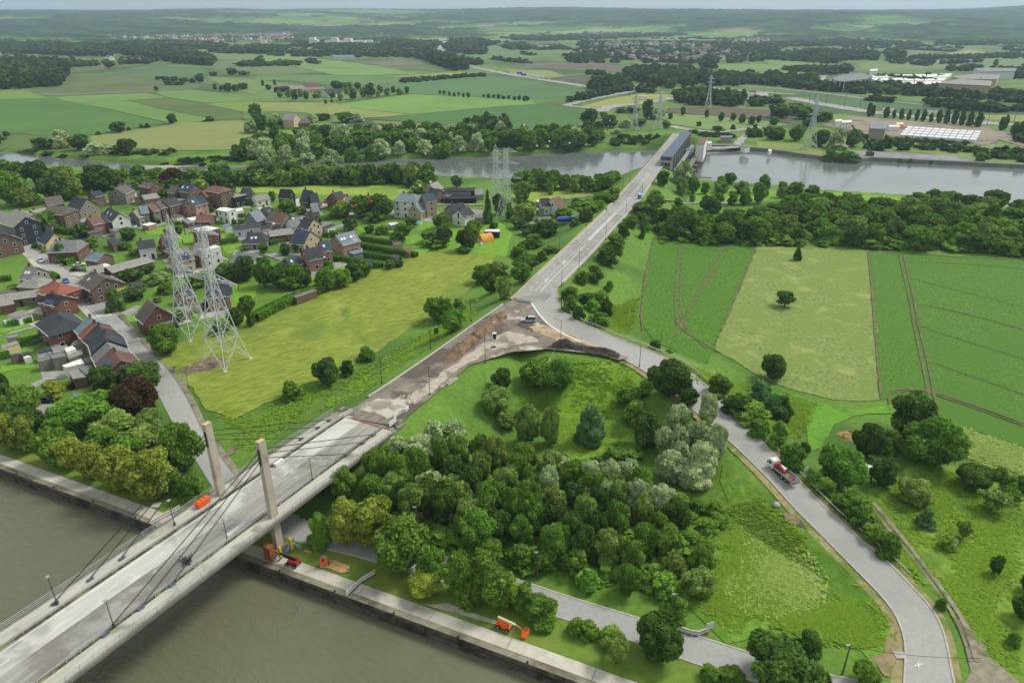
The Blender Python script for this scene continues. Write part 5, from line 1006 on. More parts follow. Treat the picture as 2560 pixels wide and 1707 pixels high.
LP = [((955, 965), 890, 1, 'left of the dug-up road, nearest the bridge'), ((1077, 880), 814, 1, 'left of the dug-up road, second from the bridge'), ((1178, 810), 747, 1, 'left of the dug-up road beside the leafy tree pair'), ((1253, 751), 705, 1, 'left of the road at the junction'),
      ((1075, 990), 911, -1, 'right of the dug-up road, nearest the bridge'), ((1213, 907), 838, -1, 'right of the dug-up road by the portable cabin'), ((1404, 717), 661, -1, 'right of the main road at the junction curve'), ((1447, 675), 619, -1, 'right of the main road, second beyond the junction'), ((1514, 601), 554, -1, 'right of the main road, third beyond the junction'), ((1565, 533), 503, -1, 'right of the main road, fourth beyond the junction'), ((1605, 484), 458, -1, 'right of the main road near the blue box'),
      ((1398, 629), 590, 1, 'left of the main road among shrubs, nearer one'), ((1466, 566), 540, 1, 'left of the main road near the tanker'), ((1557, 468), 440, 1, 'left of the main road before the river bridge'), ((1573, 453), 430, 1, 'left of the main road at the river bank'),
      ((1403, 774), 719, -1, 'on the outer kerb of the junction curve'), ((1401, 878), 800, -1, 'beside the black soil strip'), ((1598, 919), 858, -1, 'on the inner side of the loop road top'), ((1649, 889), 834, -1, 'on the outer side of the loop road near the beet field'), ((1797, 996), 935, -1, 'on the outer side of the loop road among shrubs')]
for (p, pt, sg, lb) in LP:
    x, y, z = GH(*p); h = min(11, max(6, ztop(x, y, pt)-z)); lamp(x, y, z, h, 1.9*sg, 'dark lamp post '+lb, 'lamp posts along the main and loop road', ra)
for (p, pt, lb) in (((300, 795), 754, 'beside the village crossing'), ((405, 892), 858, 'on the street corner by the round green tree'), ((473, 972), 925, 'with a bracket at the barley corner'), ((160, 665), 635, 'in front of the blue cedar'), ((554, 950), 1003, 'x')):
    if lb == 'x': continue
    x, y = G(*p); lamp(x, y, 0, max(6, ztop(x, y, pt)), 1.4, 'grey street lamp '+lb, 'street lamps in the village', R(60), m_pole)
poles = []
for p, pt, lb in (((1045, 1330), 1291, 'standing in the trees by the canal bank'), ((1344, 1446), 1385, 'beside the lower road left of the grassy slope'), ((1681, 1561), 1484, 'beside the grey cabinets on the lower road'), ((2106, 1684), 1617, 'at the loop road bend, bottom right')):
    x, y, z = GH(*p); h = min(9.5, max(6, ztop(x, y, pt)-z)); r = empty('utility_pole', (x, y, z), 0, 'wooden utility pole with a white lamp '+lb, 'utility pole', 'wooden poles along the lower road')
    mb = MB(); mb.bar((0, 0, -.1), (0, 0, h), .15, 6, .1); mb.build('pole', m_wood, r); mb = MB(); mb.box((-.35, 0, h-.05), (.7, .25, .2)); mb.build('lamp_head', m_lamp, r); poles.append(Vector((x, y, z+h-.2)))
def wire(name, a, b, sag, rad, mat, label, cat='wire', group=None, n=16):
    mb = MB(); a, b = Vector(a), Vector(b); pts = []
    for i in range(n+1): t = i/n; p = a.lerp(b, t); p.z -= sag*4*t*(1-t); pts.append(p)
    mb.path(pts, rad, 3); return tag(mb.build(name, mat), label, cat, group), pts
m_wire = M('wire_black', '#2a2b2c', rough=.5); m_cond = M('conductor', '#55595b', rough=.5)
ex = G(2420, 1730); poles.append(Vector((ex[0], ex[1], 7)))
nm = ('from the tree-hidden pole to the second pole', 'across the grassy wood edge between the middle poles', 'over the bright slope to the bend pole', 'from the bend pole across the loop road')
for a, b, l_ in zip(poles[:-1], poles[1:], nm): wire('overhead_wire', a, b, .7, .035, m_wire, 'black overhead wire '+l_)

# ================================================================== LATTICE PYLONS
m_lat = M('galvanised_lattice', '#adb1b1', '#c0c4c4', 1, rough=.6, metal=.0, world=False)
def pylon(x, y, z, h, hb, rz, label, arms, peak=0.0, bar=.11):
    bar *= .9
    r = empty('lattice_pylon', (x, y, z), rz, label, 'pylon'); zs_ = [0]; q = .20
    while zs_[-1] < h*.985: zs_.append(min(h, zs_[-1]+max(1.9, h*q))); q *= .84
    wst = h*.62
    hw = lambda t: hb+(.95-hb)*min(1, t/wst)**.8 if t < wst else .95-.2*(t-wst)/(h-wst)
    br = MB()
    for sx, sy in ((1, 1), (1, -1), (-1, 1), (-1, -1)):
        mb = MB(); mb.path([(sx*hw(t), sy*hw(t), t) for t in zs_], bar*1.25); mb.box((sx*hb, sy*hb, .1), (1, 1, .4)); mb.build('leg', m_lat, r)
    for a, b in zip(zs_[:-1], zs_[1:]):
        wa_, wb_ = hw(a), hw(b)
        for k in range(4):
            c = [(1, 1), (1, -1), (-1, -1), (-1, 1)]; p, q2 = c[k], c[(k+1) % 4]
            br.bar((p[0]*wa_, p[1]*wa_, a), (q2[0]*wb_, q2[1]*wb_, b), bar*.75); br.bar((q2[0]*wa_, q2[1]*wa_, a), (p[0]*wb_, p[1]*wb_, b), bar*.75)
            br.bar((p[0]*wb_, p[1]*wb_, b), (q2[0]*wb_, q2[1]*wb_, b), bar*.6)
            if b-a > 4:
                m_ = (a+b)/2; wm = hw(m_); mx = ((p[0]+q2[0])*.5*wm, (p[1]+q2[1])*.5*wm, m_)
                br.bar((p[0]*hw(a*.5+m_*.5), p[1]*hw(a*.5+m_*.5), a*.5+m_*.5), mx, bar*.5); br.bar((q2[0]*hw(a*.5+m_*.5), q2[1]*hw(a*.5+m_*.5), a*.5+m_*.5), mx, bar*.5)
    tag(br.build('bracing', m_lat, r), kind='stuff'); tips = []
    for f_, L in arms:
        zc = h*f_; wc = hw(zc)
        for s in (1, -1):
            mb = MB(); tip = (s*(wc+L), 0, zc)
            for sy in (1, -1):
                mb.bar((s*wc, sy*wc, zc), tip, bar*.9); mb.bar((s*wc, sy*wc, zc+1.5), tip, bar*.8)
                for k in (1, 2, 3):
                    t = k/4; p = (s*(wc+L*t), sy*wc*(1-t), zc); t2 = (k-.5)/4; p2 = (s*(wc+L*t2), sy*wc*(1-t2), zc+1.5*(1-t2)); mb.bar(p, p2, bar*.5); mb.bar(p, (s*(wc+L*t), -sy*wc*(1-t), zc), bar*.5)
            mb.build('crossarm', m_lat, r); mb = MB(); mb.lathe((tip[0], 0, zc-1.6), [(.05, 0), (.14, .3), (.08, .5), (.14, .8), (.08, 1.0), (.14, 1.3), (.04, 1.6)], 6); mb.build('insulator', m_steel, r)
            tips.append(Matrix.Translation((x, y, z)) @ Matrix.Rotation(rz, 4, 'Z') @ Vector((tip[0], 0, zc-1.6)))
    if peak:
        mb = MB()
        for sx, sy in ((1, 1), (1, -1), (-1, 1), (-1, -1)): mb.bar((sx*.72, sy*.72, h), (0, 0, h+peak), bar*.8)
        mb.build('peak', m_lat, r)
    return tips
AR = -math.atan2(79, 158)
pA = G(565, 905); pB = G(480, 835); pC = G(1265, 545); pD = G(1240, 520); pE = G(1645, 325); pF = G(1585, 325); pG_ = G(2022, 373); pH_ = G(1770, 268)
tA = pylon(*pA, 0, 39.6, 4.7, AR, 'nearest white lattice pylon with wide crossarms at the barley field corner', [(.965, 5.6), (.80, 7.4), (.63, 9.2)], bar=.13)
tB = pylon(*pB, 0, 34.5, 4.3, AR, 'white lattice pylon with a pointed peak left of the nearest one', [(.90, 3.4), (.76, 4.2), (.62, 4.8)], 3.6, bar=.12)
tC = pylon(*pC, 0, 33.2, 3.6, AR, 'lattice pylon with flat wide arms beside the gardens near the river', [(.965, 5.4), (.80, 6.2), (.60, 7.6)], bar=.1)
tD = pylon(*pD, 0, 29.5, 3.2, AR, 'slender lattice pylon with a peak just left of the garden pylon', [(.92, 2.6), (.78, 3.2), (.64, 3.6)], 2.6, bar=.09)
tE = pylon(*pE, 0, 31.5, 3.6, AR, 'lattice pylon with flat wide arms on the far bank by the power station', [(.965, 5.4), (.80, 6.2), (.60, 7.4)], bar=.16)
tF = pylon(*pF, 0, 28.5, 3.2, AR, 'slender lattice pylon left of the far bank pylon with flat arms', [(.92, 2.6), (.78, 3.2), (.64, 3.6)], 2.4, bar=.15)
tG = pylon(*pG_, 0, 36, 4.2, R(20), 'tall tapering lattice pylon on the concrete bank of the upper basin', [(.93, 3), (.80, 3.6), (.68, 4.2)], 2.5, bar=.16)
tH = pylon(*pH_, 0, 31, 3.0, AR, 'distant lattice pylon standing before the far interchange trees', [(.93, 3), (.8, 3.6)], 2, bar=.2)
balls = []
for T1_, T2_, nm in ((tA, tC, 'between the nearest pylon and the garden pylon'), (tB, tD, 'between the two peaked pylons'), (tC, tE, 'across the river between the flat-armed pylons'), (tD, tF, 'across the river between the slender pylons')):
    for i, (a, b) in enumerate(zip(T1_, T2_)):
        o, pts = wire('power_cable', a, b, 5.5 if T1_ in (tA, tB) else 6.5, .032, m_cond, 'thin power cable strung '+nm, 'power cable', 'power cables '+nm, 22)
        if i == 1 or (i == 0 and T1_ in (tC, tD)): balls.append((pts, T1_))
for T1_ in (tA, tB):
    for a in T1_: wire('power_cable', a, a+Vector((-95, -190, -6 if T1_ is tA else -8)), 9, .026, m_cond, 'thin power cable running down over the village street to the lower left', 'power cable', 'power cables over the village street', 22)
m_red = M('red_paint', '#c22a22', rough=.5); k = 0
for pts, T1_ in balls:
    for j in (5, 10, 15):
        rd = k % 3 == 1; mb = MB(); mb.lathe((0, 0, -.55), [(.05, 0), (.4, .12), (.55, .4), (.55, .7), (.4, .98), (.05, 1.1)], 8); tag(mb.build('marker_ball', m_red if rd else m_white, None, True, pts[j]), ('red' if rd else 'white')+' warning ball hanging on a power cable', 'marker ball', ('red' if rd else 'white')+' warning balls on the power cables'); k += 1

# ================================================================== ROAD DETAILS
def offs(c, other, d):                 # line offset sideways away from the other kerb
    n_ = c[:, :2]-other[:, :2]; n_ /= np.linalg.norm(n_, axis=1)[:, None]; q = c.copy(); q[:, :2] += n_*d; return q
def kerb(name, A, B, w_, h, mat, kind='structure'): return ribbon(name, offs(A, B, .0), offs(A, B, w_), mat, h, 0, side=h+.35, kind=kind)
kerb('kerb', lO, lI, .3, .14, m_kerb); kerb('kerb', lI[26:], lO[26:], .3, .14, m_kerb); kerb('white_kerb', lI[:26], lO[:26], .55, .22, m_white)
ribbon('verge_gravel', offs(lO, lI, .3), offs(lO, lI, 1.4), m_dry, -.02, 1); ribbon('verge_gravel', offs(lI[20:], lO[20:], .3), offs(lI[20:], lO[20:], 1.9), m_dry, -.06, 1)
kerb('kerb', mL[i0:], mR[i0:], .45, .28, M('yellowish_kerb', '#a59772', '#b5a883', 1, rough=.9)); kerb('kerb', mR[i0+4:], mL[i0+4:], .4, .2, m_kerb)
kerb('kerb', mL[2:i0], mR[2:i0], .5, .3, m_kerb); kerb('kerb', wU[22:], wD[22:], .3, .1, m_kerb); kerb('kerb', wD[22:], wU[22:], .3, .1, m_kerb)
kerb('pavement', sR[6:], sL[6:], 1.5, .1, m_conc_d); kerb('pavement', sL[2:44], sR[2:44], 2.0, .1, m_conc)
def guard(name, c, h, label, col, post=2.0):
    r = empty(name, tuple(c[0]), 0, label, 'guard rail'); L = Vector(c[0]); mb = MB(); pts = [Vector(p)-L+Vector((0, 0, h)) for p in c]
    for a, b in zip(pts[:-1], pts[1:]):
        d = (b-a); n_ = Vector((-d.y, d.x, 0)).normalized()*.05
        mb.add([a-n_, b-n_, b-n_+Vector((0, 0, .32)), a-n_+Vector((0, 0, .32)), a+n_, b+n_, b+n_+Vector((0, 0, .32)), a+n_+Vector((0, 0, .32))], [(0, 1, 2, 3), (7, 6, 5, 4), (3, 2, 6, 7), (1, 0, 4, 5)])
    mb.build('rail', col, r); q = resample([tuple(p) for p in c], max(4, int(sum((b-a).length for a, b in zip(pts[:-1], pts[1:]))/post)))
    mb = MB()
    for p in q: mb.bar(Vector(p)-L-Vector((0, 0, .3)), Vector(p)-L+Vector((0, 0, h+.1)), .07)
    mb.build('rail_posts', col, r); return r
go = offs(lO, lI, 1.5); guard('guard_rail', go[8:92], .45, 'long pale guard rail along the outer side of the loop road', M('pale_rail', '#a6a79f', '#b8b9b1', 1, rough=.5))
# painted lines of the main road
def line_on(A, B, i, j, t, w_, name='lane_line', dash=None, t2=None, parent=None):
    tt = np.linspace(t, t if t2 is None else t2, j-i)[:, None]; c = A[i:j]*(1-tt)+B[i:j]*tt; c = resample(c, max(4, int(np.linalg.norm(np.diff(c, axis=0), axis=1).sum()/.8)))
    d = np.gradient(c[:, :2], axis=0); d /= np.linalg.norm(d, axis=1)[:, None]; n_ = np.stack([-d[:, 1], d[:, 0]], 1)*w_/2; vs, fs = [], []
    for k in range(len(c)-1):
        if dash and (k % sum(dash)) >= dash[0]: continue
        b = len(vs); z = .075
        for q, s in ((k, -1), (k+1, -1), (k+1, 1), (k, 1)): vs.append((c[q, 0]+s*n_[q, 0], c[q, 1]+s*n_[q, 1], c[q, 2]+z))
        fs.append((b, b+1, b+2, b+3))
    me = bpy.data.meshes.new(name); me.from_pydata(vs, [], fs); me.update()
    if me.polygons and me.polygons[0].normal.z < 0: me.flip_normals()
    return link(name, me, parent, m_white)
mr = bpy.data.objects['main_road']; n = len(mL); ie = int(np.argmin(abs(mL[:, 1]-420)))
line_on(mL, mR, i0+4, n-1, .95, .2, parent=mr); line_on(mL, mR, i0+5, n-1, .05, .16, parent=mr); im = i0+(ie-i0)//3
line_on(mL, mR, i0+2, im, .60, .22, parent=mr, t2=.54); line_on(mL, mR, im, ie-2, .47, .16, parent=mr); line_on(mL, mR, im, ie-2, .57, .16, parent=mr)
line_on(mL, mR, i0+2, n-1, .24, .16, dash=(2, 6), parent=mr); line_on(mL, mR, i0+4, n-1, .77, .16, dash=(2, 6), parent=mr); line_on(mL, mR, i0+2, im+6, .43, .2, dash=(2, 2), parent=mr, t2=.42)
mb = MB()
for i in range(im, im+9):
    for f_ in (0, .33, .66):
        a = mL[i]*(1-f_)+mL[i+1]*f_; b_ = mR[i]*(1-f_)+mR[i+1]*f_; p = a*.53+b_*.47; q = a*.43+b_*.57; d = (mL[i+1]-mL[i])*.16
        mb.add([p+(0, 0, .08), p+d+(0, 0, .08), q+d*1.6+(0, 0, .08), q+d*.6+(0, 0, .08)], [(3, 2, 1, 0)])
mb.build('hatched_median', m_white, mr)
for f_, t_ in ((.10, .47), (.20, .45)):
    i = i0+int((ie-i0)*f_); c = mL[i]*(1-t_)+mR[i]*t_; d = mL[i+1]-mL[i]; d /= np.linalg.norm(d); nn = np.array([-d[1], d[0], 0]); z = np.array([0, 0, .08])
    mb = MB(); P_ = lambda a, b: tuple(c+d*a+nn*b+z)
    mb.add([P_(-2, -.12), P_(1.0, -.12), P_(1.0, .12), P_(-2, .12)], [(0, 1, 2, 3)]); mb.add([P_(.8, .2), P_(.8, .9), P_(1.7, 1.2), P_(1.1, .1)], [(0, 1, 2, 3)]); mb.add([P_(1.0, -.5), P_(1.0, .5), P_(2.0, 0)], [(0, 1, 2)]); mb.build('turn_arrow', m_white, mr)
i = int(np.argmin(np.hypot(lO[:, 0]-G(2300, 1665)[0], lO[:, 1]-G(2300, 1665)[1]))); c = G(2295, 1663); mb = MB()
mb.box((c[0], c[1], lO[i, 2]+.06), (1.5, .16, .02), .3); mb.box((c[0], c[1], lO[i, 2]+.065), (1.1, .14, .02), 1.2); mb.build('painted_cross', m_white, bpy.data.objects['loop_road'])
st = bpy.data.objects['village_street']; cw_a, cw_b = np.array(G(243, 791)), np.array(G(277, 787)); sd_ = np.array(G(261, 817))-np.array(G(174, 724)); an = math.atan2(sd_[1], sd_[0])
for k in range(7): c = cw_a+(cw_b-cw_a)*k/6; MB().box((c[0], c[1], .13), (2.2, .42, .02), an).build('crossing_stripe', m_white, st)
line_on(sL, sR, 2, 55, .14, .12, parent=st); line_on(sL, sR, 4, 40, .9, .1, parent=st, dash=(2, 3))
# river bridge below the main road
rb = empty('river_bridge', tuple(mL[ie]), 0, 'road bridge over the river on concrete piers beside the power station', 'bridge'); O = Vector(mL[ie]); A = mL[ie-8:]-np.array(O); B = mR[ie-8:]-np.array(O)
o = ribbon('girder', offs(A, B, .3), offs(B, A, .3), m_under, -.03, 1, side=1.6, kind=None); o.parent = rb
for X, Y in ((A, B), (B, A)):
    o = ribbon('parapet', offs(X, Y, .1), offs(X, Y, .4), m_edge, .75, 0, side=1.0, kind=None); o.parent = rb
for k in range(6, len(A)-5, 4):
    mb = MB(); c = (A[k]+B[k])/2; d = B[k]-A[k]; mb.box((c[0], c[1], -8.5), (1.6, np.linalg.norm(d)*.85, 14), math.atan2(d[1], d[0])-math.pi/2); mb.build('pier', m_edge, rb)
# ================================================================== THE VILLAGE
CR.update({'v1': (0, 560, .15304), 'v2': (0, 780, .14029), 'v3': (0, 450, .13605), 'v4': (300, 440, .14029), 'v5': (500, 440, .16582), 'v6': (960, 430, .20408)})
WALL = {k: M('wall_'+k, c, tuple(np.array(hx(c))*1.25), 1.5, rough=.95, orand=.06, c4=tuple(np.array(hx(c))*.75), s4=.7, t4=(.58, .72)) for k, c in {
 'brown': '#66544a', 'red': '#6a473e', 'stone': '#78736a', 'white': '#c9c9c4', 'beige': '#a89a80', 'dark': '#26282c', 'orange': '#d98a32', 'pink': '#98786a', 'grey': '#8a8780', 'cream': '#c9b88c', 'slate': '#30353d', 'pale': '#b4bcc0'}.items()}
ROOF = {k: M('roof_'+k, c, tuple(np.array(hx(c))*1.3), 1.2, rough=.8, orand=.08, c4=tuple(np.array(hx(c))*.72), s4=.5, t4=(.55, .7)) for k, c in {
 'slate': '#35383d', 'brown': '#565049', 'old': '#7c7a73', 'red': '#84503f', 'tile': '#694d43', 'blue': '#3a4350', 'light': '#66737a', 'black': '#212326', 'white': '#c6c5be', 'moss': '#7d8240', 'grey': '#6b6c6b', 'cream': '#cbbf9c'}.items()}
m_frame = M('window_frame', '#d0d0cc', rough=.5); m_glass = M('window_glass', '#1c2228', rough=.15, spec=.6); m_solar = M('solar_panel', '#1d2a42', '#26344f', 3, rough=.3, spec=.5); m_trim = M('white_trim', '#cfcfca', rough=.6); m_chim = M('chimney_brick', '#5d4438', '#6f5346', 3, rough=.95)
def cube_me(name, d, m, c=(0, 0, 0)):
    me = MB().box(c, d).mesh(name); me.materials.append(m); return me
win_me = cube_me('window', (1.15, .10, 1.35), m_frame); pane_me = cube_me('pane', (.95, .13, 1.12), m_glass); door_me = cube_me('door', (1.0, .12, 2.1), M('door_paint', '#3a3430', rough=.6)); sky_me = cube_me('skylight', (.9, 1.2, .10), m_frame); gar_me = cube_me('garage_door', (2.5, .12, 2.2), m_trim)
WN = 0
def add_win(par, x, y, z, rz, me=None):
    o = link('window', me or win_me, par); o.location = (x, y, z); o.rotation_euler = (0, 0, rz)
    if me is None: link('pane', pane_me, o)
    return o
def house(crop, rid, wid, eave, ridge, wall, roof, label, ext=1.2, hip=0.0, solar=0, chim=1, sky=0, win=True, gable=None, garage=0, group=None, trim=True, cat='house', name='house', z=0):
    (ax, ay), (bx, by) = C(crop, *rid); A = np.array(G(ax, ay, ridge+z)); B = np.array(G(bx, by, ridge+z))
    if A[0] > B[0]: A, B = B, A
    c = (A+B)/2; L = float(np.linalg.norm(B-A))+2*hip; d = (B-A)/np.linalg.norm(B-A); rz = math.atan2(d[1], d[0])
    r = empty(name, (c[0], c[1], z), rz, label, cat, group); wid *= .9; hx2, hy2 = L/2, wid/2; rx = hx2-hip
    mb = MB(); v = [(-hx2, -hy2, 0), (hx2, -hy2, 0), (hx2, hy2, 0), (-hx2, hy2, 0), (-hx2, -hy2, eave), (hx2, -hy2, eave), (hx2, hy2, eave), (-hx2, hy2, eave)]
    f = [(3, 2, 1, 0), (0, 1, 5, 4), (1, 2, 6, 5), (2, 3, 7, 6), (3, 0, 4, 7)]
    if hip < .05: v += [(-hx2, 0, ridge-.12), (hx2, 0, ridge-.12)]; f += [(4, 8, 7), (5, 6, 9)]
    mb.add(v, f); mb.build('wall', [WALL[wall]], r)
    if gable:                          # a gable clad in another material, a little proud of the wall
        for s in (-1, 1):
            mb = MB(); x = s*(hx2+.03); mb.add([(x, -hy2, .3), (x, hy2, .3), (x, hy2, eave), (x, 0, ridge-.14), (x, -hy2, eave)], [(0, 1, 2, 3, 4) if s > 0 else (4, 3, 2, 1, 0)]); mb.build('gable_cladding', WALL[gable], r)
    o = .35; k = (ridge-eave)/hy2; ze = eave-o*k; oh = .3 if hip < .05 else o; th = .16; rr = MB()
    for s in (-1, 1):
        E = [(-hx2-oh, s*(hy2+o), ze), (hx2+oh, s*(hy2+o), ze), (rx+(oh if hip < .05 else 0), 0, ridge), (-rx-(oh if hip < .05 else 0), 0, ridge)]
        rr.add(E+[(p[0], p[1], p[2]-th) for p in E], [(0, 1, 2, 3) if s < 0 else (3, 2, 1, 0), (7, 6, 5, 4) if s < 0 else (4, 5, 6, 7), (0, 4, 5, 1), (1, 5, 6, 2), (3, 7, 4, 0)])
    if hip >= .05:
        for s in (-1, 1):
            E = [(s*(hx2+oh), -hy2-o, ze), (s*(hx2+oh), hy2+o, ze), (s*rx, 0, ridge)]; rr.add(E+[(p[0], p[1], p[2]-th) for p in E], [(0, 1, 2) if s > 0 else (2, 1, 0), (0, 3, 4, 1)])
    rf = rr.build('roof', ROOF[roof], r)
    if chim:
        for q in range(chim): mb = MB(); x = (-.55+1.0*q)*rx; mb.box((x, .25, ridge+.25), (.7, .6, 1.5)); mb.box((x, .25, ridge+1.08), (.82, .72, .16)); mb.build('chimney', m_chim, rf)
    if trim:
        for s in (-1, 1): MB().box((0, s*(hy2+o+.07), ze-.02), (L+.5, .13, .16)).build('gutter', m_trim, r)
    al = math.atan2(ridge-eave, hy2); sl_ = math.hypot(hy2, ridge-eave)
    def on_roof(me, x, t, s, nm, lift=.07):
        y = -s*hy2*t if False else s*hy2*(1-t); q = link(nm, me, rf); q.location = (x, y-0*s, eave+(ridge-eave)*t+lift); q.rotation_euler = ((-al if s > 0 else al), 0, 0); return q
    for q in range(sky): on_roof(sky_me, (-.35+.5*q)*rx*1.2, .5, -1, 'skylight')
    if solar:
        s = -1 if solar > 0 else 1; nx_ = max(2, int(min(L*.8, abs(solar))/1.15)); ny_ = max(1, int(sl_*.75/1.75))
        pm = bpy.data.meshes.get('solar_panel') or cube_me('solar_panel', (1.05, 1.62, .06), m_solar)
        for i in range(nx_):
            for j in range(ny_): on_roof(pm, (i-(nx_-1)/2)*1.12, (.9+j*1.72)/sl_, s, 'solar_panel')
    if win:
        nst = 2 if eave > 4.6 else 1; nst = 3 if eave > 7.5 else nst; n = max(1, int(L/3.0))
        for s in (-1, 1):
            for fl in range(nst):
                for i in range(n):
                    x = (i-(n-1)/2)*L/n
                    if fl == 0 and i == n//2 and n > 1: q = add_win(r, x, s*hy2, 1.05, 0, door_me); q.name = 'door'
                    else: add_win(r, x, s*hy2, 1.7+2.7*fl, 0)
            m_ = max(1, int(wid/4.2))
            for fl in range(nst):
                for i in range(m_): add_win(r, s*(hx2+(.05 if gable else 0)), (i-(m_-1)/2)*wid/m_, 1.7+2.7*fl, R(90))
            if hip < .05 and ridge-eave > 2.2: add_win(r, s*(hx2+(.05 if gable else 0)), 0, eave+.6, R(90))
    for i in range(garage):
        q = link('garage_door', gar_me, r); q.location = (-hx2+2+i*(L-1)/max(1, garage), -hy2, 1.15)
    return r
def flat(crop, poly, h, wall, roof, label, cat='building', name='extension', group=None, z=0, win=0):
    P = [G(a, b, h+z) for a, b in C(crop, *poly)]; c = np.mean(P, axis=0); Q_ = [(p[0]-c[0], p[1]-c[1]) for p in P]
    ar = sum(Q_[i][0]*Q_[(i+1) % len(Q_)][1]-Q_[(i+1) % len(Q_)][0]*Q_[i][1] for i in range(len(Q_)))
    if ar < 0: Q_ = Q_[::-1]
    r = empty(name, (c[0], c[1], z), 0, label, cat, group)
    MB().prism(Q_, 0, h-.22).build('wall', WALL[wall], r); sc = 1.03; MB().prism([(x*sc, y*sc) for x, y in Q_], h-.22, h).build('roof', ROOF[roof], r)
    if win:
        for i in range(len(Q_)):
            a, b = np.array(Q_[i]), np.array(Q_[(i+1) % len(Q_)]); L = np.linalg.norm(b-a)
            if L < 3: continue
            n = max(1, int(L/3)); an = math.atan2(b[1]-a[1], b[0]-a[0])
            for fl in range(win):
                for k in range(n): p = a+(b-a)*(k+.5)/n; add_win(r, p[0], p[1], 1.7+2.8*fl, an)
    return r
H_ = house; F_ = flat
H_('v1', [-130, 90, 45, 160], 13, 6, 9.6, 'brown', 'slate', 'tall brown brick corner house with skylights at the left photo edge', sky=3)
H_('v1', [755, 100, 880, 150], 9.5, 3.2, 7, 'cream', 'blue', 'cream-yellow gabled bungalow with blue-grey roof on the street corner', solar=0)
H_('v1', [900, 275, 1250, 262], 12.5, 4.6, 7.6, 'red', 'grey', 'wide red brick house behind the blue cedar', hip=1.5)
H_('v1', [1500, 450, 1700, 478], 8, 4.6, 6.6, 'brown', 'light', 'small brick house with pale blue-grey roof beside the parked white car', gable=None)
H_('a5', [975, 985, 1345, 885], 8, 4, 5.2, 'brown', 'old', 'very long low brick building with a pale grey roof', chim=0)
H_('a5', [795, 978, 935, 958], 8.5, 4.4, 6, 'brown', 'old', 'short pale-roofed block at the street end of the long low building', chim=0)
H_('v1', [1500, 770, 1720, 880], 12, 5, 8.2, 'brown', 'brown', 'dark brown barn-like house at the street junction', sky=1)
F_('v1', [1640, 1050, 1750, 940, 1890, 970, 2080, 1050, 1890, 1110], 3.4, 'grey', 'moss', 'flat-roofed annex with yellow-green moss on its roof', 'annex')
H_('v1', [430, 690, 600, 700], 10, 5, 8.2, 'stone', 'grey', 'grey-roofed corner house with two skylights left of the street', sky=2)
H_('v1', [480, 860, 640, 870], 9, 3.4, 5.6, 'stone', 'old', 'pale grey-roofed rear wing below the grey corner house', win=False, chim=0, hip=2)
H_('v1', [850, 932, 985, 960], 10, 5, 8, 'red', 'red', 'red brick house with an orange-red hipped roof beside the street', hip=3)
H_('v1', [0, 1150, 640, 1062], 7.5, 3, 4.2, 'stone', 'old', 'long pale grey shed left of the orange-roofed house', chim=0, cat='shed', name='long_shed')
H_('v1', [790, 1130, 1050, 1190], 8, 5, 6.8, 'red', 'black', 'red brick house with black panelled roof below the orange roof', solar=5)
F_('v1', [630, 1280, 760, 1240, 810, 1310, 680, 1370], 3, 'grey', 'grey', 'small grey flat garage below the black panelled roof', 'garage', 'garage')
F_('v1', [0, 1245, 200, 1230, 235, 1300, 0, 1345], 3.2, 'red', 'old', 'brick garage with a dark opening at the left photo edge', 'garage', 'garage')
H_('v2', [960, -20, 1130, 110], 11.5, 5.4, 8.6, 'red', 'slate', 'large bright red brick house with white gable trim', hip=2.2)
row = [(1575, 90, 1650, 160, 5.4, 8.2, 'grey', 'light', 'pale grey-blue roof, top of the street terrace'), (1655, 190, 1715, 240, 5.2, 8.0, 'brown', 'red', 'narrow orange tile roof, second in the street terrace'), (1720, 235, 1830, 320, 5.6, 8.8, 'stone', 'slate', 'dark slate roof, third in the street terrace'), (1840, 330, 1900, 480, 6.0, 9.2, 'dark', 'slate', 'slate roof and dark dormer, fourth in the street terrace'), (1880, 490, 1975, 640, 5.4, 8.6, 'grey', 'grey', 'glass roof windows, fifth in the street terrace')]
for a, b, c, d, e, r_, wl, rf, lb in row: H_('v2', [a, b, c, d], 9.5, e, r_, wl, rf, 'terraced house with '+lb, group='houses of the street terrace', trim=True)
H_('v2', [1985, 660, 2150, 860], 10, 5.6, 8.4, 'brown', 'tile', 'brick end-of-terrace house with solar panels and orange panel', solar=6)
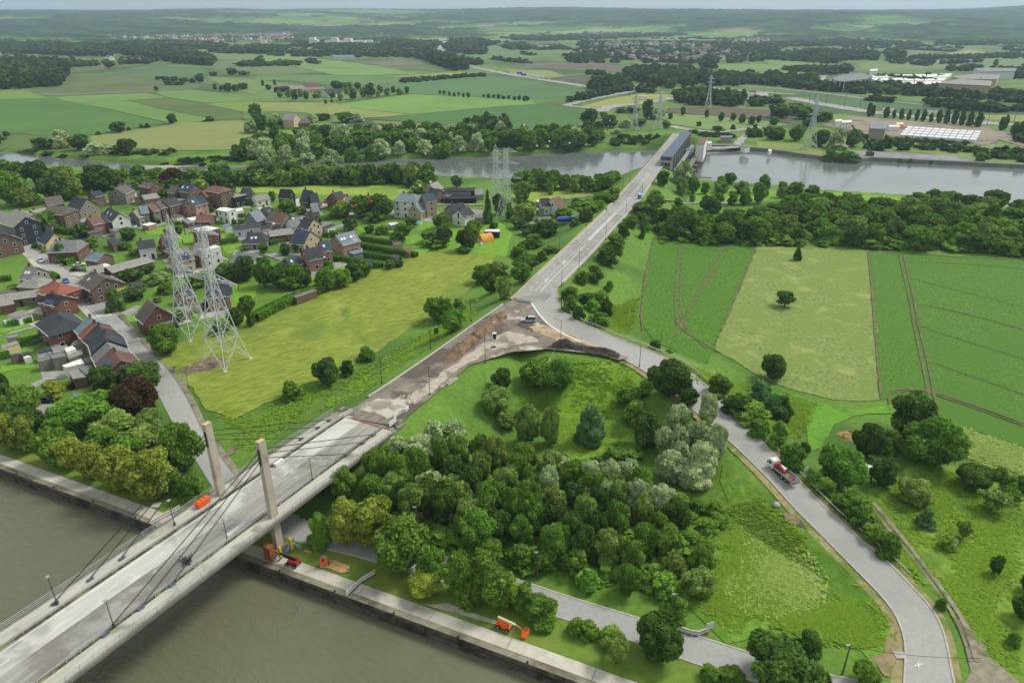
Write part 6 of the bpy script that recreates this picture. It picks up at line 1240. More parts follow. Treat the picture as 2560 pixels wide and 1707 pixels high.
for poly, h, wl, rf, lb in (([640, 690, 900, 610, 930, 680, 680, 740], 3, 'white', 'slate', 'small annex with dark solar slabs behind the terrace'), ([930, 650, 1190, 580, 1230, 690, 960, 740], 3.3, 'white', 'old', 'white-walled yard building behind the terrace'), ([1150, 640, 1290, 600, 1350, 650, 1190, 720], 4.2, 'white', 'white', 'bright white conservatory behind the terrace'), ([1170, 740, 1450, 660, 1480, 740, 1230, 830], 3.4, 'stone', 'old', 'grey flat-roofed extension beside the white conservatory'), ([655, 830, 910, 770, 930, 830, 690, 890], 3, 'stone', 'grey', 'low dark flat shed, left of two, behind the terrace'), ([915, 765, 1150, 715, 1170, 780, 930, 830], 3.6, 'stone', 'grey', 'low dark flat shed, right of two, behind the terrace'), ([1110, 950, 1440, 830, 1500, 910, 1180, 985], 3.2, 'white', 'white', 'long white glass-roofed extension behind the terrace'), ([1490, 825, 1680, 780, 1720, 880, 1540, 910], 3.6, 'brown', 'grey', 'grey flat roof with a white dish behind the terrace'), ([1215, 1060, 1390, 1000, 1530, 1150, 1300, 1190], 3.2, 'brown', 'old', 'shed with half white half grey roof'), ([1400, 990, 1620, 930, 1690, 1070, 1530, 1110], 3.5, 'brown', 'grey', 'flat brick extension of the end house'), ([1650, 1000, 1810, 940, 1870, 1000, 1720, 1100], 4, 'brown', 'light', 'pale blue-grey lean-to at the terrace end'), ([1340, 500, 1500, 470, 1510, 560, 1250, 600], 3.4, 'stone', 'grey', 'dark lean-to against the stone gable')):
    F_('v2', poly, h, wl, rf, lb, 'annex', 'annex')
for poly, h, wl, rf, lb in (([110, 430, 300, 390, 330, 430, 150, 465], 2.5, 'grey', 'old', 'small grey garden hut beside the lawn at left'), ([20, 590, 290, 510, 340, 560, 40, 650], 2.7, 'cream', 'old', 'long beige garden shed at left'), ([170, 780, 290, 730, 360, 750, 220, 800], 2.5, 'brown', 'slate', 'dark garden hut, left of two by the hedge'), ([350, 745, 480, 695, 560, 715, 400, 775], 2.5, 'brown', 'slate', 'dark garden hut, right of two by the hedge'), ([1290, 1440, 1410, 1420, 1460, 1470, 1330, 1540], 2.6, 'white', 'light', 'small pale garden shed below the purple tree'), ([400, 790, 480, 770, 560, 790, 430, 820], 2.0, 'white', 'white', 'white curved garden cover beside the dark huts')):
    F_('v2', poly, h, wl, rf, lb, 'shed', 'garden_shed')
F_('v2', [65, 150, 530, 70, 555, 110, 85, 205], .5, 'white', 'white', 'long white pool cover on the lawn at left', 'cover', 'pool_cover')
H_('v3', [-150, 525, 455, 680], 11.5, 9, 12, 'stone', 'old', 'large stone hall whose gable is clad in dark blue-black', gable='slate', chim=1)
H_('v3', [290, 535, 600, 640], 9, 6, 8, 'beige', 'old', 'pale-roofed wing behind the large stone hall', chim=1, win=False)
H_('v3', [570, 565, 830, 505], 10, 5, 7, 'brown', 'old', 'grey-roofed workshop with a brick chimney beside the hall', chim=1)
H_('v3', [905, 470, 1230, 480], 11, 6.8, 9.6, 'brown', 'brown', 'tall brown brick block behind the large round tree', chim=0, hip=1)
H_('v3', [800, 325, 1105, 282], 9, 6, 9, 'brown', 'brown', 'brown house with blue solar panels near the riverside grove', solar=-5, chim=2)
H_('v3', [1350, 312, 1590, 340], 12, 4.4, 9, 'stone', 'slate', 'broad dark-roofed house with a red roof strip at one end')
H_('v3', [1660, 225, 1830, 190], 7.5, 6, 8, 'brown', 'slate', 'narrow brown house left of the orange-walled house'); F_('v3', [1700, 360, 1830, 325, 1880, 380, 1740, 410], 3, 'brown', 'tile', 'low brown annex below the narrow brown house', 'annex', 'annex')
H_('v3', [2110, 150, 2280, 75], 10, 5.5, 8.6, 'stone', 'brown', 'grey-brown house behind the orange-walled annex'); H_('v4', [-40, 150, 170, 125], 9, 5.5, 8.4, 'brown', 'blue', 'house with a dark solar roof right of the orange annex', solar=6)
F_('v4', [-20, 255, 125, 222, 140, 240, 0, 275], 5, 'orange', 'brown', 'bright orange-walled annex facing the gardens', 'annex', 'annex', win=1)
H_('v3', [1995, 500, 2190, 610], 8.5, 6, 9, 'slate', 'slate', 'dark slate house with a white end gable', gable='white', sky=2)
H_('v3', [1620, 700, 1830, 660], 8.5, 5, 7.4, 'pink', 'tile', 'brick terrace house with brown tiles and a cream awning'); H_('v3', [1850, 655, 2050, 612], 8.5, 5.2, 7.4, 'pink', 'slate', 'brick terrace house with dark roof and white pergola'); H_('v3', [1400, 800, 1650, 752], 6, 3, 5, 'red', 'slate', 'low dark-roofed wing left of the brown-tiled terrace house', chim=0)
aw = empty('awning', G(*C('v3', 1855, 930)[0])+(0,), 0, 'cream awning stretched over the terrace behind the brown-tiled house', 'awning'); P = [np.array(G(*p, 2.6))-np.array(G(*C('v3', 1855, 930)[0])) for p in C('v3', 1730, 860, 1930, 810, 1980, 860, 1800, 910)]
MB().prism([tuple(p) for p in P][::-1], 2.5, 2.6).build('cloth', ROOF['cream'], aw); mb = MB(); [mb.bar((p[0]*.95, p[1]*.95, 0), (p[0]*.95, p[1]*.95, 2.5), .06) for p in P]; mb.build('awning_posts', m_trim, aw)
F_('v3', [1960, 1090, 2100, 1060, 2250, 1140, 2080, 1210], 3, 'brown', 'slate', 'dark garden outbuilding with rows of white skylights', 'shed', 'outbuilding')
H_('v4', [440, 100, 640, 130], 9, 5, 6.6, 'brown', 'brown', 'brown-roofed house with white ridge lines by the river trees'); H_('v4', [390, 340, 640, 305], 9, 3.5, 5, 'stone', 'old', 'grey open-sided barn right of the orange annex', chim=0, win=False, cat='barn', name='barn')
H_('v4', [340, 530, 470, 515], 9.5, 6, 8.6, 'stone', 'light', 'stone terrace house with pale panelled roof'); H_('v4', [480, 505, 600, 480], 9.5, 6, 8.6, 'stone', 'tile', 'terrace house with a reddish roof right of the pale panelled one'); H_('v4', [225, 625, 330, 600], 8, 4.5, 7, 'grey', 'old', 'pale grey front wing of the stone terrace', win=True)
H_('v4', [620, 460, 740, 435], 9.5, 6.4, 9, 'brown', 'brown', 'brown terrace house in the middle of the long row'); H_('v4', [750, 432, 965, 378], 9.5, 6.6, 9.2, 'brown', 'slate', 'long brown terrace house with dark smooth roof'); F_('v4', [640, 640, 1100, 560, 1130, 600, 680, 690], 3, 'stone', 'slate', 'dark lean-to roof along the garden side of the long row', 'annex', 'annex')
H_('v4', [1190, 410, 1320, 372], 9.5, 6, 9, 'pink', 'blue', 'brick house with dark blue roof, left half of a pair', sky=1); H_('v4', [1330, 370, 1450, 345], 9.5, 6, 9, 'pink', 'slate', 'brick house with slate roof, right half of a pair')
H_('v4', [1115, 128, 1215, 130], 10, 6, 9.4, 'brown', 'blue', 'dark-roofed house by the river trees, left half of a pair', sky=1); H_('v4', [1230, 130, 1325, 145], 10, 6, 9.4, 'brown', 'blue', 'solar-roofed house by the river trees, right half of a pair', sky=1, solar=3); H_('v4', [915, 165, 1035, 172], 8.5, 5, 8, 'brown', 'brown', 'brown-roofed house left of the dark-roofed pair', chim=0)
H_('v4', [1455, 268, 1640, 235], 9, 7, 9, 'brown', 'tile', 'lower brick house with tiled roof beside the bright yellow-green tree'); H_('v4', [1650, 165, 1850, 195], 9.5, 9, 11, 'brown', 'tile', 'tall three-storey brick house with many small windows', hip=1.5)
H_('v5', [625, 188, 760, 182], 10, 4, 8, 'brown', 'slate', 'dark hipped house at the riverside meadow', hip=1); F_('v4', [1950, 345, 2170, 295, 2260, 330, 2030, 385], 5.6, 'dark', 'old', 'dark flat-roofed house with a pale roof edge', 'house', 'flat_house', win=1)
H_('v4', [1795, 562, 1990, 598], 5, 6, 6.5, 'white', 'white', 'narrow bright white building with an arched window', chim=0); F_('v4', [2040, 590, 2170, 570, 2200, 610, 2050, 640], 3.4, 'white', 'white', 'low white annex right of the bright white building', 'annex', 'annex')
H_('v4', [1390, 692, 1640, 690], 9, 3, 5, 'brown', 'tile', 'long low brown house behind the purple garden tree'); F_('v4', [1190, 750, 1340, 728, 1410, 770, 1270, 795], 3.4, 'white', 'white', 'low white house in front of the purple garden tree', 'house', 'flat_house', win=1); F_('v4', [1095, 780, 1180, 760, 1290, 825, 1210, 850], 3, 'red', 'light', 'low red brick shed with grey roof in the gardens', 'shed', 'garden_shed')
H_('v5', [500, 752, 880, 708], 9, 3.4, 4.6, 'pale', 'slate', 'long low white house with a dark flat-pitched roof', chim=1); F_('v5', [340, 735, 420, 715, 470, 745, 380, 765], 3, 'pale', 'grey', 'small grey garage left of the long low white house', 'garage', 'garage')
F_('v4', [1290, 940, 1560, 890, 1770, 930, 1500, 985], 6.2, 'red', 'white', 'red brick block with a white flat roof behind the nearest pylon', 'house', 'flat_house', win=2)
F_('v4', [1390, 1300, 1700, 1232, 1790, 1262, 1480, 1335], 7, 'white', 'white', 'modern white cube house behind the nearest pylon', 'house', 'flat_house', win=2); H_('v4', [1330, 1190, 1560, 1180], 8.5, 6, 8.8, 'red', 'grey', 'dark red gabled house attached to the white cube house', chim=0)
H_('v4', [900, 1325, 1190, 1262], 10.5, 5, 8.6, 'beige', 'grey', 'beige house with a large solar roof between the pylons', solar=8); H_('v4', [730, 1090, 880, 1062], 10, 4.6, 8.2, 'red', 'brown', 'red brick house with solar panels left of the pylons', solar=4)
H_('v4', [300, 1160, 590, 1122], 8, 4.6, 7.2, 'white', 'slate', 'white house with a dark roof amid garden trees'); F_('v4', [1120, 1520, 1300, 1475, 1345, 1510, 1170, 1560], 3, 'grey', 'slate', 'dark flat carport below the solar-roofed house', 'carport', 'carport')
H_('v5', [560, 1140, 880, 1170], 10.5, 3.6, 6.2, 'beige', 'grey', 'house with a pale solar array beside the trees', solar=9); H_('v5', [730, 858, 930, 850], 10.5, 3, 6.2, 'grey', 'slate', 'dark bungalow with a hipped roof in the middle of the gardens', hip=2, sky=2)
H_('v5', [1030, 822, 1370, 782], 9.5, 3.4, 4.8, 'red', 'old', 'long red brick bungalow with grey roof'); H_('v5', [1450, 805, 1660, 828], 12.5, 4, 8.2, 'beige', 'blue', 'wide beige house under a blue solar roof', solar=8)
H_('v5', [745, 545, 890, 508], 9.5, 4, 7.6, 'stone', 'light', 'house with pale solar roof in the back row', solar=5); H_('v5', [945, 480, 1035, 455], 9.5, 4.6, 8, 'stone', 'slate', 'slate-roofed house right of the pale solar roof', solar=3); H_('v5', [1070, 525, 1170, 535], 10.5, 4, 7.6, 'stone', 'brown', 'brown-grey house, left part of the tiled pair', garage=1); H_('v5', [1185, 540, 1310, 562], 10.5, 4, 7.6, 'stone', 'tile', 'tile-roofed house, right part of the tiled pair')
H_('v5', [1325, 668, 1470, 642], 8, 3.4, 5.6, 'pale', 'grey', 'pale blue-walled bungalow beside the court'); H_('v5', [1570, 620, 1710, 642], 10.5, 5, 8.6, 'beige', 'slate', 'beige gabled house left of the white garages'); F_('v5', [1660, 760, 1870, 690, 2000, 710, 1790, 785], 3, 'grey', 'old', 'grey flat-roofed block of white garages', 'garage', 'garage')
H_('v5', [1570, 1100, 1770, 1062], 9, 5, 8.4, 'pink', 'slate', 'pinkish brick house with dark blue roof and white canopy'); H_('v5', [1800, 988, 1925, 968], 8.5, 5, 8.2, 'pink', 'blue', 'pinkish brick house with two skylights right of the canopy house', sky=1); H_('v5', [1290, 1240, 1480, 1200], 8, 3, 5.2, 'brown', 'blue', 'low brick garage house with a blue-black roof', chim=0, sky=1); F_('v5', [1650, 1260, 1860, 1190, 1890, 1222, 1690, 1292], 3, 'dark', 'white', 'white flat canopy behind the pinkish brick house', 'canopy', 'canopy')
H_('a6', [730, 690, 812, 668], 9.5, 5, 8.4, 'pink', 'light', 'pinkish semi-detached house, left half with solar roof', sky=2); H_('a6', [818, 666, 892, 648], 9.5, 5, 8.4, 'pink', 'light', 'pinkish semi-detached house, right half with solar roof', sky=1, solar=4)
H_('v5', [1215, 195, 1370, 200], 8, 6.4, 10, 'dark', 'black', 'black-clad tall house at the riverside meadow', chim=0); H_('v5', [1560, 208, 1680, 215], 11, 4, 9, 'brown', 'slate', 'dark-roofed house at the meadow, left of a pair'); H_('v5', [1650, 262, 1760, 252], 10, 4, 8.4, 'brown', 'slate', 'dark-roofed house at the meadow, right of a pair'); H_('v5', [1665, 412, 1760, 402], 8.5, 4.6, 7.6, 'stone', 'grey', 'grey stone house below the dark-roofed pair'); H_('v5', [1985, 262, 2120, 225], 8.5, 5, 8, 'brown', 'slate', 'brown house left of the orange-trimmed house')
F_('a6', [720, 345, 760, 305, 830, 320, 790, 362], 6, 'orange', 'slate', 'orange-trimmed flat house with dark roof', 'house', 'flat_house', win=2); H_('a6', [825, 335, 880, 335], 9, 4, 7, 'grey', 'grey', 'grey-roofed house right of the orange-trimmed house'); H_('v5', [795, 305, 1000, 268], 6.5, 3.4, 5, 'white', 'old', 'low white house with grey roof near the meadow', chim=0); H_('a6', [985, 325, 1190, 322], 9, 5, 8, 'brown', 'tile', 'reddish-roofed house half hidden by the large garden tree')
H_('v6', [205, 262, 365, 268], 10, 8.6, 11, 'white', 'light', 'white manor-like house with grey hipped roof', hip=2.5, chim=2); F_('v6', [200, 372, 330, 325, 392, 345, 270, 385], 6, 'beige', 'light', 'beige flat annex of the white manor house', 'annex', 'annex', win=2); H_('v6', [480, 268, 600, 255], 9.5, 8, 11, 'beige', 'blue', 'tall stone house beside the white manor', chim=2); H_('v6', [370, 402, 470, 362], 8, 4, 7, 'beige', 'light', 'pale-roofed wing in front of the stone house', chim=0)
H_('v6', [560, 150, 650, 112], 7.5, 6, 9, 'grey', 'old', 'grey farmhouse beside the black net fields'); H_('v6', [575, 195, 680, 210], 9, 4, 7, 'brown', 'slate', 'dark-roofed barn below the grey farmhouse', chim=0)
for poly, lb in (([740, 205, 1110, 190, 1115, 235, 745, 240], 'back'), ([740, 250, 1060, 245, 1060, 285, 745, 288], 'middle'), ([740, 298, 1120, 290, 1130, 322, 745, 330], 'front')): F_('v6', poly, 2.6, 'dark', 'black', 'long dark brown net tunnel, '+lb+' row of three', 'net tunnel', 'net_tunnel', 'dark net tunnels')
F_('v6', [1110, 215, 1210, 210, 1222, 275, 1115, 282], 3, 'grey', 'grey', 'grey shed right of the dark net tunnels', 'shed', 'garden_shed'); H_('v6', [800, 402, 960, 372], 9.5, 5, 8, 'stone', 'slate', 'slate-roofed house left of the garden pylon'); H_('v6', [910, 470, 1030, 432], 8.5, 5, 7.6, 'white', 'slate', 'white house with dark roof left of the garden pylon'); F_('v6', [1055, 560, 1080, 455, 1225, 470, 1225, 562], 3, 'stone', 'old', 'cluttered grey walled yard building by the garden pylon', 'building', 'yard_building')
H_('v6', [2065, 318, 2150, 302], 11.5, 4.4, 8.4, 'white', 'tile', 'white gabled house beside the main road bank', chim=0); H_('v6', [1920, 322, 2020, 318], 9, 4.4, 7.4, 'white', 'slate', 'dark-roofed part left of the white gabled house', chim=0); F_('v6', [1890, 425, 2010, 410, 2050, 440, 1890, 462], 3, 'grey', 'grey', 'grey porch roof below the white gabled house', 'porch', 'porch'); H_('v6', [1885, 560, 2025, 545], 8.5, 3, 5.4, 'brown', 'grey', 'low grey-roofed house beside the tanker trailer', chim=0); F_('v6', [1770, 630, 1850, 592, 1905, 612, 1870, 642], 3, 'brown', 'old', 'small flat brick annex left of the tanker trailer', 'annex', 'annex'); F_('v6', [1250, 702, 1420, 702, 1408, 732, 1228, 726], 3, 'dark', 'white', 'long open shed with a white roof behind the orange tent', 'shed', 'open_shed')
H_('a5', [1880, 1122, 2085, 1098], 10.5, 5, 9, 'pink', 'slate', 'pinkish brick house with dark roof right behind the nearest pylon'); H_('a5', [1640, 1192, 1720, 1162], 7, 3, 5.4, 'pink', 'slate', 'small brick annex between the two nearest pylons', chim=0); H_('a5', [1355, 1280, 1435, 1340], 10, 4.6, 9, 'red', 'brown', 'red brick village hall with a steep dark roof and grey canopy', chim=0)
F_('a5', [1240, 1400, 1290, 1390, 1405, 1500, 1370, 1532], 3.2, 'grey', 'light', 'grey lean-to canopy along the left side of the village hall', 'canopy', 'canopy'); F_('a5', [1405, 1495, 1560, 1440, 1600, 1480, 1440, 1532], 3.2, 'red', 'light', 'grey flat porch in front of the village hall', 'porch', 'porch', win=1); F_('a6', [285, 1225, 480, 1170, 555, 1195, 370, 1262], 3, 'brown', 'grey', 'long shed with striped solar roof at the barley hedge', 'shed', 'solar_shed')
for poly, lb in (([1360, 830, 1400, 805, 1440, 830, 1400, 852], 'reddish garden hut at the barley corner'), ([1220, 885, 1270, 862, 1320, 878, 1280, 905], 'dark garden hut with red side by the long hedges'), ([1250, 755, 1330, 752, 1345, 780, 1270, 785], 'pale long garden hut behind the round bushes'), ([980, 920, 1040, 905, 1070, 930, 1000, 945], 'dark garden hut at the end of the hedge gardens'), ([1210, 580, 1290, 570, 1310, 590, 1240, 600], 'white garden terrace block by the manor')): F_('a6', poly, 2.5, 'brown' if 'red' in lb else 'grey', 'slate' if 'dark' in lb else ('white' if 'white' in lb else 'tile'), lb, 'shed', 'garden_shed')
# paved yards, lanes and lawns of the village
m_yard = M('yard_paving', '#8a8983', '#9a9993', .4, '#74736d', .1, (.5, .66), rough=.9)
YARDS = [('v2', [720, 1070, 1130, 1060, 1240, 1100, 1240, 1180, 820, 1230, 640, 1350, 540, 1290, 760, 1200]), ('v2', [860, 180, 1000, 300, 880, 320, 680, 270, 100, 420, 60, 400]), ('v3', [1290, 680, 1600, 650, 1560, 780, 1300, 800]), ('v5', [920, 680, 1150, 640, 1180, 700, 1100, 780, 960, 790]), ('v5', [310, 990, 960, 900, 970, 930, 330, 1020]), ('v5', [1000, 1170, 1240, 1250, 1230, 1280, 960, 1190]), ('v4', [620, 690, 1300, 620, 1300, 720, 900, 760]), ('v5', [90, 360, 560, 340, 760, 480, 300, 470]), ('v6', [600, 500, 720, 490, 700, 580, 560, 560]), ('v6', [80, 470, 260, 470, 260, 555, 80, 545]), ('v1', [1200, 770, 1360, 740, 1360, 850, 1250, 880]), ('v6', [1640, 750, 1790, 690, 1830, 710, 1720, 755]), ('a5', [1100, 1410, 1250, 1340, 1310, 1340, 1240, 1400, 1180, 1440]), ('b1', [340, 690, 500, 690, 520, 760, 400, 870, 180, 720]), ('v5', [1800, 820, 2171, 720, 2171, 760, 1900, 870])]
for c, v in YARDS: sheet('yard', m_yard, [G(*p) for p in C(c, *v)], 3, jit=.2, seg=3)
track('village_lane', m_asph2, C('v5', 320, 1010, 640, 945, 960, 910, 1060, 800), 4.5, 4); track('village_lane', m_asph2, C('v5', 1060, 1185, 1240, 1255), 4.5, 4); track('farm_lane', m_gravel, C('a6', 1640, 412, 2100, 415), 3.5, 3); track('farm_lane', m_gravel, C('a7', 480, 360, 600, 345, 735, 330), 3.5, 3); track('park_path', m_asph, C('a7', 1390, 370, 1500, 378, 1750, 385, 2100, 410), 3, 3)
m_lawn = bpy.data.materials['garden_lawn']
for c, v in (('v2', [0, 300, 560, 190, 600, 240, 0, 390]), ('v2', [340, 470, 830, 370, 860, 430, 370, 570]), ('v2', [0, 960, 600, 860, 620, 980, 0, 1080]), ('v2', [0, 700, 600, 620, 620, 700, 560, 720, 0, 800]), ('v4', [330, 870, 500, 830, 800, 930, 790, 1050, 520, 1060]), ('v4', [1000, 890, 1260, 860, 1300, 1100, 1300, 1220, 1040, 1180]), ('v4', [1790, 930, 2180, 1010, 2140, 1130, 1800, 1130]), ('v5', [310, 1060, 620, 1010, 660, 1100, 420, 1190]), ('a5', [1990, 1150, 2350, 1150, 2350, 1250, 2120, 1450, 1800, 1480, 1740, 1380]), ('a5', [1110, 1440, 1240, 1430, 1330, 1568, 1240, 1620, 1150, 1500]), ('a6', [910, 780, 1250, 830, 1600, 820, 1540, 870, 1400, 890]), ('a6', [980, 840, 1230, 880, 1200, 900, 1000, 870]), ('a6', [780, 880, 980, 910, 960, 940, 740, 900]), ('a6', [480, 1020, 680, 990, 830, 960, 820, 1010, 560, 1140, 530, 1140]), ('a6', [920, 620, 1240, 650, 1530, 700, 1520, 770, 1380, 780, 1280, 690, 930, 650]), ('v6', [400, 600, 640, 590, 640, 700, 400, 720])): sheet('lawn', m_lawn, [G(*p) for p in C(c, *v)], 2, jit=.2, seg=3)
for r in [o for o in bpy.data.objects if o.name.split('.')[0] == 'house']:   # small paved terraces behind the houses
    a = r.rotation_euler[2]; sg = random.choice((-1, -1, 1)); ox, oy = random.uniform(-3, 3), sg*random.uniform(6.5, 8.5); c, q = math.cos(a), math.sin(a); w_, l_ = random.uniform(3, 5.5), random.uniform(2, 3.6)
    sheet('terrace_paving', m_yard if random.random() < .6 else m_conc, [(r.location.x+(ox+x)*c-(oy+y)*q, r.location.y+(ox+x)*q+(oy+y)*c) for x, y in ((-w_, -l_), (w_, -l_), (w_, l_), (-w_, l_))], 3.3+random.random())
# hedges
def hedge(crop, pts, w_, h, label, group=None):
    P = resample([G(*p) for p in C(crop, *pts)], max(3, int(np.linalg.norm(np.diff([G(*p) for p in C(crop, *pts)], axis=0), axis=1).sum()/.9))); rs = np.random.RandomState(len(label)+len(P))
    n = len(P)*150; k = rs.randint(0, len(P)-1, n); t = rs.rand(n)[:, None]; c = P[k]*(1-t)+P[k+1]*t; d = P[k+1]-P[k]; d /= np.linalg.norm(d, axis=1)[:, None]; nn = np.stack([-d[:, 1], d[:, 0]], 1)
    a = rs.rand(n)*math.pi; yy = np.clip(np.cos(a)*1.25, -1, 1)*w_/2; zz = h*np.where(np.abs(np.cos(a)) > .75, rs.rand(n), .96+.08*rs.rand(n))
    pos = np.c_[c+nn*yy[:, None], zz]; s = .34*(.6+.7*rs.rand(n))[:, None]; nr = rs.randn(n, 3)+np.c_[nn*np.sign(yy)[:, None], np.ones(n)]; nr /= np.linalg.norm(nr, axis=1)[:, None]
    t1 = np.cross(nr, rs.randn(n, 3)); t1 /= np.linalg.norm(t1, axis=1)[:, None]; b1 = np.cross(nr, t1); V = np.stack([pos-t1*s, pos-b1*s*.7, pos+t1*s, pos+b1*s*.7], 1).reshape(-1, 3); F = np.arange(4*n).reshape(-1, 4)
    cv, cf = [], []
    for i in range(len(P)-1):
        dd = P[i+1]-P[i]; dd = dd/np.linalg.norm(dd); q = np.array([-dd[1], dd[0]])*w_*.42; b0 = len(cv)
        for pt in (P[i], P[i+1]): cv += [(*(pt-q), 0), (*(pt+q), 0), (*(pt+q), h*.93), (*(pt-q), h*.93)]
        cf += [(b0, b0+3, b0+7, b0+4), (b0+3, b0+2, b0+6, b0+7), (b0+2, b0+1, b0+5, b0+6)]
    F = np.r_[F, np.array(cf)+len(V)]; V = np.r_[V, np.array(cv)]; o3 = np.array([P[0][0], P[0][1], 0])
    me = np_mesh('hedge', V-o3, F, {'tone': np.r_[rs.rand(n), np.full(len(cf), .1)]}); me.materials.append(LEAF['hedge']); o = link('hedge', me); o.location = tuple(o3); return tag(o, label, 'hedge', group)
hedge('a6', [950, 735, 1200, 775, 1330, 790], 1.6, 2, 'long clipped hedge behind the semi-detached gardens, uppermost'); hedge('a6', [910, 800, 1200, 850, 1480, 895], 1.8, 2, 'long clipped hedge between the gardens, second from above'); hedge('a6', [710, 840, 1000, 890, 1330, 935], 1.8, 2, 'long clipped hedge between the gardens, third from above'); hedge('a6', [700, 915, 960, 955, 1160, 995], 1.8, 2, 'lowest clipped hedge beside the canopy house garden'); hedge('a6', [560, 960, 640, 985, 690, 1005], 2, 2.4, 'thick round hedge below the white canopy')
hedge('v2', [330, 620, 780, 520, 1200, 400], 1.6, 2.2, 'dark tall hedge running below the big red brick house'); hedge('v2', [0, 850, 180, 800], 1.4, 1.8, 'short hedge at the left edge below the lawns'); hedge('v2', [150, 260, 400, 210, 580, 175], 1.3, 1.6, 'hedge below the white pool cover'); hedge('v4', [490, 760, 640, 830, 700, 860], 1.6, 2, 'bright hedge beside the round pool'); hedge('v4', [1740, 700, 1950, 740, 2230, 750], 1.6, 2, 'long bright hedge below the white building'); hedge('v5', [1050, 1050, 1200, 1010, 1350, 970], 1.6, 1.9, 'bright hedge left of the wide beige house'); hedge('v5', [1020, 1000, 1150, 960, 1290, 930], 1.4, 1.7, 'dark hedge below the red bungalow'); hedge('v5', [1810, 700, 1950, 650, 2100, 600], 1.6, 2, 'hedge above the white garages'); hedge('v5', [330, 1030, 460, 1000, 580, 990], 1.6, 2, 'dark hedge by the lane beside the lawn'); hedge('v1', [1070, 690, 1180, 640, 1330, 580], 1.8, 2.4, 'dark hedge in front of the small brick house'); hedge('v1', [750, 850, 860, 850, 960, 910], 1.5, 1.6, 'low hedge along the street below the grey corner house'); hedge('v3', [940, 900, 1100, 960, 1330, 1010], 2.4, 2.4, 'thick bright hedge beside the large round tree'); hedge('a6', [0, 1490, 150, 1400, 350, 1310, 620, 1210], 3, 3, 'long thick hedge along the upper edge of the barley'); hedge('v4', [20, 340, 130, 330, 260, 370], 1.8, 2.6, 'yellow-green hedge below the orange-walled annex'); hedge('v4', [1350, 590, 1480, 610, 1640, 650], 1.5, 2, 'dark hedge behind the purple garden tree'); hedge('v1', [0, 950, 90, 930, 190, 920], 1.5, 1.8, 'hedge at the left edge beside the grey corner house'); hedge('a6', [580, 1060, 700, 1000], 1.5, 1.8, 'short dark hedge beside the lower garden lawn')
# village trees
boxes('oak', 'v3', [700, 580, 1100, 920], 'large perfectly round clipped tree beside the stone hall', base=.1); boxes('fir', 'v1', [870, 310, 1190, 640], 'bluish cedar in front of the wide red brick house'); boxes('dark', 'v3', [1340, 830, 1660, 1090], 'dark round tree below the brown-tiled terrace house'); boxes(['yel', 'birch'], 'v3', [1680, 380, 1830, 640, 1600, 1040, 1850, 1250], 'yellowish conifer-like garden tree near the terrace houses', 'yellowish garden trees')
boxes(['dark', 'oak', 'birch'], 'v4', [30, 930, 300, 1160, 0, 1190, 220, 1330, 140, 1290, 360, 1430, 370, 1220, 560, 1420, 660, 1230, 820, 1340, 780, 940, 900, 1060, 960, 900, 1130, 1050, 990, 800, 1110, 880, 410, 720, 520, 780], 'garden tree around the white house with a dark roof', 'garden trees around the white house'); boxes('purple', 'v4', [1400, 690, 1620, 850], 'dark purple garden tree behind the lattice pylons'); boxes('yel', 'v4', [370, 190, 540, 340], 'yellow-green tree right of the orange-walled annex'); boxes('oak', 'v4', [1000, 310, 1220, 430], 'dark garden tree between the terrace rows'); boxes('dark', 'v4', [690, 240, 910, 400], 'dark tree beside the open barn'); boxes('dark', 'v4', [1860, 170, 2050, 320], 'dark tree at the end of the three-storey brick house')
boxes(['oak', 'lime'], 'v5', [1210, 360, 1480, 570, 1470, 460, 1620, 590, 1040, 240, 1150, 400, 420, 330, 560, 420, 700, 360, 800, 450, 540, 390, 670, 470, 250, 420, 330, 490], 'garden tree in the upper part of the village', 'garden trees in the upper village'); boxes(['oak', 'dark'], 'v5', [890, 1010, 1040, 1170, 1200, 1020, 1370, 1210, 1400, 1000, 1540, 1160, 640, 960, 770, 1080, 1730, 920, 1820, 1000, 1840, 850, 1950, 920, 1950, 820, 2060, 930, 480, 660, 560, 740, 570, 650, 690, 720, 280, 540, 370, 610, 640, 1060, 740, 1140], 'garden tree between the bungalows', 'garden trees between the bungalows')
boxes(['oak', 'dark', 'lime'], 'a6', [880, 330, 1080, 540, 1050, 320, 1250, 560, 690, 390, 900, 540, 1000, 470, 1180, 580, 785, 540, 930, 660], 'large tree between village and white manor house', 'large trees by the manor'); boxes(['dark', 'shrub', 'lime'], 'a6', [1000, 600, 1100, 680, 1095, 600, 1220, 690, 1270, 585, 1425, 700, 1230, 665, 1380, 765, 1360, 515, 1480, 620], 'garden bush below the white manor', 'garden bushes below the manor')
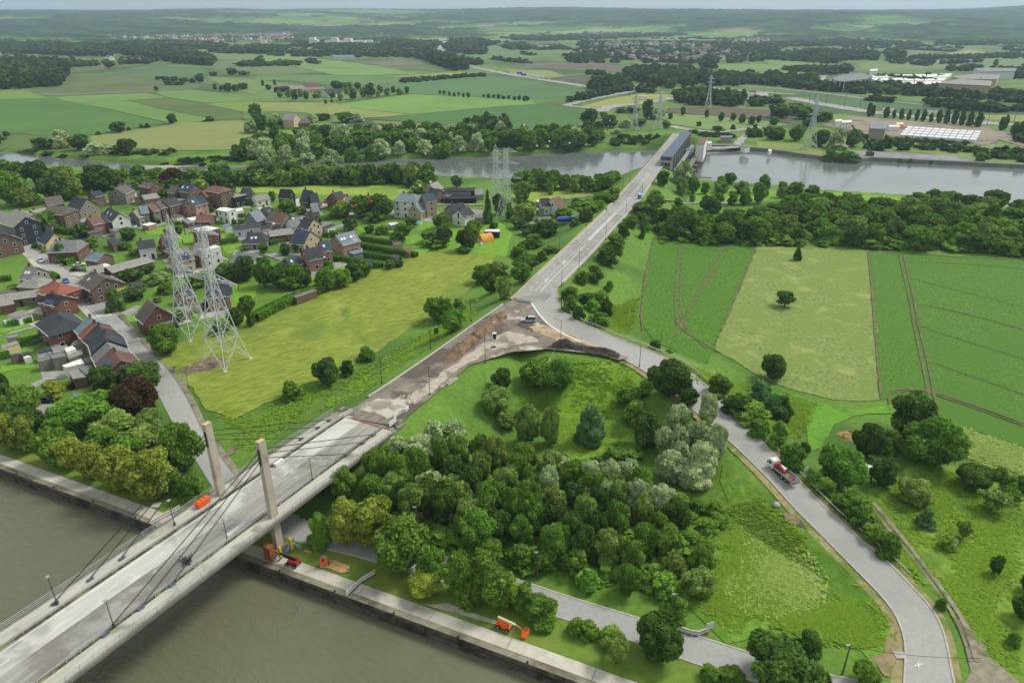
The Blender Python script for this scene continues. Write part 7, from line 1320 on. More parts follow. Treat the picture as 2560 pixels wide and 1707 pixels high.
boxes(['oak', 'lime', 'dark'], 'a6', [1620, 490, 1790, 650, 1520, 640, 1700, 770, 1640, 620, 1790, 800, 1545, 710, 1780, 815, 1910, 555, 2080, 740, 1850, 640, 2020, 850, 1840, 790, 1990, 865], 'tree in the clump left of the orange tent', 'clump left of the orange tent'); boxes('pine', 'a6', [2085, 235, 2170, 590], 'tall dark slender conifer beside the garden pylon', base=.15); boxes(['dark', 'oak'], 'a6', [2165, 320, 2290, 510, 2290, 400, 2350, 560, 2130, 570, 2220, 640], 'dark tree around the garden pylon', 'trees around the garden pylon'); boxes(['birch', 'dark'], 'a7', [10, 200, 190, 380, 0, 370, 200, 500, 20, 400, 230, 570, 0, 540, 130, 640], 'tree right of the garden pylon', 'trees right of the garden pylon'); boxes(['birch'], 'a7', [310, 200, 380, 320, 525, 140, 640, 300], 'thin park tree on the riverside lawn', 'thin park trees on the riverside lawn', base=.05); boxes(['dark', 'birch'], 'a6', [1360, 150, 1480, 260, 1430, 190, 1580, 310, 1790, 150, 1895, 265], 'riverside tree above the white manor', 'riverside trees above the manor')
boxes(['oak', 'dark', 'oak'], 'a6', [0, 900, 180, 1180, 130, 960, 330, 1190, 300, 950, 480, 1180, 200, 1050, 420, 1200, 420, 1000, 520, 1170, 560, 1000, 740, 1220, 690, 1010, 880, 1180, 830, 940, 990, 1120, 930, 930, 1070, 1080, 1180, 920, 1280, 1010, 1270, 920, 1360, 990], 'tree in the thick belt above the barley field', 'belt above the barley'); boxes(['oak', 'dark'], 'a5', [1990, 950, 2150, 1130, 2150, 890, 2350, 1130, 2200, 1250, 2350, 1420, 2100, 1350, 2260, 1530, 1960, 1480, 2120, 1610, 2260, 1400, 2350, 1540, 1720, 1050, 1920, 1180, 1520, 1500, 1660, 1620, 1610, 1380, 1720, 1500], 'tree beside the two nearest pylons', 'trees beside the nearest pylons'); boxes(['shrub', 'dark', 'birch'], 'a5', [1020, 1020, 1180, 1120, 1150, 1000, 1310, 1130, 1340, 1060, 1570, 1140, 980, 1180, 1150, 1400, 1140, 1160, 1330, 1300, 1410, 1250, 1500, 1310, 1450, 1120, 1600, 1240, 1280, 960, 1420, 1050], 'shrubby garden tree behind the village hall', 'garden trees behind the village hall')
boxes(['shrub', 'yshrub'], 'v1', [540, 300, 650, 400, 640, 340, 750, 410, 460, 220, 550, 280, 680, 410, 790, 480, 850, 480, 920, 580], 'small front garden bush along the village street', 'front garden bushes'); boxes('birch', 'v1', [130, 990, 350, 1110], 'pale flowering bush behind the grey rear wing'); boxes('purple', 'a5', [1860, 1300, 1960, 1400], 'dark red bush by the pinkish brick house behind the pylon')
flush_plants()
# ================================================================== VEHICLES AND SITE THINGS
CR.update({'p1': (1640, 300, .13605), 'p2': (2060, 280, .21259), 'j': (1200, 720, .12755), 'k': (840, 960, .10204)})
def paint(n, c): return M('paint_'+n, c, rough=.35, spec=.5)
PT = {n: paint(n, c) for n, c in {'white': '#d2d3d2', 'black': '#17181b', 'grey': '#4d5257', 'blue': '#3d6ea6', 'silver': '#a8acae', 'brown': '#6e3b26', 'red': '#98302d', 'royal': '#2747a8', 'tan': '#c39a62', 'dirt': '#6b6156'}.items()}
m_tyre = M('tyre', '#17171a', rough=.9); m_rim = M('rim', '#9ea2a4', rough=.4)
def wheel(par, x, y, r_=.33, w_=.24, n=12):
    o = MB().bar((x, y-w_/2, r_), (x, y+w_/2, r_), r_, n).build('wheel', m_tyre, par)
    MB().bar((x, y-w_/2-.01, r_), (x, y+w_/2+.01, r_), r_*.55, 8).build('rim', m_rim, o)
def car(x, y, z, rz, col, label, suv=False):
    r = empty('car', (x, y, z), rz, label, 'car', 'cars in and around the village'); h = 1.7 if suv else 1.45; L = 4.6 if suv else 4.2
    def loft(secs, name, mat, w_):
        mb = MB(); vs, fs = [], []
        for X, zb, zt, k in secs: vs += [(X, -w_/2*k, zb), (X, w_/2*k, zb), (X, w_/2*k*.93, zt), (X, -w_/2*k*.93, zt)]
        for i in range(len(secs)-1):
            for j in range(4): fs.append((i*4+j, i*4+(j+1) % 4, i*4+4+(j+1) % 4, i*4+4+j))
        fs += [(3, 2, 1, 0), tuple(range(len(vs)-4, len(vs)))]; return mb.add(vs, fs).build(name, mat, r)
    loft([(-L/2, .4, .75, .86), (-L/2+.15, .3, .85, .97), (-.9, .25, .9, 1), (.9, .25, .9, 1), (L/2-.3, .3, .78, .96), (L/2, .4, .62, .84)], 'body', col, 1.78)
    loft([(-L/2+(.12 if suv else .5), .86, .9, .9), (-L/2+(.4 if suv else 1.1), .88, h-.06, .84), (.1, .88, h-.06, .84), (.95, .86, .9, .9)], 'windows', m_glass, 1.7)
    loft([(-L/2+(.42 if suv else 1.12), h-.07, h-.02, .82), (-.6, h-.06, h, .8), (.08, h-.07, h-.02, .82)], 'car_roof', col, 1.7)
    for X in (-L*.3, L*.31):
        for Y in (-.8, .8): wheel(r, X, Y)
    for Y in (-.6, .6): MB().box((L/2-.06, Y, .68), (.12, .3, .14)).build('headlight', m_frame, r); MB().box((-L/2+.05, Y, .72), (.1, .26, .14)).build('tail_light', PT['red'], r)
    return r
sdir = math.atan2(sd_[1], sd_[0])
for p, col, lb, a in (((62, 609), 'white', 'white car driving at the top of the village street', sdir), ((103, 655), 'white', 'white car parked on the left side of the village street', sdir), ((166, 706), 'blue', 'blue car on the village street near the orange roof', sdir), ((223, 758), 'grey', 'dark grey car on the village street above the crossing', sdir), ((199, 665), 'white', 'white estate car parked before the small brick house', .5), ((191, 678), 'black', 'black car parked below the white estate car', 0), ((48, 599), 'black', 'black car parked at the corner of the stone hall', .6), ((36, 590), 'brown', 'brown-red car parked beside the stone hall', .6), ((22, 583), 'blue', 'blue car parked farthest left beside the stone hall', .6), ((66, 601), 'black', 'small black car parked before the cream bungalow', .9), ((280, 836), 'white', 'white van-like car parked beside the street terrace', sdir), ((1078, 535), 'black', 'black car parked beside the tall stone house', .7), ((119, 1004), 'black', 'black car parked under the grove trees at left', .1), ((655, 577), 'grey', 'grey-blue car parked at the court of the bungalows', .3)):
    x, y = G(*p); car(x, y, .09, a, PT[col], lb)
x, y = G(1321, 803, 8.2); car(x, y, 8.1, math.pi, PT['silver'], 'silver estate car parked on the dug-up junction', True)['group'] = 'site vehicles'
# crane truck on the loop road
def zroad(px, py, z=4.0):
    for _ in range(5): x, y = G(px, py, z); k = int(np.argmin(np.hypot(lc[:, 0]-x, lc[:, 1]-y))); z = lc[k, 2]
    return x, y, z
xa, ya, za = zroad(1937, 1172); xb, yb, zb_ = zroad(1975, 1208); ang = math.atan2(ya-yb, xa-xb); tr_ = empty('crane_truck', ((xa+xb)/2, (ya+yb)/2, (za+zb_)/2+.05), ang, 'white flatbed truck with a red loading crane on the loop road', 'truck'); L = 8.6
mb = MB(); mb.box((0, 0, .8), (L-.6, .9, .35)); mb.box((1, 0, .6), (1.5, 2.2, .5)); mb.build('chassis', PT['black'], tr_)
mb = MB(); mb.box((L/2-.95, 0, 1.75), (1.9, 2.35, 2.0), 0, .93); mb.box((L/2-1.0, 0, 2.82), (1.5, 2.2, .25), 0, .85); cb = mb.build('cab', PT['white'], tr_)
mb = MB(); mb.box((L/2+.0, 0, 2.1), (.08, 2.0, .8)); mb.build('windscreen', m_glass, cb)
for s in (-1, 1): MB().box((L/2-.75, s*1.16, 2.1), (.9, .06, .7)).build('side_window', m_glass, cb); MB().box((L/2-.1, s*1.4, 2.0), (.1, .3, .5)).build('mirror', PT['black'], cb); MB().box((L/2+.02, s*.85, 1.05), (.1, .3, .2)).build('headlight', m_frame, cb)
mb = MB(); mb.box((-1.35, 0, 1.1), (6.0, 2.4, .15)); bd = mb.build('load_bed', M('bed_planks', '#5f6a62', '#76817a', 3, rough=.9), tr_)
for s in (-1, 1): MB().box((-1.35, s*1.2, 1.4), (6.0, .08, .5)).build('side_board', m_rail, bd)
MB().box((-4.38, 0, 1.4), (.08, 2.4, .5)).build('tail_board', m_rail, bd); MB().box((-4.4, 0, .75), (.1, 2.3, .25)).build('tail_bumper', PT['red'], tr_)
mb = MB(); mb.box((2.0, .2, 1.7), (.6, 1.4, 1.6)); mb.bar((2.0, 0, 2.4), (-.6, .7, 2.5), .2, 6); mb.bar((-.6, .7, 2.5), (1.5, .9, 2.1), .16, 6); mb.box((-.9, .75, 2.1), (1.3, .5, .7)); mb.build('crane', PT['red'], tr_)
mb = MB(); mb.box((.6, -.45, 1.6), (2.2, .95, .8)); mb.build('load_crate', PT['brown'], bd); mb = MB(); mb.box((.7, -.4, 2.05), (2.0, .9, .1)); mb.build('load_sheet', PT['white'], bd); mb = MB(); mb.lathe((-2.7, -.2, 1.2), [(.5, 0), (.6, .25), (.3, .5)], 9); mb.lathe((-3.3, .6, 1.2), [(.6, 0), (.5, .4)], 8); mb.build('load_reel', PT['red'], bd); MB().box((-3.7, -.6, 1.35), (.8, .7, .35)).build('load_box', PT['blue'], bd)
for X in (L/2-1.2, -.9, -2.2):
    for s in (-1, 1): wheel(tr_, X, s*1.0, .5, .34)
tr_.scale = (.84, .84, .84)
# boom lifts on the quay
def boomlift(c, rz, body, boom, label, folded):
    r = empty('boom_lift', c, rz, label, 'boom lift')
    for X in (-1.15, 1.15):
        for Y in (-.95, .95): wheel(r, X, Y, .5, .4)
    mb = MB(); mb.box((0, 0, .65), (2.9, 1.5, .45)); mb.build('chassis', PT['black'] if folded else body, r)
    mb = MB(); mb.box((.3, .45, 1.45), (3.0, .75, 1.1), 0, .9); mb.box((.3, -.5, 1.35), (2.6, .7, .9), 0, .9); mb.box((1.4, 0, 1.35), (.7, 1.7, 1.0), 0, .9); mb.build('turret', body, r)
    if folded: P_ = [(1.4, 0, 2.1), (-3.6, 0, 2.5), (-4.4, 0, 2.0), (-5.0, 0, 1.2)]
    else: P_ = [(1.7, .1, 2.6), (-2.9, .1, 2.5), (-4.0, .1, 2.2), (-4.6, -.3, 1.1)]
    mb = MB(); mb.bar(P_[0], P_[1], .26, 4); mb.bar((P_[0][0]-.4, 0, P_[0][2]-.45), (P_[1][0]+.9, 0, P_[1][2]-.6), .22, 4); mb.build('boom', boom, r)
    mb = MB(); mb.path(P_[1:], .15, 4); mb.build('jib', body if not folded else boom, r)
    k = MB(); e = P_[3]; k.box((e[0]-.5, e[1], .35), (.95, 2.0, .08))
    for sx in (-1, 0):
        for sy in (-1, 0, 1): k.bar((e[0]-.05+sx*.92, e[1]+sy*.98, .35), (e[0]-.05+sx*.92, e[1]+sy*.98, 1.5), .05)
    for z in (.9, 1.5): k.path([(e[0]-.05, e[1]-.98, z), (e[0]-.97, e[1]-.98, z), (e[0]-.97, e[1]+.98, z), (e[0]-.05, e[1]+.98, z), (e[0]-.05, e[1]-.98, z)], .055)
    k.build('basket', m_rail if folded else body, r); r.scale = (.72, .72, .72); return r
qa_ = math.atan2(qd[1], qd[0]); x, y = G(733, 1412); boomlift((x, y, .08), qa_+.05, PT['red'], PT['black'], 'red boom lift with a black arm standing on the quay by the bridge', True); x, y = G(1262, 1570); boomlift((x, y, .12), qa_+math.pi-.1, m_or, M('cream_boom', '#cfc49d', rough=.5), 'orange boom lift with a cream arm at the grassy quay edge', False)
x, y = G(811, 1415); r = empty('crane_basket', (x, y, .1), qa_+.5, 'orange and grey hanging work basket with a hook on the grass', 'work basket'); r.scale = (.85, .85, .85); mb = MB()
for sx in (-.6, .6):
    for sy in (-.6, .6): mb.bar((sx, sy, 0), (sx, sy, 2.0), .06); mb.bar((sx, sy, 2.0), (0, 0, 2.9), .05)
mb.box((0, 0, .12), (1.3, 1.3, .2)); mb.build('frame', m_rail, r); mb = MB(); [mb.box((sx*.62, 0, 1.1), (.06, 1.2, 1.2)) for sx in (-1, 1)]; [mb.box((0, sx*.62, 1.1), (1.2, .06, 1.2)) for sx in (-1, 1)]; mb.build('orange_panel', m_or, r); mb = MB(); mb.bar((0, 0, 2.9), (0, 0, 3.6), .07); mb.box((0, 0, 3.7), (.5, .25, .4)); mb.build('hook', m_steel, r)
m_plank = M('fresh_planks', '#b08c58', '#c9a56e', 2, rough=.85); a, b_ = np.array(G(823, 1410)), np.array(G(868, 1427)); d = b_-a; an = math.atan2(d[1], d[0]); r = empty('plank_stack', (*((a+b_)/2), .1), an, 'flat stack of pale timber planks lying on the canal verge', 'planks')
for k in range(8): MB().box((random.uniform(-.3, .5), (k-3.5)*.26, .12+.02*(k % 3)), (float(np.linalg.norm(d))*random.uniform(.85, 1.1), .24, .16)).build('plank', m_plank, r)
for p, q, m_, nm, lb in (((733, 1362), (756, 1373), m_rail, 'pipe', 'grey pipes lying on the grass behind the red lift'), ((762, 1378), (778, 1382), m_plank, 'board', 'short pale boards lying behind the red lift')): a, b_ = np.array(G(*p)), np.array(G(*q)); tag(MB().bar((*a, .2), (*b_, .2), .22, 6).build(nm, m_), lb, nm)
m_bred = M('barrier_red', '#c23a34', rough=.5)
def barrier(pts, z, label, n, gr=False, red=True, h=1.0):
    P = resample([(*G(a, b, z), z) for a, b in pts], n+1); r = empty('barrier_fence', tuple(P[0]), 0, label, 'barrier')
    for i in range(n):
        a, b = P[i]-P[0], P[i+1]-P[0]; L = float(np.linalg.norm(b-a)); an = math.atan2(b[1]-a[1], b[0]-a[0]); c = (a+b)/2; o = MB().box((0, 0, h*.55), (L*.97, .12, h*.9)).build('barrier_panel', m_white, r); o.location = tuple(c); o.rotation_euler = (0, 0, an)
        if red:
            for k in range(3): MB().box(((k-1)*L*.3, 0, h*.75), (L*.13, .14, h*.28)).build('red_stripe', m_bred, o)
        MB().box((0, 0, .06), (.7, .5, .12)).build('barrier_foot', PT['grey'], o)
barrier([(866, 1490), (903, 1455), (938, 1434)], .1, 'white barrier fence across the quay right of the red lift', 8); barrier([(378, 1312), (412, 1292), (452, 1272)], .1, 'white barrier fence across the quay left of the bridge', 7)
barrier([(1655, 1545), (1657, 1562), (1700, 1577), (1742, 1590), (1772, 1578)], .1, 'red and white barrier fence round the cabinets on the lower road', 9); barrier([(1291, 752), (1332, 758)], 8.05, 'row of white blocks closing the main road at the junction', 6, red=False, h=1.1)
barrier(C('k', 1420, 850, 1560, 730, 1740, 690, 1780, 600), 8.05, 'white barrier line on the right side by the bridge end', 6, red=False); barrier(C('k', 1310, 1060, 1480, 920), 8.05, 'short white barrier at the right corner of the bridge end', 2, red=False, h=1.3); barrier(C('k', 60, 880, 230, 770, 410, 690), 8.05, 'white barrier at the left corner of the bridge end', 4)
barrier(C('k', 1900, 510, 1990, 450), 8.05, 'single white barrier farther along the right road edge', 1, red=False)
for p, lb in (((1689, 1556), 'taller grey street cabinet beside the wooden pole'), ((1701, 1562), 'shorter grey street cabinet beside the wooden pole')):
    x, y, z = GH(*p); r = empty('street_cabinet', (x, y, z), R(-20), lb, 'cabinet'); hh = 1.9 if 'taller' in lb else 1.3; MB().box((0, 0, hh/2), (1.2, .7, hh)).build('cabinet_body', M('cabinet_grey', '#a6aca9', rough=.5), r); MB().box((0, 0, hh+.05), (1.3, .8, .1)).build('cabinet_lid', m_trim, r)
def sign(p, z0, col, label, w_=.9, hh=.9, ph=1.3):
    x, y, z = GH(*p); r = empty('road_sign', (x, y, z), R(20), label, 'sign'); MB().bar((0, 0, 0), (0, 0, ph), .05).build('sign_post', m_rail, r); MB().box((0, -.05, ph+hh/2), (w_, .05, hh)).build('sign_plate', col, r)
sign((1771, 1586), 0, m_white, 'white sign plate at the end of the red and white barrier', 1.4, 1.4); sign((1476, 822), 0, PT['blue'], 'small blue sign beside the loop road curve'); sign((2012, 1190), 0, m_white, 'small white sign on the outer loop verge behind the truck'); sign((1394, 756), 0, m_white, 'tiny white marker at the junction curve kerb', .4, .5, .7); sign((452, 955), 0, m_white, 'white notice board beside the village street bend'); sign((466, 962), 0, m_white, 'second notice board beside the village street bend')
x, y = G(1236, 851, 8.05); r = empty('camera_trailer', (x, y, 8.05), R(8), 'white site cabin box with a black panel and a tall mast', 'site cabin'); MB().box((0, 0, .3), (1.5, 1.3, .6)).build('base', m_white, r); MB().box((0, 0, 1.45), (1.15, 1.0, 1.7)).build('housing', PT['white'], r); MB().box((0, -.52, 1.4), (.9, .06, 1.5)).build('dark_panel', PT['black'], r); MB().bar((0, 0, 2.3), (0, 0, 5.2), .05).build('mast', m_rail, r); MB().box((0, 0, 5.35), (.5, .4, .6)).build('camera_head', m_white, r)
x, y = G(1599, 497, 8.05); r = empty('portable_toilet', (x, y, 8.05), ra, 'bright blue portable cabin at the right kerb of the main road', 'portable toilet'); m_pb = paint('sky', '#2f7fd0'); MB().box((0, 0, 1.1), (1.6, 1.6, 2.2)).build('cabin', m_pb, r); MB().box((0, 0, 2.3), (1.7, 1.7, .2), 0, .8).build('cabin_roof', PT['white'], r); MB().box((0, -.82, 1.1), (.9, .06, 1.9)).build('door', PT['blue'], r)
# soil heaps on the dug-up road
def heap(name, pts, z0, wd, hh, mat, label, seed=1):
    c = resample([(*G(a, b, z0), z0) for a, b in pts], max(6, int(np.linalg.norm(np.array(G(*pts[0], z0))-np.array(G(*pts[-1], z0)))/.7))); rs = np.random.RandomState(seed); d = np.gradient(c[:, :2], axis=0); d /= np.linalg.norm(d, axis=1)[:, None]+1e-9; nn = np.stack([-d[:, 1], d[:, 0]], 1); m_ = 13; t = np.linspace(-1, 1, m_); V = []
    for i in range(len(c)):
        e = min(1, i/3, (len(c)-1-i)/3); q = e*(.75+.5*vnoise(np.array([i*1.0]), np.array([seed*3.3]), 4, seed)[0])
        for k in range(m_): z = hh*q*max(0, 1-abs(t[k])**1.6)*(.7+.6*rs.rand()); o = t[k]*wd/2*(.55+.45*e)+rs.randn()*.12; V.append((c[i, 0]+nn[i, 0]*o, c[i, 1]+nn[i, 1]*o, z0-.02+z))
    F = [(i*m_+k, i*m_+k+1, (i+1)*m_+k+1, (i+1)*m_+k) for i in range(len(c)-1) for k in range(m_-1)]; me = np_mesh(name, np.array(V)-np.array([c[0, 0], c[0, 1], z0]), F); me.materials.append(mat); o = link(name, me); o.location = (c[0, 0], c[0, 1], z0); return tag(o, label, 'soil heap')
m_heap = M('heap_soil', '#6a5743', '#86705a', 1.6, '#544334', .35, (.48, .62), rough=1, bump=.8, c4='#97836c', s4=1.0, t4=(.6, .7)); heap('soil_heap', C('j', 470, 500, 350, 600, 200, 720, 60, 840, -100, 980, -300, 1150, -500, 1320, -700, 1480), 8.02, 4.6, 1.5, m_heap, 'long brown soil ridge heaped along the dug-up road', 2)
heap('soil_heap', C('j', 1400, 1130, 1550, 1090, 1700, 1070, 1850, 1120), 8.02, 3.2, 1.1, m_blk, 'black soil heap beside the lamp post on the junction', 3); heap('soil_heap', C('j', 1500, 1150, 1800, 1160, 2100, 1190, 2400, 1230, 2700, 1300), 8.02, 3.4, .7, m_blk, 'long black soil bank along the inner edge of the junction', 4); heap('soil_heap', C('j', 180, 1190, 270, 1160, 360, 1165), 8.02, 1.6, .5, m_blk, 'small dark rubble heap on the pale gravel', 5)
heap('soil_heap', [(1048, 1040), (1062, 1030), (1072, 1045)], 5.6, 5, 1.2, m_heap, 'brown soil mound on the slope beside the bridge end', 6); heap('rubble_heap', C('j', 740, 480, 800, 470, 870, 465), 8.02, 2, .5, m_conc_d, 'grey rubble heap behind the silver estate car', 7); x, y, z = GH(2117, 1086); heap('log_heap', C('b4', 600, 910, 660, 950, 700, 930), 0, 5, 1.6, M('cut_wood', '#9a7750', '#b8946a', 1.5, '#80603f', .4, (.5, .6), bump=.8), 'pale heap of cut wood and straw beside the mown path', 8)
for k, (p, q) in enumerate(((C('b2', 1460, 580), C('b2', 1535, 545)), (C('b2', 1480, 565), C('b2', 1540, 555)), (C('b2', 1555, 530), C('b2', 1640, 480)), (C('b2', 1570, 540), C('b2', 1648, 488)))): a, b_ = GH(*p[0]), GH(*q[0]); tag(MB().bar((a[0], a[1], a[2]+.25), (b_[0], b_[1], b_[2]+.25), .22, 4).build('concrete_beam', m_kerb), 'pale concrete beam lying on the grassy slope below the lamp post', 'beam', 'beams on the slope')
a, b_ = GH(*C('j', 1470, 1220)[0]), GH(*C('j', 1330, 1480)[0]); tag(MB().bar((*a[:2], a[2]+.15), (*b_[:2], b_[2]+.15), .16, 4).build('drain_gutter', m_kerb), 'thin concrete gutter running down the grass below the black soil', 'gutter')
for p, lb in (((1941, 1264), 'pale boulder on the inner verge of the loop road'), ((2386, 1355), 'white stone in the orchard meadow')): x, y, z = GH(*p); tag(MB().lathe((0, 0, -.1), [(.5, 0), (.75, .3), (.6, .7), (.2, .95)], 7).build('boulder', m_kerb, None, False, (x, y, z)), lb, 'stone')
x, y, z = GH(*C('b8', 1072, 1345)[0]); tag(MB().box((0, 0, .12), (1.6, 1.3, .3)).build('manhole_slab', m_conc, None, False, (x, y, z)), 'square concrete slab in the sandy corner of the bend', 'slab'); x, y = G(*C('b5', 1277, 120)[0]); tag(MB().box((0, 0, .1), (1.9, 1.5, .3)).build('manhole_slab', m_conc, None, False, (x, y, 0)), 'square concrete slab in the grass left of the bridge', 'slab')
x, y = G(2158, 1192); r = empty('garden_shed', (x, y, 0), R(-30), 'small dark wooden shed with a white sheet roof by the orchard', 'shed'); MB().box((0, 0, 1.1), (3.4, 2.6, 2.2)).build('wall', WALL['brown'], r); MB().box((0, 0, 2.3), (4.0, 3.2, .14)).build('roof', ROOF['white'], r)
x, y = G(1417, 560); r = empty('tanker_trailer', (x, y, 0), R(8), 'blue and silver tanker trailer parked by the low grey house', 'trailer'); mb = MB(); mb.bar((-4.8, 0, 2.3), (4.8, 0, 2.3), 1.2, 12); mb.build('tank', PT['royal'], r); MB().box((0, 0, 1.0), (9.4, 2.3, .7)).build('frame', m_rail, r); MB().bar((4.0, 0, 2.3), (4.9, 0, 2.3), 1.22, 12).build('tank_end', PT['silver'], r); [wheel(r, X, s*1.0, .5, .35) for X in (2.0, 3.2, 4.4) for s in (-1, 1)]
x, y = G(1213, 602); r = empty('orange_tent', (x, y, 0), R(35), 'orange tarpaulin tent on the garden lawn amid clutter', 'tent'); mb = MB(); n = 9; P_ = [(0, 2.6*math.cos(math.pi*k/n), 3.2*math.sin(math.pi*k/n)) for k in range(n+1)]; vs = [(-3, p[1], p[2]) for p in P_]+[(3, p[1], p[2]) for p in P_]; mb.add(vs, [(k, k+1, n+2+k, n+1+k) for k in range(n)]+[tuple(range(n+1)), tuple(range(2*n+1, n, -1))]); mb.build('tarpaulin', M('orange_tarpaulin', '#c98136', '#dc9a4c', 1, rough=.7), r); MB().bar((-3.1, 0, 0), (-3.1, 0, 3.2), .08).build('tent_pole', m_rail, r)
rs = random.Random(9)
for k in range(12):
    x, y = G(1196+rs.uniform(-8, 10), 606+rs.uniform(-4, 8)) if k < 7 else G(1215+rs.uniform(0, 30), 588+rs.uniform(-3, 4)); cl_ = rs.choice(['white', 'silver', 'blue', 'grey']); tag(MB().box((0, 0, .5), (rs.uniform(.8, 1.8), rs.uniform(.6, 1.4), rs.uniform(.7, 1.2)), rs.uniform(0, 3), .85).build('junk_box', PT[cl_], None, False, (x, y, 0)), cl_+' box in the clutter around the orange tent', 'box', cl_+' boxes by the orange tent')
for p, lb in ((C('v4', 230, 912)[0], 'round blue garden pool beside a bright hedge'), (C('v6', 418, 640)[0], 'round pale blue garden pool below the manor'), (C('a6', 935, 835)[0], 'round pale pool beside the semi-detached house')): x, y = G(*p); r = empty('garden_pool', (x, y, 0), 0, lb, 'pool'); MB().lathe((0, 0, 0), [(1.9, 0), (1.9, .9), (1.75, .9), (1.75, .75)], 16).build('pool_wall', m_trim, r); MB().lathe((0, 0, .7), [(1.75, 0), (1.75, .06)], 16).build('pool_water', M('pool_water', '#4f9bc4', rough=.1) if 'pool_water' not in bpy.data.materials else bpy.data.materials['pool_water'], r)

# ================================================================== POWER STATION AND LOCK AT THE RIVER
zr = ztop(*G(1663, 446), 392); A = np.array(G(1666, 394, zr)); B = np.array(G(1717, 331, zr)); d = B-A; Ls = float(np.linalg.norm(d)); ps = empty('power_station', (*((A+B)/2), 0), math.atan2(d[1], d[0]), 'long river power station hall with dark blue roof on pillars', 'power station'); wS = pxm(*A, zr); wS = 27/wS*1.05; hL = Ls/2
m_psr = M('hall_roof', '#3e4c5c', '#4a5868', .3, rough=.5); m_psw = M('hall_concrete', '#8b8984', '#9b9994', .4, rough=.9)
MB().box((0, 0, zr), (Ls, wS, .8)).build('roof', m_psr, ps); MB().box((-hL+1.2, 0, (zr-5)/2-.3), (2.4, wS*.96, zr+5-.6)).build('end_wall', m_psw, ps); MB().box((hL-1, 0, (zr-5)/2-.3), (2, wS*.9, zr+5-.6)).build('end_wall', m_psw, ps); MB().box((0, wS*.42, zr*.5+1), (Ls-5, .8, zr-2.2)).build('road_side_wall', m_psw, ps)
MB().box((-hL-.05, 0, zr-1.1), (.2, wS*.92, 1.0)).build('dark_band', m_psr, ps)
for fz in (.68, .42):
    for k in (-1, 0, 1): MB().box((-hL-.06, k*wS*.25, zr*fz), (.2, wS*.18, zr*.15)).build('window', m_glass, ps)
for k in range(9): MB().box((-hL+5+k*(Ls-8)/8, -wS*.44, zr/2-3), (1.1, .9, zr+5)).build('pillar', m_psw, ps)
MB().box((-2, -wS*.5-2.5, 5), (Ls*.9, 2.2, .9)).build('gantry', m_psw, ps); MB().box((-2, -wS*.5-8, 3), (Ls*.9, 3.0, 1.0)).build('weir_walkway', m_edge, ps)
for k in range(7): MB().box((-hL+8+k*(Ls-14)/6, -wS*.5-8, -2.5), (2.2, 9, 10)).build('weir_pier', m_edge, ps)
for k in range(3): MB().box((-hL+6+k*9, -wS*.5-17, -3.2), (1.8, 12, 2.6)).build('jetty', m_edge, ps)
F_('p1', [740, 440, 830, 320, 945, 335, 890, 445], 12, 'white', 'tile', 'white machine house with brown roof panels beside the power station', 'building', 'machine_house'); F_('p1', [1185, 290, 1400, 288, 1405, 318, 1190, 322], 4, 'grey', 'grey', 'plain grey substation building on the lock bank', 'building', 'substation_building'); F_('p1', [1560, 480, 1600, 455, 1730, 490, 1640, 505], 4, 'white', 'grey', 'white lock house with dark roof at the basin edge', 'building', 'lock_house'); F_('p1', [2060, 545, 2110, 535, 2130, 560, 2080, 572], 2.6, 'white', 'white', 'tiny white hut on the basin bank', 'hut', 'bank_hut'); F_('p1', [940, 400, 1010, 390, 1030, 425, 950, 435], 5, 'white', 'white', 'small white tank-like building right of the machine house', 'building', 'valve_house'); F_('p1', [540, 530, 620, 500, 650, 540, 560, 570], 6, 'pale', 'light', 'pale control cabin between power station and machine house', 'cabin', 'control_cabin')
# far quay wall of the upper basin and its apron
bw = [G(*p, WR) for p in RIVF[15:]]; mb = MB(); mb.path([(x, y+.6, -3) for x, y in bw], 1.2, 4)
for (x, y), (x2, y2) in zip(bw[:-1], bw[1:]): mb.prism([(x, y-.3), (x2, y2-.3), (x2, y2+3.5), (x, y+3.5)], -7, .5)
tag(mb.build('basin_quay', m_edge), kind='structure'); sheet('basin_apron', M('basin_concrete', '#77757a', '#8b8a8c', .1, '#68686a', .03, (.5, .66), rough=.9), [G(*p) for p in C('p2', 210, 450, 540, 470, 1100, 500, 1500, 515, 1750, 560, 1850, 610, 1500, 610, 900, 575, 540, 560, 380, 560)], 3)
sheet('yard_ground', M('works_ground', '#7d7263', '#8f8474', .08, '#6b6154', .03, (.5, .66)), [G(*p) for p in C('p2', 0, 160, 440, 60, 1000, 110, 1900, 190, 2120, 240, 2352, 370, 2352, 420, 2050, 330, 1900, 400, 1000, 300, 420, 270, 200, 200)], 4); sheet('parking_asphalt', m_asph2, [G(*p) for p in C('p2', 1990, 265, 2100, 275, 2000, 400, 1850, 380)], 5)
cg = 0
Q4 = [np.array(G(*p, 3)) for p in C('p2', 985, 168, 1855, 225, 1790, 338, 880, 275)]
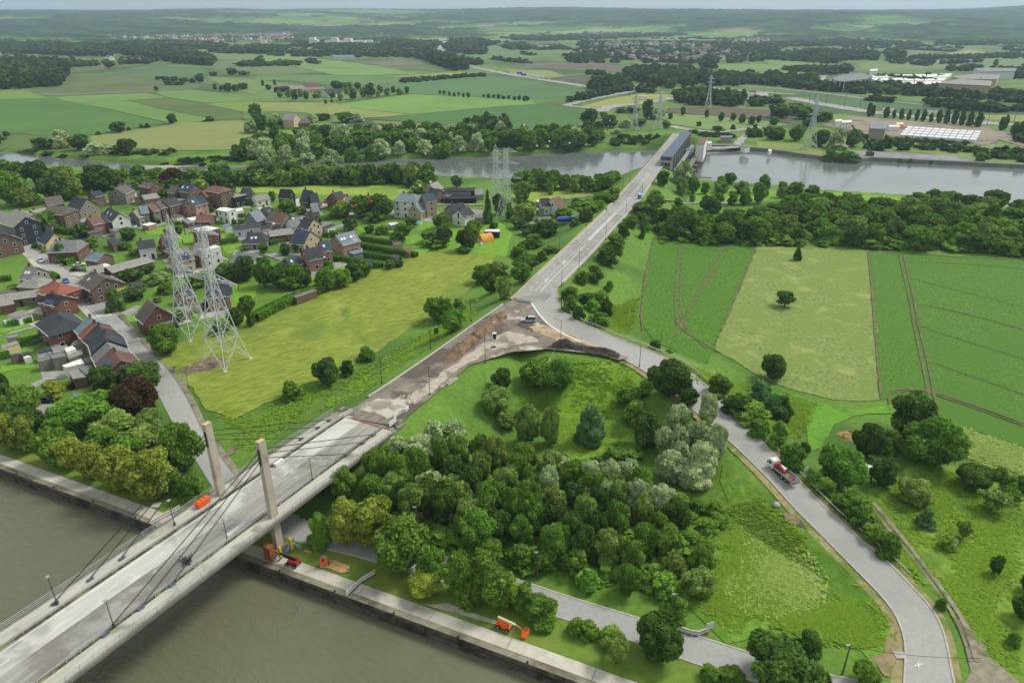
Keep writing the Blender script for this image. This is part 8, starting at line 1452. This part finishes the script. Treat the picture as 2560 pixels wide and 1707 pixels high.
for i in range(11):
    for j in range(4):
        u0, u1, v0, v1 = i/11+.004, (i+1)/11-.008, j/4+.01, (j+1)/4-.06; q = lambda u, v: (Q4[0]*(1-u)+Q4[1]*u)*(1-v)+(Q4[3]*(1-u)+Q4[2]*u)*v; P = [q(u0, v0), q(u1, v0), q(u1, v1), q(u0, v1)]; c = sum(P)/4; pp = [tuple(p-c) for p in P]
        if sum(pp[k][0]*pp[(k+1) % 4][1]-pp[(k+1) % 4][0]*pp[k][1] for k in range(4)) < 0: pp = pp[::-1]
        tag(MB().prism(pp, 0, 3+.15*random.random()).build('white_container', PT['white'], None, False, (*c, 0)), 'white container in the block beyond the basin, row '+['one farthest', 'two', 'three', 'four nearest'][j]+', '+ordinal(i, 11), 'container', 'white containers')
F_('p2', [540, 150, 700, 125, 760, 150, 720, 200, 545, 195], 9, 'grey', 'light', 'silver steel frame hall left of the white containers', 'hall', 'steel_hall'); F_('p2', [760, 155, 880, 155, 895, 175, 770, 175], 4, 'white', 'white', 'white low works hall beside the silver hall', 'hall', 'works_hall'); F_('p2', [205, 100, 320, 95, 330, 120, 215, 128], 6, 'white', 'white', 'white stacked site offices with green trim', 'office', 'site_office', win=2); F_('p2', [130, 92, 205, 85, 212, 105, 140, 112], 4, 'white', 'white', 'white site store left of the offices', 'store', 'site_store'); F_('p2', [850, 130, 930, 125, 935, 145, 860, 150], 4, 'orange', 'cream', 'yellow-orange works tent behind the silver hall', 'tent', 'works_tent')
x, y = G(*C('p2', 535, 520)[0]); x2, y2 = G(*C('p2', 430, 340)[0]); r = empty('harbour_crane', (x, y, 0), 0, 'dark green crane jib leaning over the basin quay', 'crane'); m_gr = paint('green', '#1f4a38'); MB().box((0, 0, 1.5), (4, 4, 3)).build('crane_base', m_gr, r); mb = MB(); e = Vector((-13, 8, 20)); [mb.bar((s, t_, 3), e+Vector((s*.4, t_*.4, 0)), .28) for s in (-.8, .8) for t_ in (-.8, .8)]; mb.build('jib', m_gr, r)
# factory beyond the motorway
P = [np.array(G(*p, 13)) for p in C('a4', 590, 720, 680, 690, 850, 672, 960, 700, 900, 730, 700, 752, 620, 745)]; c = sum(P)/len(P); r = empty('canopy_hall', (*c, 0), 0, 'dark grey canopy hall with rounded end on thin columns', 'hall'); Q_ = [tuple(p-c) for p in P]; Q_ = Q_ if sum(Q_[k][0]*Q_[(k+1) % 7][1]-Q_[(k+1) % 7][0]*Q_[k][1] for k in range(7)) > 0 else Q_[::-1]; MB().prism(Q_, 12.2, 13.4).build('roof', ROOF['grey'], r)
for k in range(7):
    for t in (0, .5): a, b_ = np.array(Q_[k]), np.array(Q_[(k+1) % 7]); p = (a+(b_-a)*t)*.96; MB().bar((*p, 0), (*p, 12.2), .7, 6).build('column', WALL['pale'], r)
MB().prism([(x*.55, y*.55) for x, y in Q_], 0, 6).build('stored_goods', WALL['grey'], r); F_('a4', [1570, 765, 1760, 725, 2050, 745, 2040, 790], 13, 'beige', 'old', 'beige factory hall with light roof behind the trees', 'hall', 'factory_hall'); F_('a4', [1690, 700, 1930, 680, 2130, 690, 2100, 730, 1780, 725], 10, 'beige', 'old', 'wide low factory hall behind the beige hall', 'hall', 'factory_hall'); F_('a4', [1890, 630, 2000, 622, 2280, 628, 2270, 655, 1960, 660], 12, 'pale', 'grey', 'long grey warehouse at the far right', 'warehouse', 'warehouse'); F_('a4', [935, 640, 1000, 632, 1010, 650, 940, 655], 6, 'white', 'white', 'small white building behind the rounded hall', 'building', 'small_building')
K4 = np.array([[870, 692], [1330, 655], [1700, 682], [1540, 782], [1010, 752]], float); K4 = K4[[0, 1, 2, 3]]
for i in range(7):
    for k in range(3):
        q = lambda u, v: (np.array([870, 692])*(1-u)+np.array([1700, 676])*u)*(1-v)+(np.array([1060, 768])*(1-u)+np.array([1560, 784])*u)*v; u0, u1, v0, v1 = i/7+.004, (i+1)/7-.012, k/3+.01, (k+1)/3-.05
        F_('a4', [t for p in (q(u0, v0), q(u1, v0), q(u1, v1), q(u0, v1)) for t in p], 4.5+(i*k) % 3*.5, 'white', 'white', 'white block stack in the factory yard, '+['back', 'middle', 'front'][k]+' row, '+ordinal(i, 7), 'stack', 'block_stack', 'white stacks in the factory yard')
F_('a4', [600, 600, 750, 590, 760, 615, 610, 625], 7, 'grey', 'grey', 'grey farm hall behind the rounded canopy hall', 'hall', 'farm_hall')
# roads beyond the river
m_fr = M('far_road', '#8c8b87', '#989792', .1, rough=.9)
for c, v, wd in (('a3', [490, 970, 700, 920, 900, 880, 1150, 835, 1300, 810], 9), ('a3', [800, 1030, 900, 980, 1060, 965, 1200, 950, 1500, 900, 1900, 890], 14), ('a3', [490, 970, 650, 990, 800, 1000, 1000, 985], 8), ('a3', [1460, 1160, 1560, 1185, 1700, 1205, 1900, 1215, 2100, 1195, 2300, 1170], 8), ('a2', [1940, 610, 2100, 640, 2350, 690, 2600, 730, 2900, 775, 3060, 800], 16), ('a2', [1710, 350, 1720, 400, 1660, 470, 1700, 510], 40), ('a4', [-300, 790, 100, 815, 600, 870, 1100, 935, 1500, 970], 7), ('a4', [200, 900, 500, 960, 900, 1025, 1300, 1070, 1700, 1110, 2100, 1140, 2500, 1165], 20), ('a4', [1640, 940, 2000, 965, 2500, 1000], 16), ('a4', [380, 750, 420, 710, 520, 690, 500, 730, 560, 780], 8), ('a3', [1770, 805, 2000, 830, 2300, 850, 2600, 870], 10), ('p1', [1480, 470, 1560, 370, 1640, 300, 1720, 260], 6), ('p1', [1000, 520, 1300, 520, 1500, 500, 1560, 490], 8)): track('far_road', m_fr, C(c, *v), wd, 6, drape=False)
sheet('truck_park', m_fr, [G(*p) for p in C('a3', 1850, 880, 2080, 845, 2350, 860, 2350, 910, 2150, 920, 1900, 910)], 6)
for k, (c, v, cl_) in enumerate((('a3', [70, 690], 'royal'), ('a3', [110, 705], 'royal'), ('a3', [175, 715], 'white'), ('a3', [250, 725], 'white'), ('a3', [1195, 918], 'white'), ('a3', [2200, 868], 'red'), ('a3', [2065, 865], 'white'), ('a3', [2110, 872], 'white'), ('a3', [2175, 885], 'white'), ('a4', [1495, 1065], 'white'), ('a4', [1660, 1100], 'white'), ('a4', [1090, 1040], 'white'), ('a4', [15, 935], 'white'), ('a2', [1970, 622], 'white'), ('a2', [1690, 470], 'white'))):
    x, y = G(*C(c, *v)[0]); r = empty('far_lorry', (x, y, .9), R(-15), cl_.replace('royal', 'blue')+' lorry on the motorway roads beyond the river', 'lorry', cl_.replace('royal', 'blue')+' lorries beyond the river'); MB().box((0, 0, 2.2), (9, 2.6, 3.0)).build('trailer', PT[cl_], r); MB().box((5.6, 0, 1.9), (1.9, 2.5, 2.4)).build('cab', PT['white'], r)
mb_l = MB(); mb_l.bar((0, 0, 0), (0, 0, 17), .28, 4, .16); mb_l.box((0, 0, 17), (2.6, .5, .25)); ml = mb_l.mesh('tall_lamp'); ml.materials.append(m_pole)
for c, v in (('a3', [548, 955, 640, 935, 725, 918, 812, 895, 935, 865, 1035, 845, 1080, 890, 1130, 830, 1200, 800, 1330, 790, 1460, 870, 1585, 860, 1640, 840, 1740, 770, 1950, 805, 2015, 800, 2080, 820, 2310, 850]), ('a4', [50, 930, 375, 960, 430, 915, 530, 960, 700, 985, 840, 990, 1050, 1025, 1410, 1080, 1500, 1090, 1820, 1110, 2010, 1150, 2255, 1130, 2100, 1020, 1860, 940])):
    for q in C(c, *v): o = link('tall_lamp', ml); x, y = G(*q); o.location = (x, y, 0); tag(o, 'tall pale lamp mast along the motorway junction beyond the river', 'lamp mast', 'lamp masts beyond the river')
# farms and far buildings, one by one
for c, ln, wid, ev, rg, wl, rf, lb in (('a2', [310, 792, 470, 785], 14, 5, 8, 'beige', 'old', 'long pale barn of the big farm'), ('a2', [440, 762, 570, 758], 16, 6, 11, 'brown', 'tile', 'brown-roofed farmhouse of the big farm'), ('a2', [400, 808, 620, 800], 12, 4, 6, 'beige', 'grey', 'low spotted stable of the big farm'), ('a2', [620, 825, 750, 815], 16, 5, 9, 'white', 'slate', 'dark-roofed barn of the big farm'), ('a2', [180, 798, 285, 790], 12, 5, 7, 'dark', 'black', 'black shed at the left of the big farm'), ('a2', [270, 1045, 370, 1048], 14, 8, 12, 'beige', 'old', 'pale-roofed tall barn on the far river bank'), ('a2', [355, 1095, 480, 1088], 12, 4, 7, 'brown', 'brown', 'brown low barn beside the pale tall barn'), ('a2', [705, 508, 895, 505], 26, 5, 9, 'pale', 'light', 'long grey greenhouse hall at the village edge'), ('a1', [1120, 535, 1290, 530], 18, 6, 11, 'brown', 'tile', 'brown-roofed farm among the left woods'), ('a1', [985, 508, 1020, 512], 14, 6, 10, 'white', 'grey', 'white farmhouse among the left woods'), ('a3', [225, 420, 330, 415], 24, 6, 10, 'brown', 'grey', 'long grey hall left of the far village'), ('a3', [330, 395, 440, 400], 20, 8, 13, 'brown', 'tile', 'red-brown farm left of the far village'), ('a3', [1290, 630, 1420, 635], 16, 6, 11, 'brown', 'tile', 'brown farm among the interchange trees'), ('a4', [450, 628, 515, 622], 14, 4, 7, 'white', 'white', 'small white hall among the right meadows')): H_(c, ln, wid, ev, rg, wl, rf, lb, win=False, chim=0, trim=False, cat='farm building', name='farm_building')
for k, (x0, y0, w_, hh, y1) in enumerate(((500, 405, 50, 14, 350), (545, 405, 30, 10, 370), (640, 405, 40, 10, 375), (680, 405, 30, 11, 370), (703, 410, 55, 16, 352), (760, 405, 60, 9, 375), (820, 405, 65, 12, 358), (890, 400, 60, 8, 378), (950, 400, 60, 7, 375), (1010, 395, 60, 6, 380), (1040, 325, 20, 25, 295))):
    a, b_ = np.array(G(*C('a2', x0, y0)[0])), np.array(G(*C('a2', x0+w_, y0)[0])); h = max(8, ztop(*a, C('a2', x0, y1)[0][1])); r = empty('plant_building', (*((a+b_)/2), 0), 0, 'white block of the distant industrial plant, '+ordinal(k, 11), 'industrial building', 'distant white industrial plant'); MB().box((0, 0, h/2), (np.linalg.norm(b_-a), 30, h)).build('wall', PT['white'], r); MB().box((0, 0, h+.5), (np.linalg.norm(b_-a)*.96, 28, 1)).build('roof', ROOF['white'], r)
def far_town(name, areas, seed=5):
    rs = np.random.RandomState(seed); VV, FF, MM, n = [], [], [], 0
    for crop, poly, num in areas:
        P = [G(*p) for p in C(crop, *poly)]; xs_, ys_ = [p[0] for p in P], [p[1] for p in P]; k = 0
        for _ in range(num*20):
            if k >= num: break
            x, y = rs.uniform(min(xs_), max(xs_)), rs.uniform(min(ys_), max(ys_))
            if not in_poly(np.array([x]), np.array([y]), P)[0]: continue
            k += 1; w_, l_, e, g = rs.uniform(8, 12), rs.uniform(9, 18), rs.uniform(4.5, 7), rs.uniform(8, 12); a = rs.rand()*3.1; c, s = math.cos(a), math.sin(a); h0 = 4 if y < 2500 else 2
            v = [(-l_/2, -w_/2, 0), (l_/2, -w_/2, 0), (l_/2, w_/2, 0), (-l_/2, w_/2, 0), (-l_/2, -w_/2, e), (l_/2, -w_/2, e), (l_/2, w_/2, e), (-l_/2, w_/2, e), (-l_/2, 0, g), (l_/2, 0, g)]
            VV += [(x+p[0]*c-p[1]*s, y+p[0]*s+p[1]*c, p[2]+(0 if y < 2200 else 6)) for p in v]; FF += [tuple(n+i for i in f) for f in ((0, 1, 5, 4), (2, 3, 7, 6), (1, 2, 6, 9, 5), (3, 0, 4, 8, 7), (4, 5, 9, 8), (6, 7, 8, 9))]; q = rs.randint(3); MM += [q]*4+[3+rs.randint(3)]*2; n += 10
    me = bpy.data.meshes.new(name); me.from_pydata(VV, [], FF); me.update(); [me.materials.append(m) for m in (WALL['white'], WALL['beige'], WALL['brown'], ROOF['grey'], ROOF['tile'], ROOF['old'])]; me.polygons.foreach_set('material_index', MM); return tag(link(name, me), kind='stuff')
far_town('far_town', [('a3', [690, 440, 1000, 420, 1500, 430, 2000, 480, 2300, 540, 1900, 560, 1560, 600, 1300, 580, 850, 530], 230), ('a1', [950, 340, 1500, 320, 2350, 310, 2350, 400, 2000, 430, 1500, 385, 1000, 385], 260), ('a1', [0, 270, 400, 290, 850, 310, 850, 350, 300, 330, 0, 320], 90), ('a2', [0, 310, 330, 320, 350, 380, 0, 430], 150), ('a2', [230, 470, 480, 470, 640, 495, 300, 495], 40), ('a2', [1100, 330, 1300, 325, 1300, 350, 1100, 350], 16), ('a3', [500, 250, 800, 300, 1000, 330, 700, 350], 40), ('a3', [2000, 400, 2350, 380, 2350, 420, 2000, 425], 25), ('a4', [0, 250, 400, 230, 700, 260, 700, 290, 100, 290], 40), ('a4', [1700, 290, 2350, 260, 2350, 320, 1800, 305], 30)])
far_wood('wood_undergrowth', LEAF['weed'], [('s', [900, 1250, 980, 1180, 1100, 1140, 1400, 1190, 1560, 1215, 1680, 1300, 1790, 1440, 1780, 1480, 1680, 1495, 1500, 1480, 1330, 1440, 1180, 1400, 1000, 1330], 3.4, (1.2, 3), (3.5, 5.5)), ('s', [1110, 1400, 1290, 1460, 1390, 1545, 1280, 1530, 1140, 1500], 3, (1, 2.2), (3, 4.5)), ('s', [1400, 1540, 1500, 1580, 1560, 1620, 1480, 1600], 2.6, (.6, 1.4), (2, 3.4))], 3, 70)
far_wood('belt_undergrowth', LEAF['oak'], [('s', [1640, 612, 1650, 575, 1760, 545, 1900, 530, 2000, 522, 2130, 514, 2330, 512, 2600, 550, 2640, 650, 2400, 630, 2200, 622, 2050, 614, 1900, 612], 5, (2, 5), (6, 8)), ('s', [100, 470, 400, 440, 620, 440, 900, 448, 1090, 450, 1090, 458, 900, 462, 640, 462, 300, 478], 6, (3, 6), (7, 9))], 4, 50)
# tall grass clumps on the banks and meadows near the camera
def tufts(name, mat, areas, seed=2):
    rs = np.random.RandomState(seed); VV, TT = [], []
    for crop, poly, num, hh in areas:
        P = [GH(*p)[:2] for p in C(crop, *poly)]; x0, x1, y0, y1 = min(p[0] for p in P), max(p[0] for p in P), min(p[1] for p in P), max(p[1] for p in P); X = rs.uniform(x0, x1, num*5); Y = rs.uniform(y0, y1, num*5); dn = fbm(X, Y, 7, seed); ok = in_poly(X, Y, P) & (rs.rand(len(X)) < poly_dist(X, Y, np.array(P))/5) & (dn > .30+.42*rs.rand(len(X))); X, Y = X[ok][:num], Y[ok][:num]; Z = ground_h(X, Y)
        for k in range(4):
            a = rs.rand(len(X))*6.28; h = hh*(.35+.6*rs.rand(len(X))); w_ = .14+.14*rs.rand(len(X)); ln = .35+.5*rs.rand(len(X)); c, q = np.cos(a), np.sin(a)
            VV.append(np.stack([np.stack([X-q*w_, Y+c*w_, Z+h*.5], 1), np.stack([X+c*ln, Y+q*ln, Z+h], 1), np.stack([X+q*w_, Y-c*w_, Z+h*.5], 1)], 1).reshape(-1, 3)); TT.append(rs.rand(len(X)))
    V = np.concatenate(VV); me = np_mesh(name, V, np.arange(len(V)).reshape(-1, 3), {'tone': np.concatenate(TT)}); me.materials.append(mat); return tag(link(name, me), kind='stuff')
LEAF['g1'] = leafmat('tall_grass', '#547f2b', '#719c3e', hv=0); LEAF['g2'] = leafmat('seeding_grass', '#7c9850', '#a3b473', hv=0)
tufts('tall_grass', LEAF['g1'], [('s', [1815, 1264, 1900, 1240, 2049, 1370, 2177, 1491, 2214, 1532, 2222, 1564, 2205, 1620, 2134, 1622, 1920, 1600, 1831, 1588, 1715, 1500, 1690, 1411, 1800, 1380, 1740, 1328], 16000, .4), ('s', [2080, 1290, 2300, 1150, 2560, 1240, 2560, 1700, 2440, 1640, 2360, 1520, 2200, 1390], 9000, .3), ('b3', [60, 300, 1000, 340, 1060, 500, 880, 800, 960, 1040, 480, 1150, 0, 700], 3500, .3), ('s', [520, 1010, 640, 1025, 900, 920, 1180, 760, 1200, 790, 900, 1000, 780, 1040, 600, 1150], 7000, .4), ('s', [1450, 760, 1600, 740, 1600, 800, 1560, 840, 1480, 810], 4000, .5), ('s', [1660, 900, 1900, 960, 2060, 1010, 2000, 1100, 1900, 1080, 1760, 980], 7000, .5)])
tufts('seeding_grass', LEAF['g2'], [('s', [1850, 1290, 1920, 1270, 2040, 1390, 2110, 1490, 2070, 1530, 1960, 1560, 1850, 1540, 1790, 1470, 1850, 1400], 3000, .5), ('b4', [1430, 815, 2091, 1050, 2091, 1280, 1560, 1110], 5000, .5)], 6)
# hedgerows and copses scattered over the far plain: too many to count
rs = np.random.RandomState(77); hr = []
for k in range(170):
    y = rs.uniform(1000, 3400)**1.0; x = rs.uniform(-.72, .72)*y; a = rs.choice([.35, 1.9, .5, 2.1])+rs.randn()*.08; L = rs.uniform(60, 260)*(1 if y > 1600 else .5); w_ = rs.choice([5, 8, 14, 60], p=[.5, .25, .17, .08])*(1 if y > 1500 else .6); c, q = math.cos(a), math.sin(a)
    if y < 1500 and x < 250: continue
    hr.append([(x+u*c-v*q, y+u*q+v*c) for u, v in ((-L/2, -w_), (L/2, -w_), (L/2, w_), (-L/2, w_))])
G_old = G; G = lambda px, py, z=0: (px, py)
far_wood('far_hedgerows', LEAF['far'], [('s', [t for p in P for t in p], 13 if P[0][1] < 1800 else 20, (5, 11), (12, 20) if P[0][1] < 1800 else (20, 30)) for P in hr], 8, 24); G = G_old
# small sheds behind the houses
for o in [o for o in bpy.data.objects if o.name.split('.')[0] == 'house' and o.location.y > 190]:
    a = o.rotation_euler[2]; sg = random.choice((-1, 1)); ox, oy = random.uniform(-6, 6), sg*random.uniform(9, 12); c, q = math.cos(a), math.sin(a); x, y = o.location.x+ox*c-oy*q, o.location.y+ox*q+oy*c
    if random.random() < .3 or np.hypot((sL[:, 0]+sR[:, 0])/2-x, (sL[:, 1]+sR[:, 1])/2-y).min() < 9 or np.hypot(mL[:, 0]-x, mL[:, 1]-y).min() < 26: continue
    w_, l_, h = random.uniform(1.6, 3.2), random.uniform(1.5, 2.4), random.uniform(2.2, 3); r = empty('garden_shed', (x, y, 0), a, 'small garden shed behind the '+' '.join(o['label'].split()[:10]), 'shed')
    MB().box((0, 0, h/2), (w_*2, l_*2, h)).build('wall', WALL[random.choice(['brown', 'grey', 'stone', 'white', 'pink'])], r); MB().box((0, 0, h+.08), (w_*2+.5, l_*2+.5, .16)).build('roof', ROOF[random.choice(['grey', 'old', 'slate', 'brown', 'white', 'light'])], r)
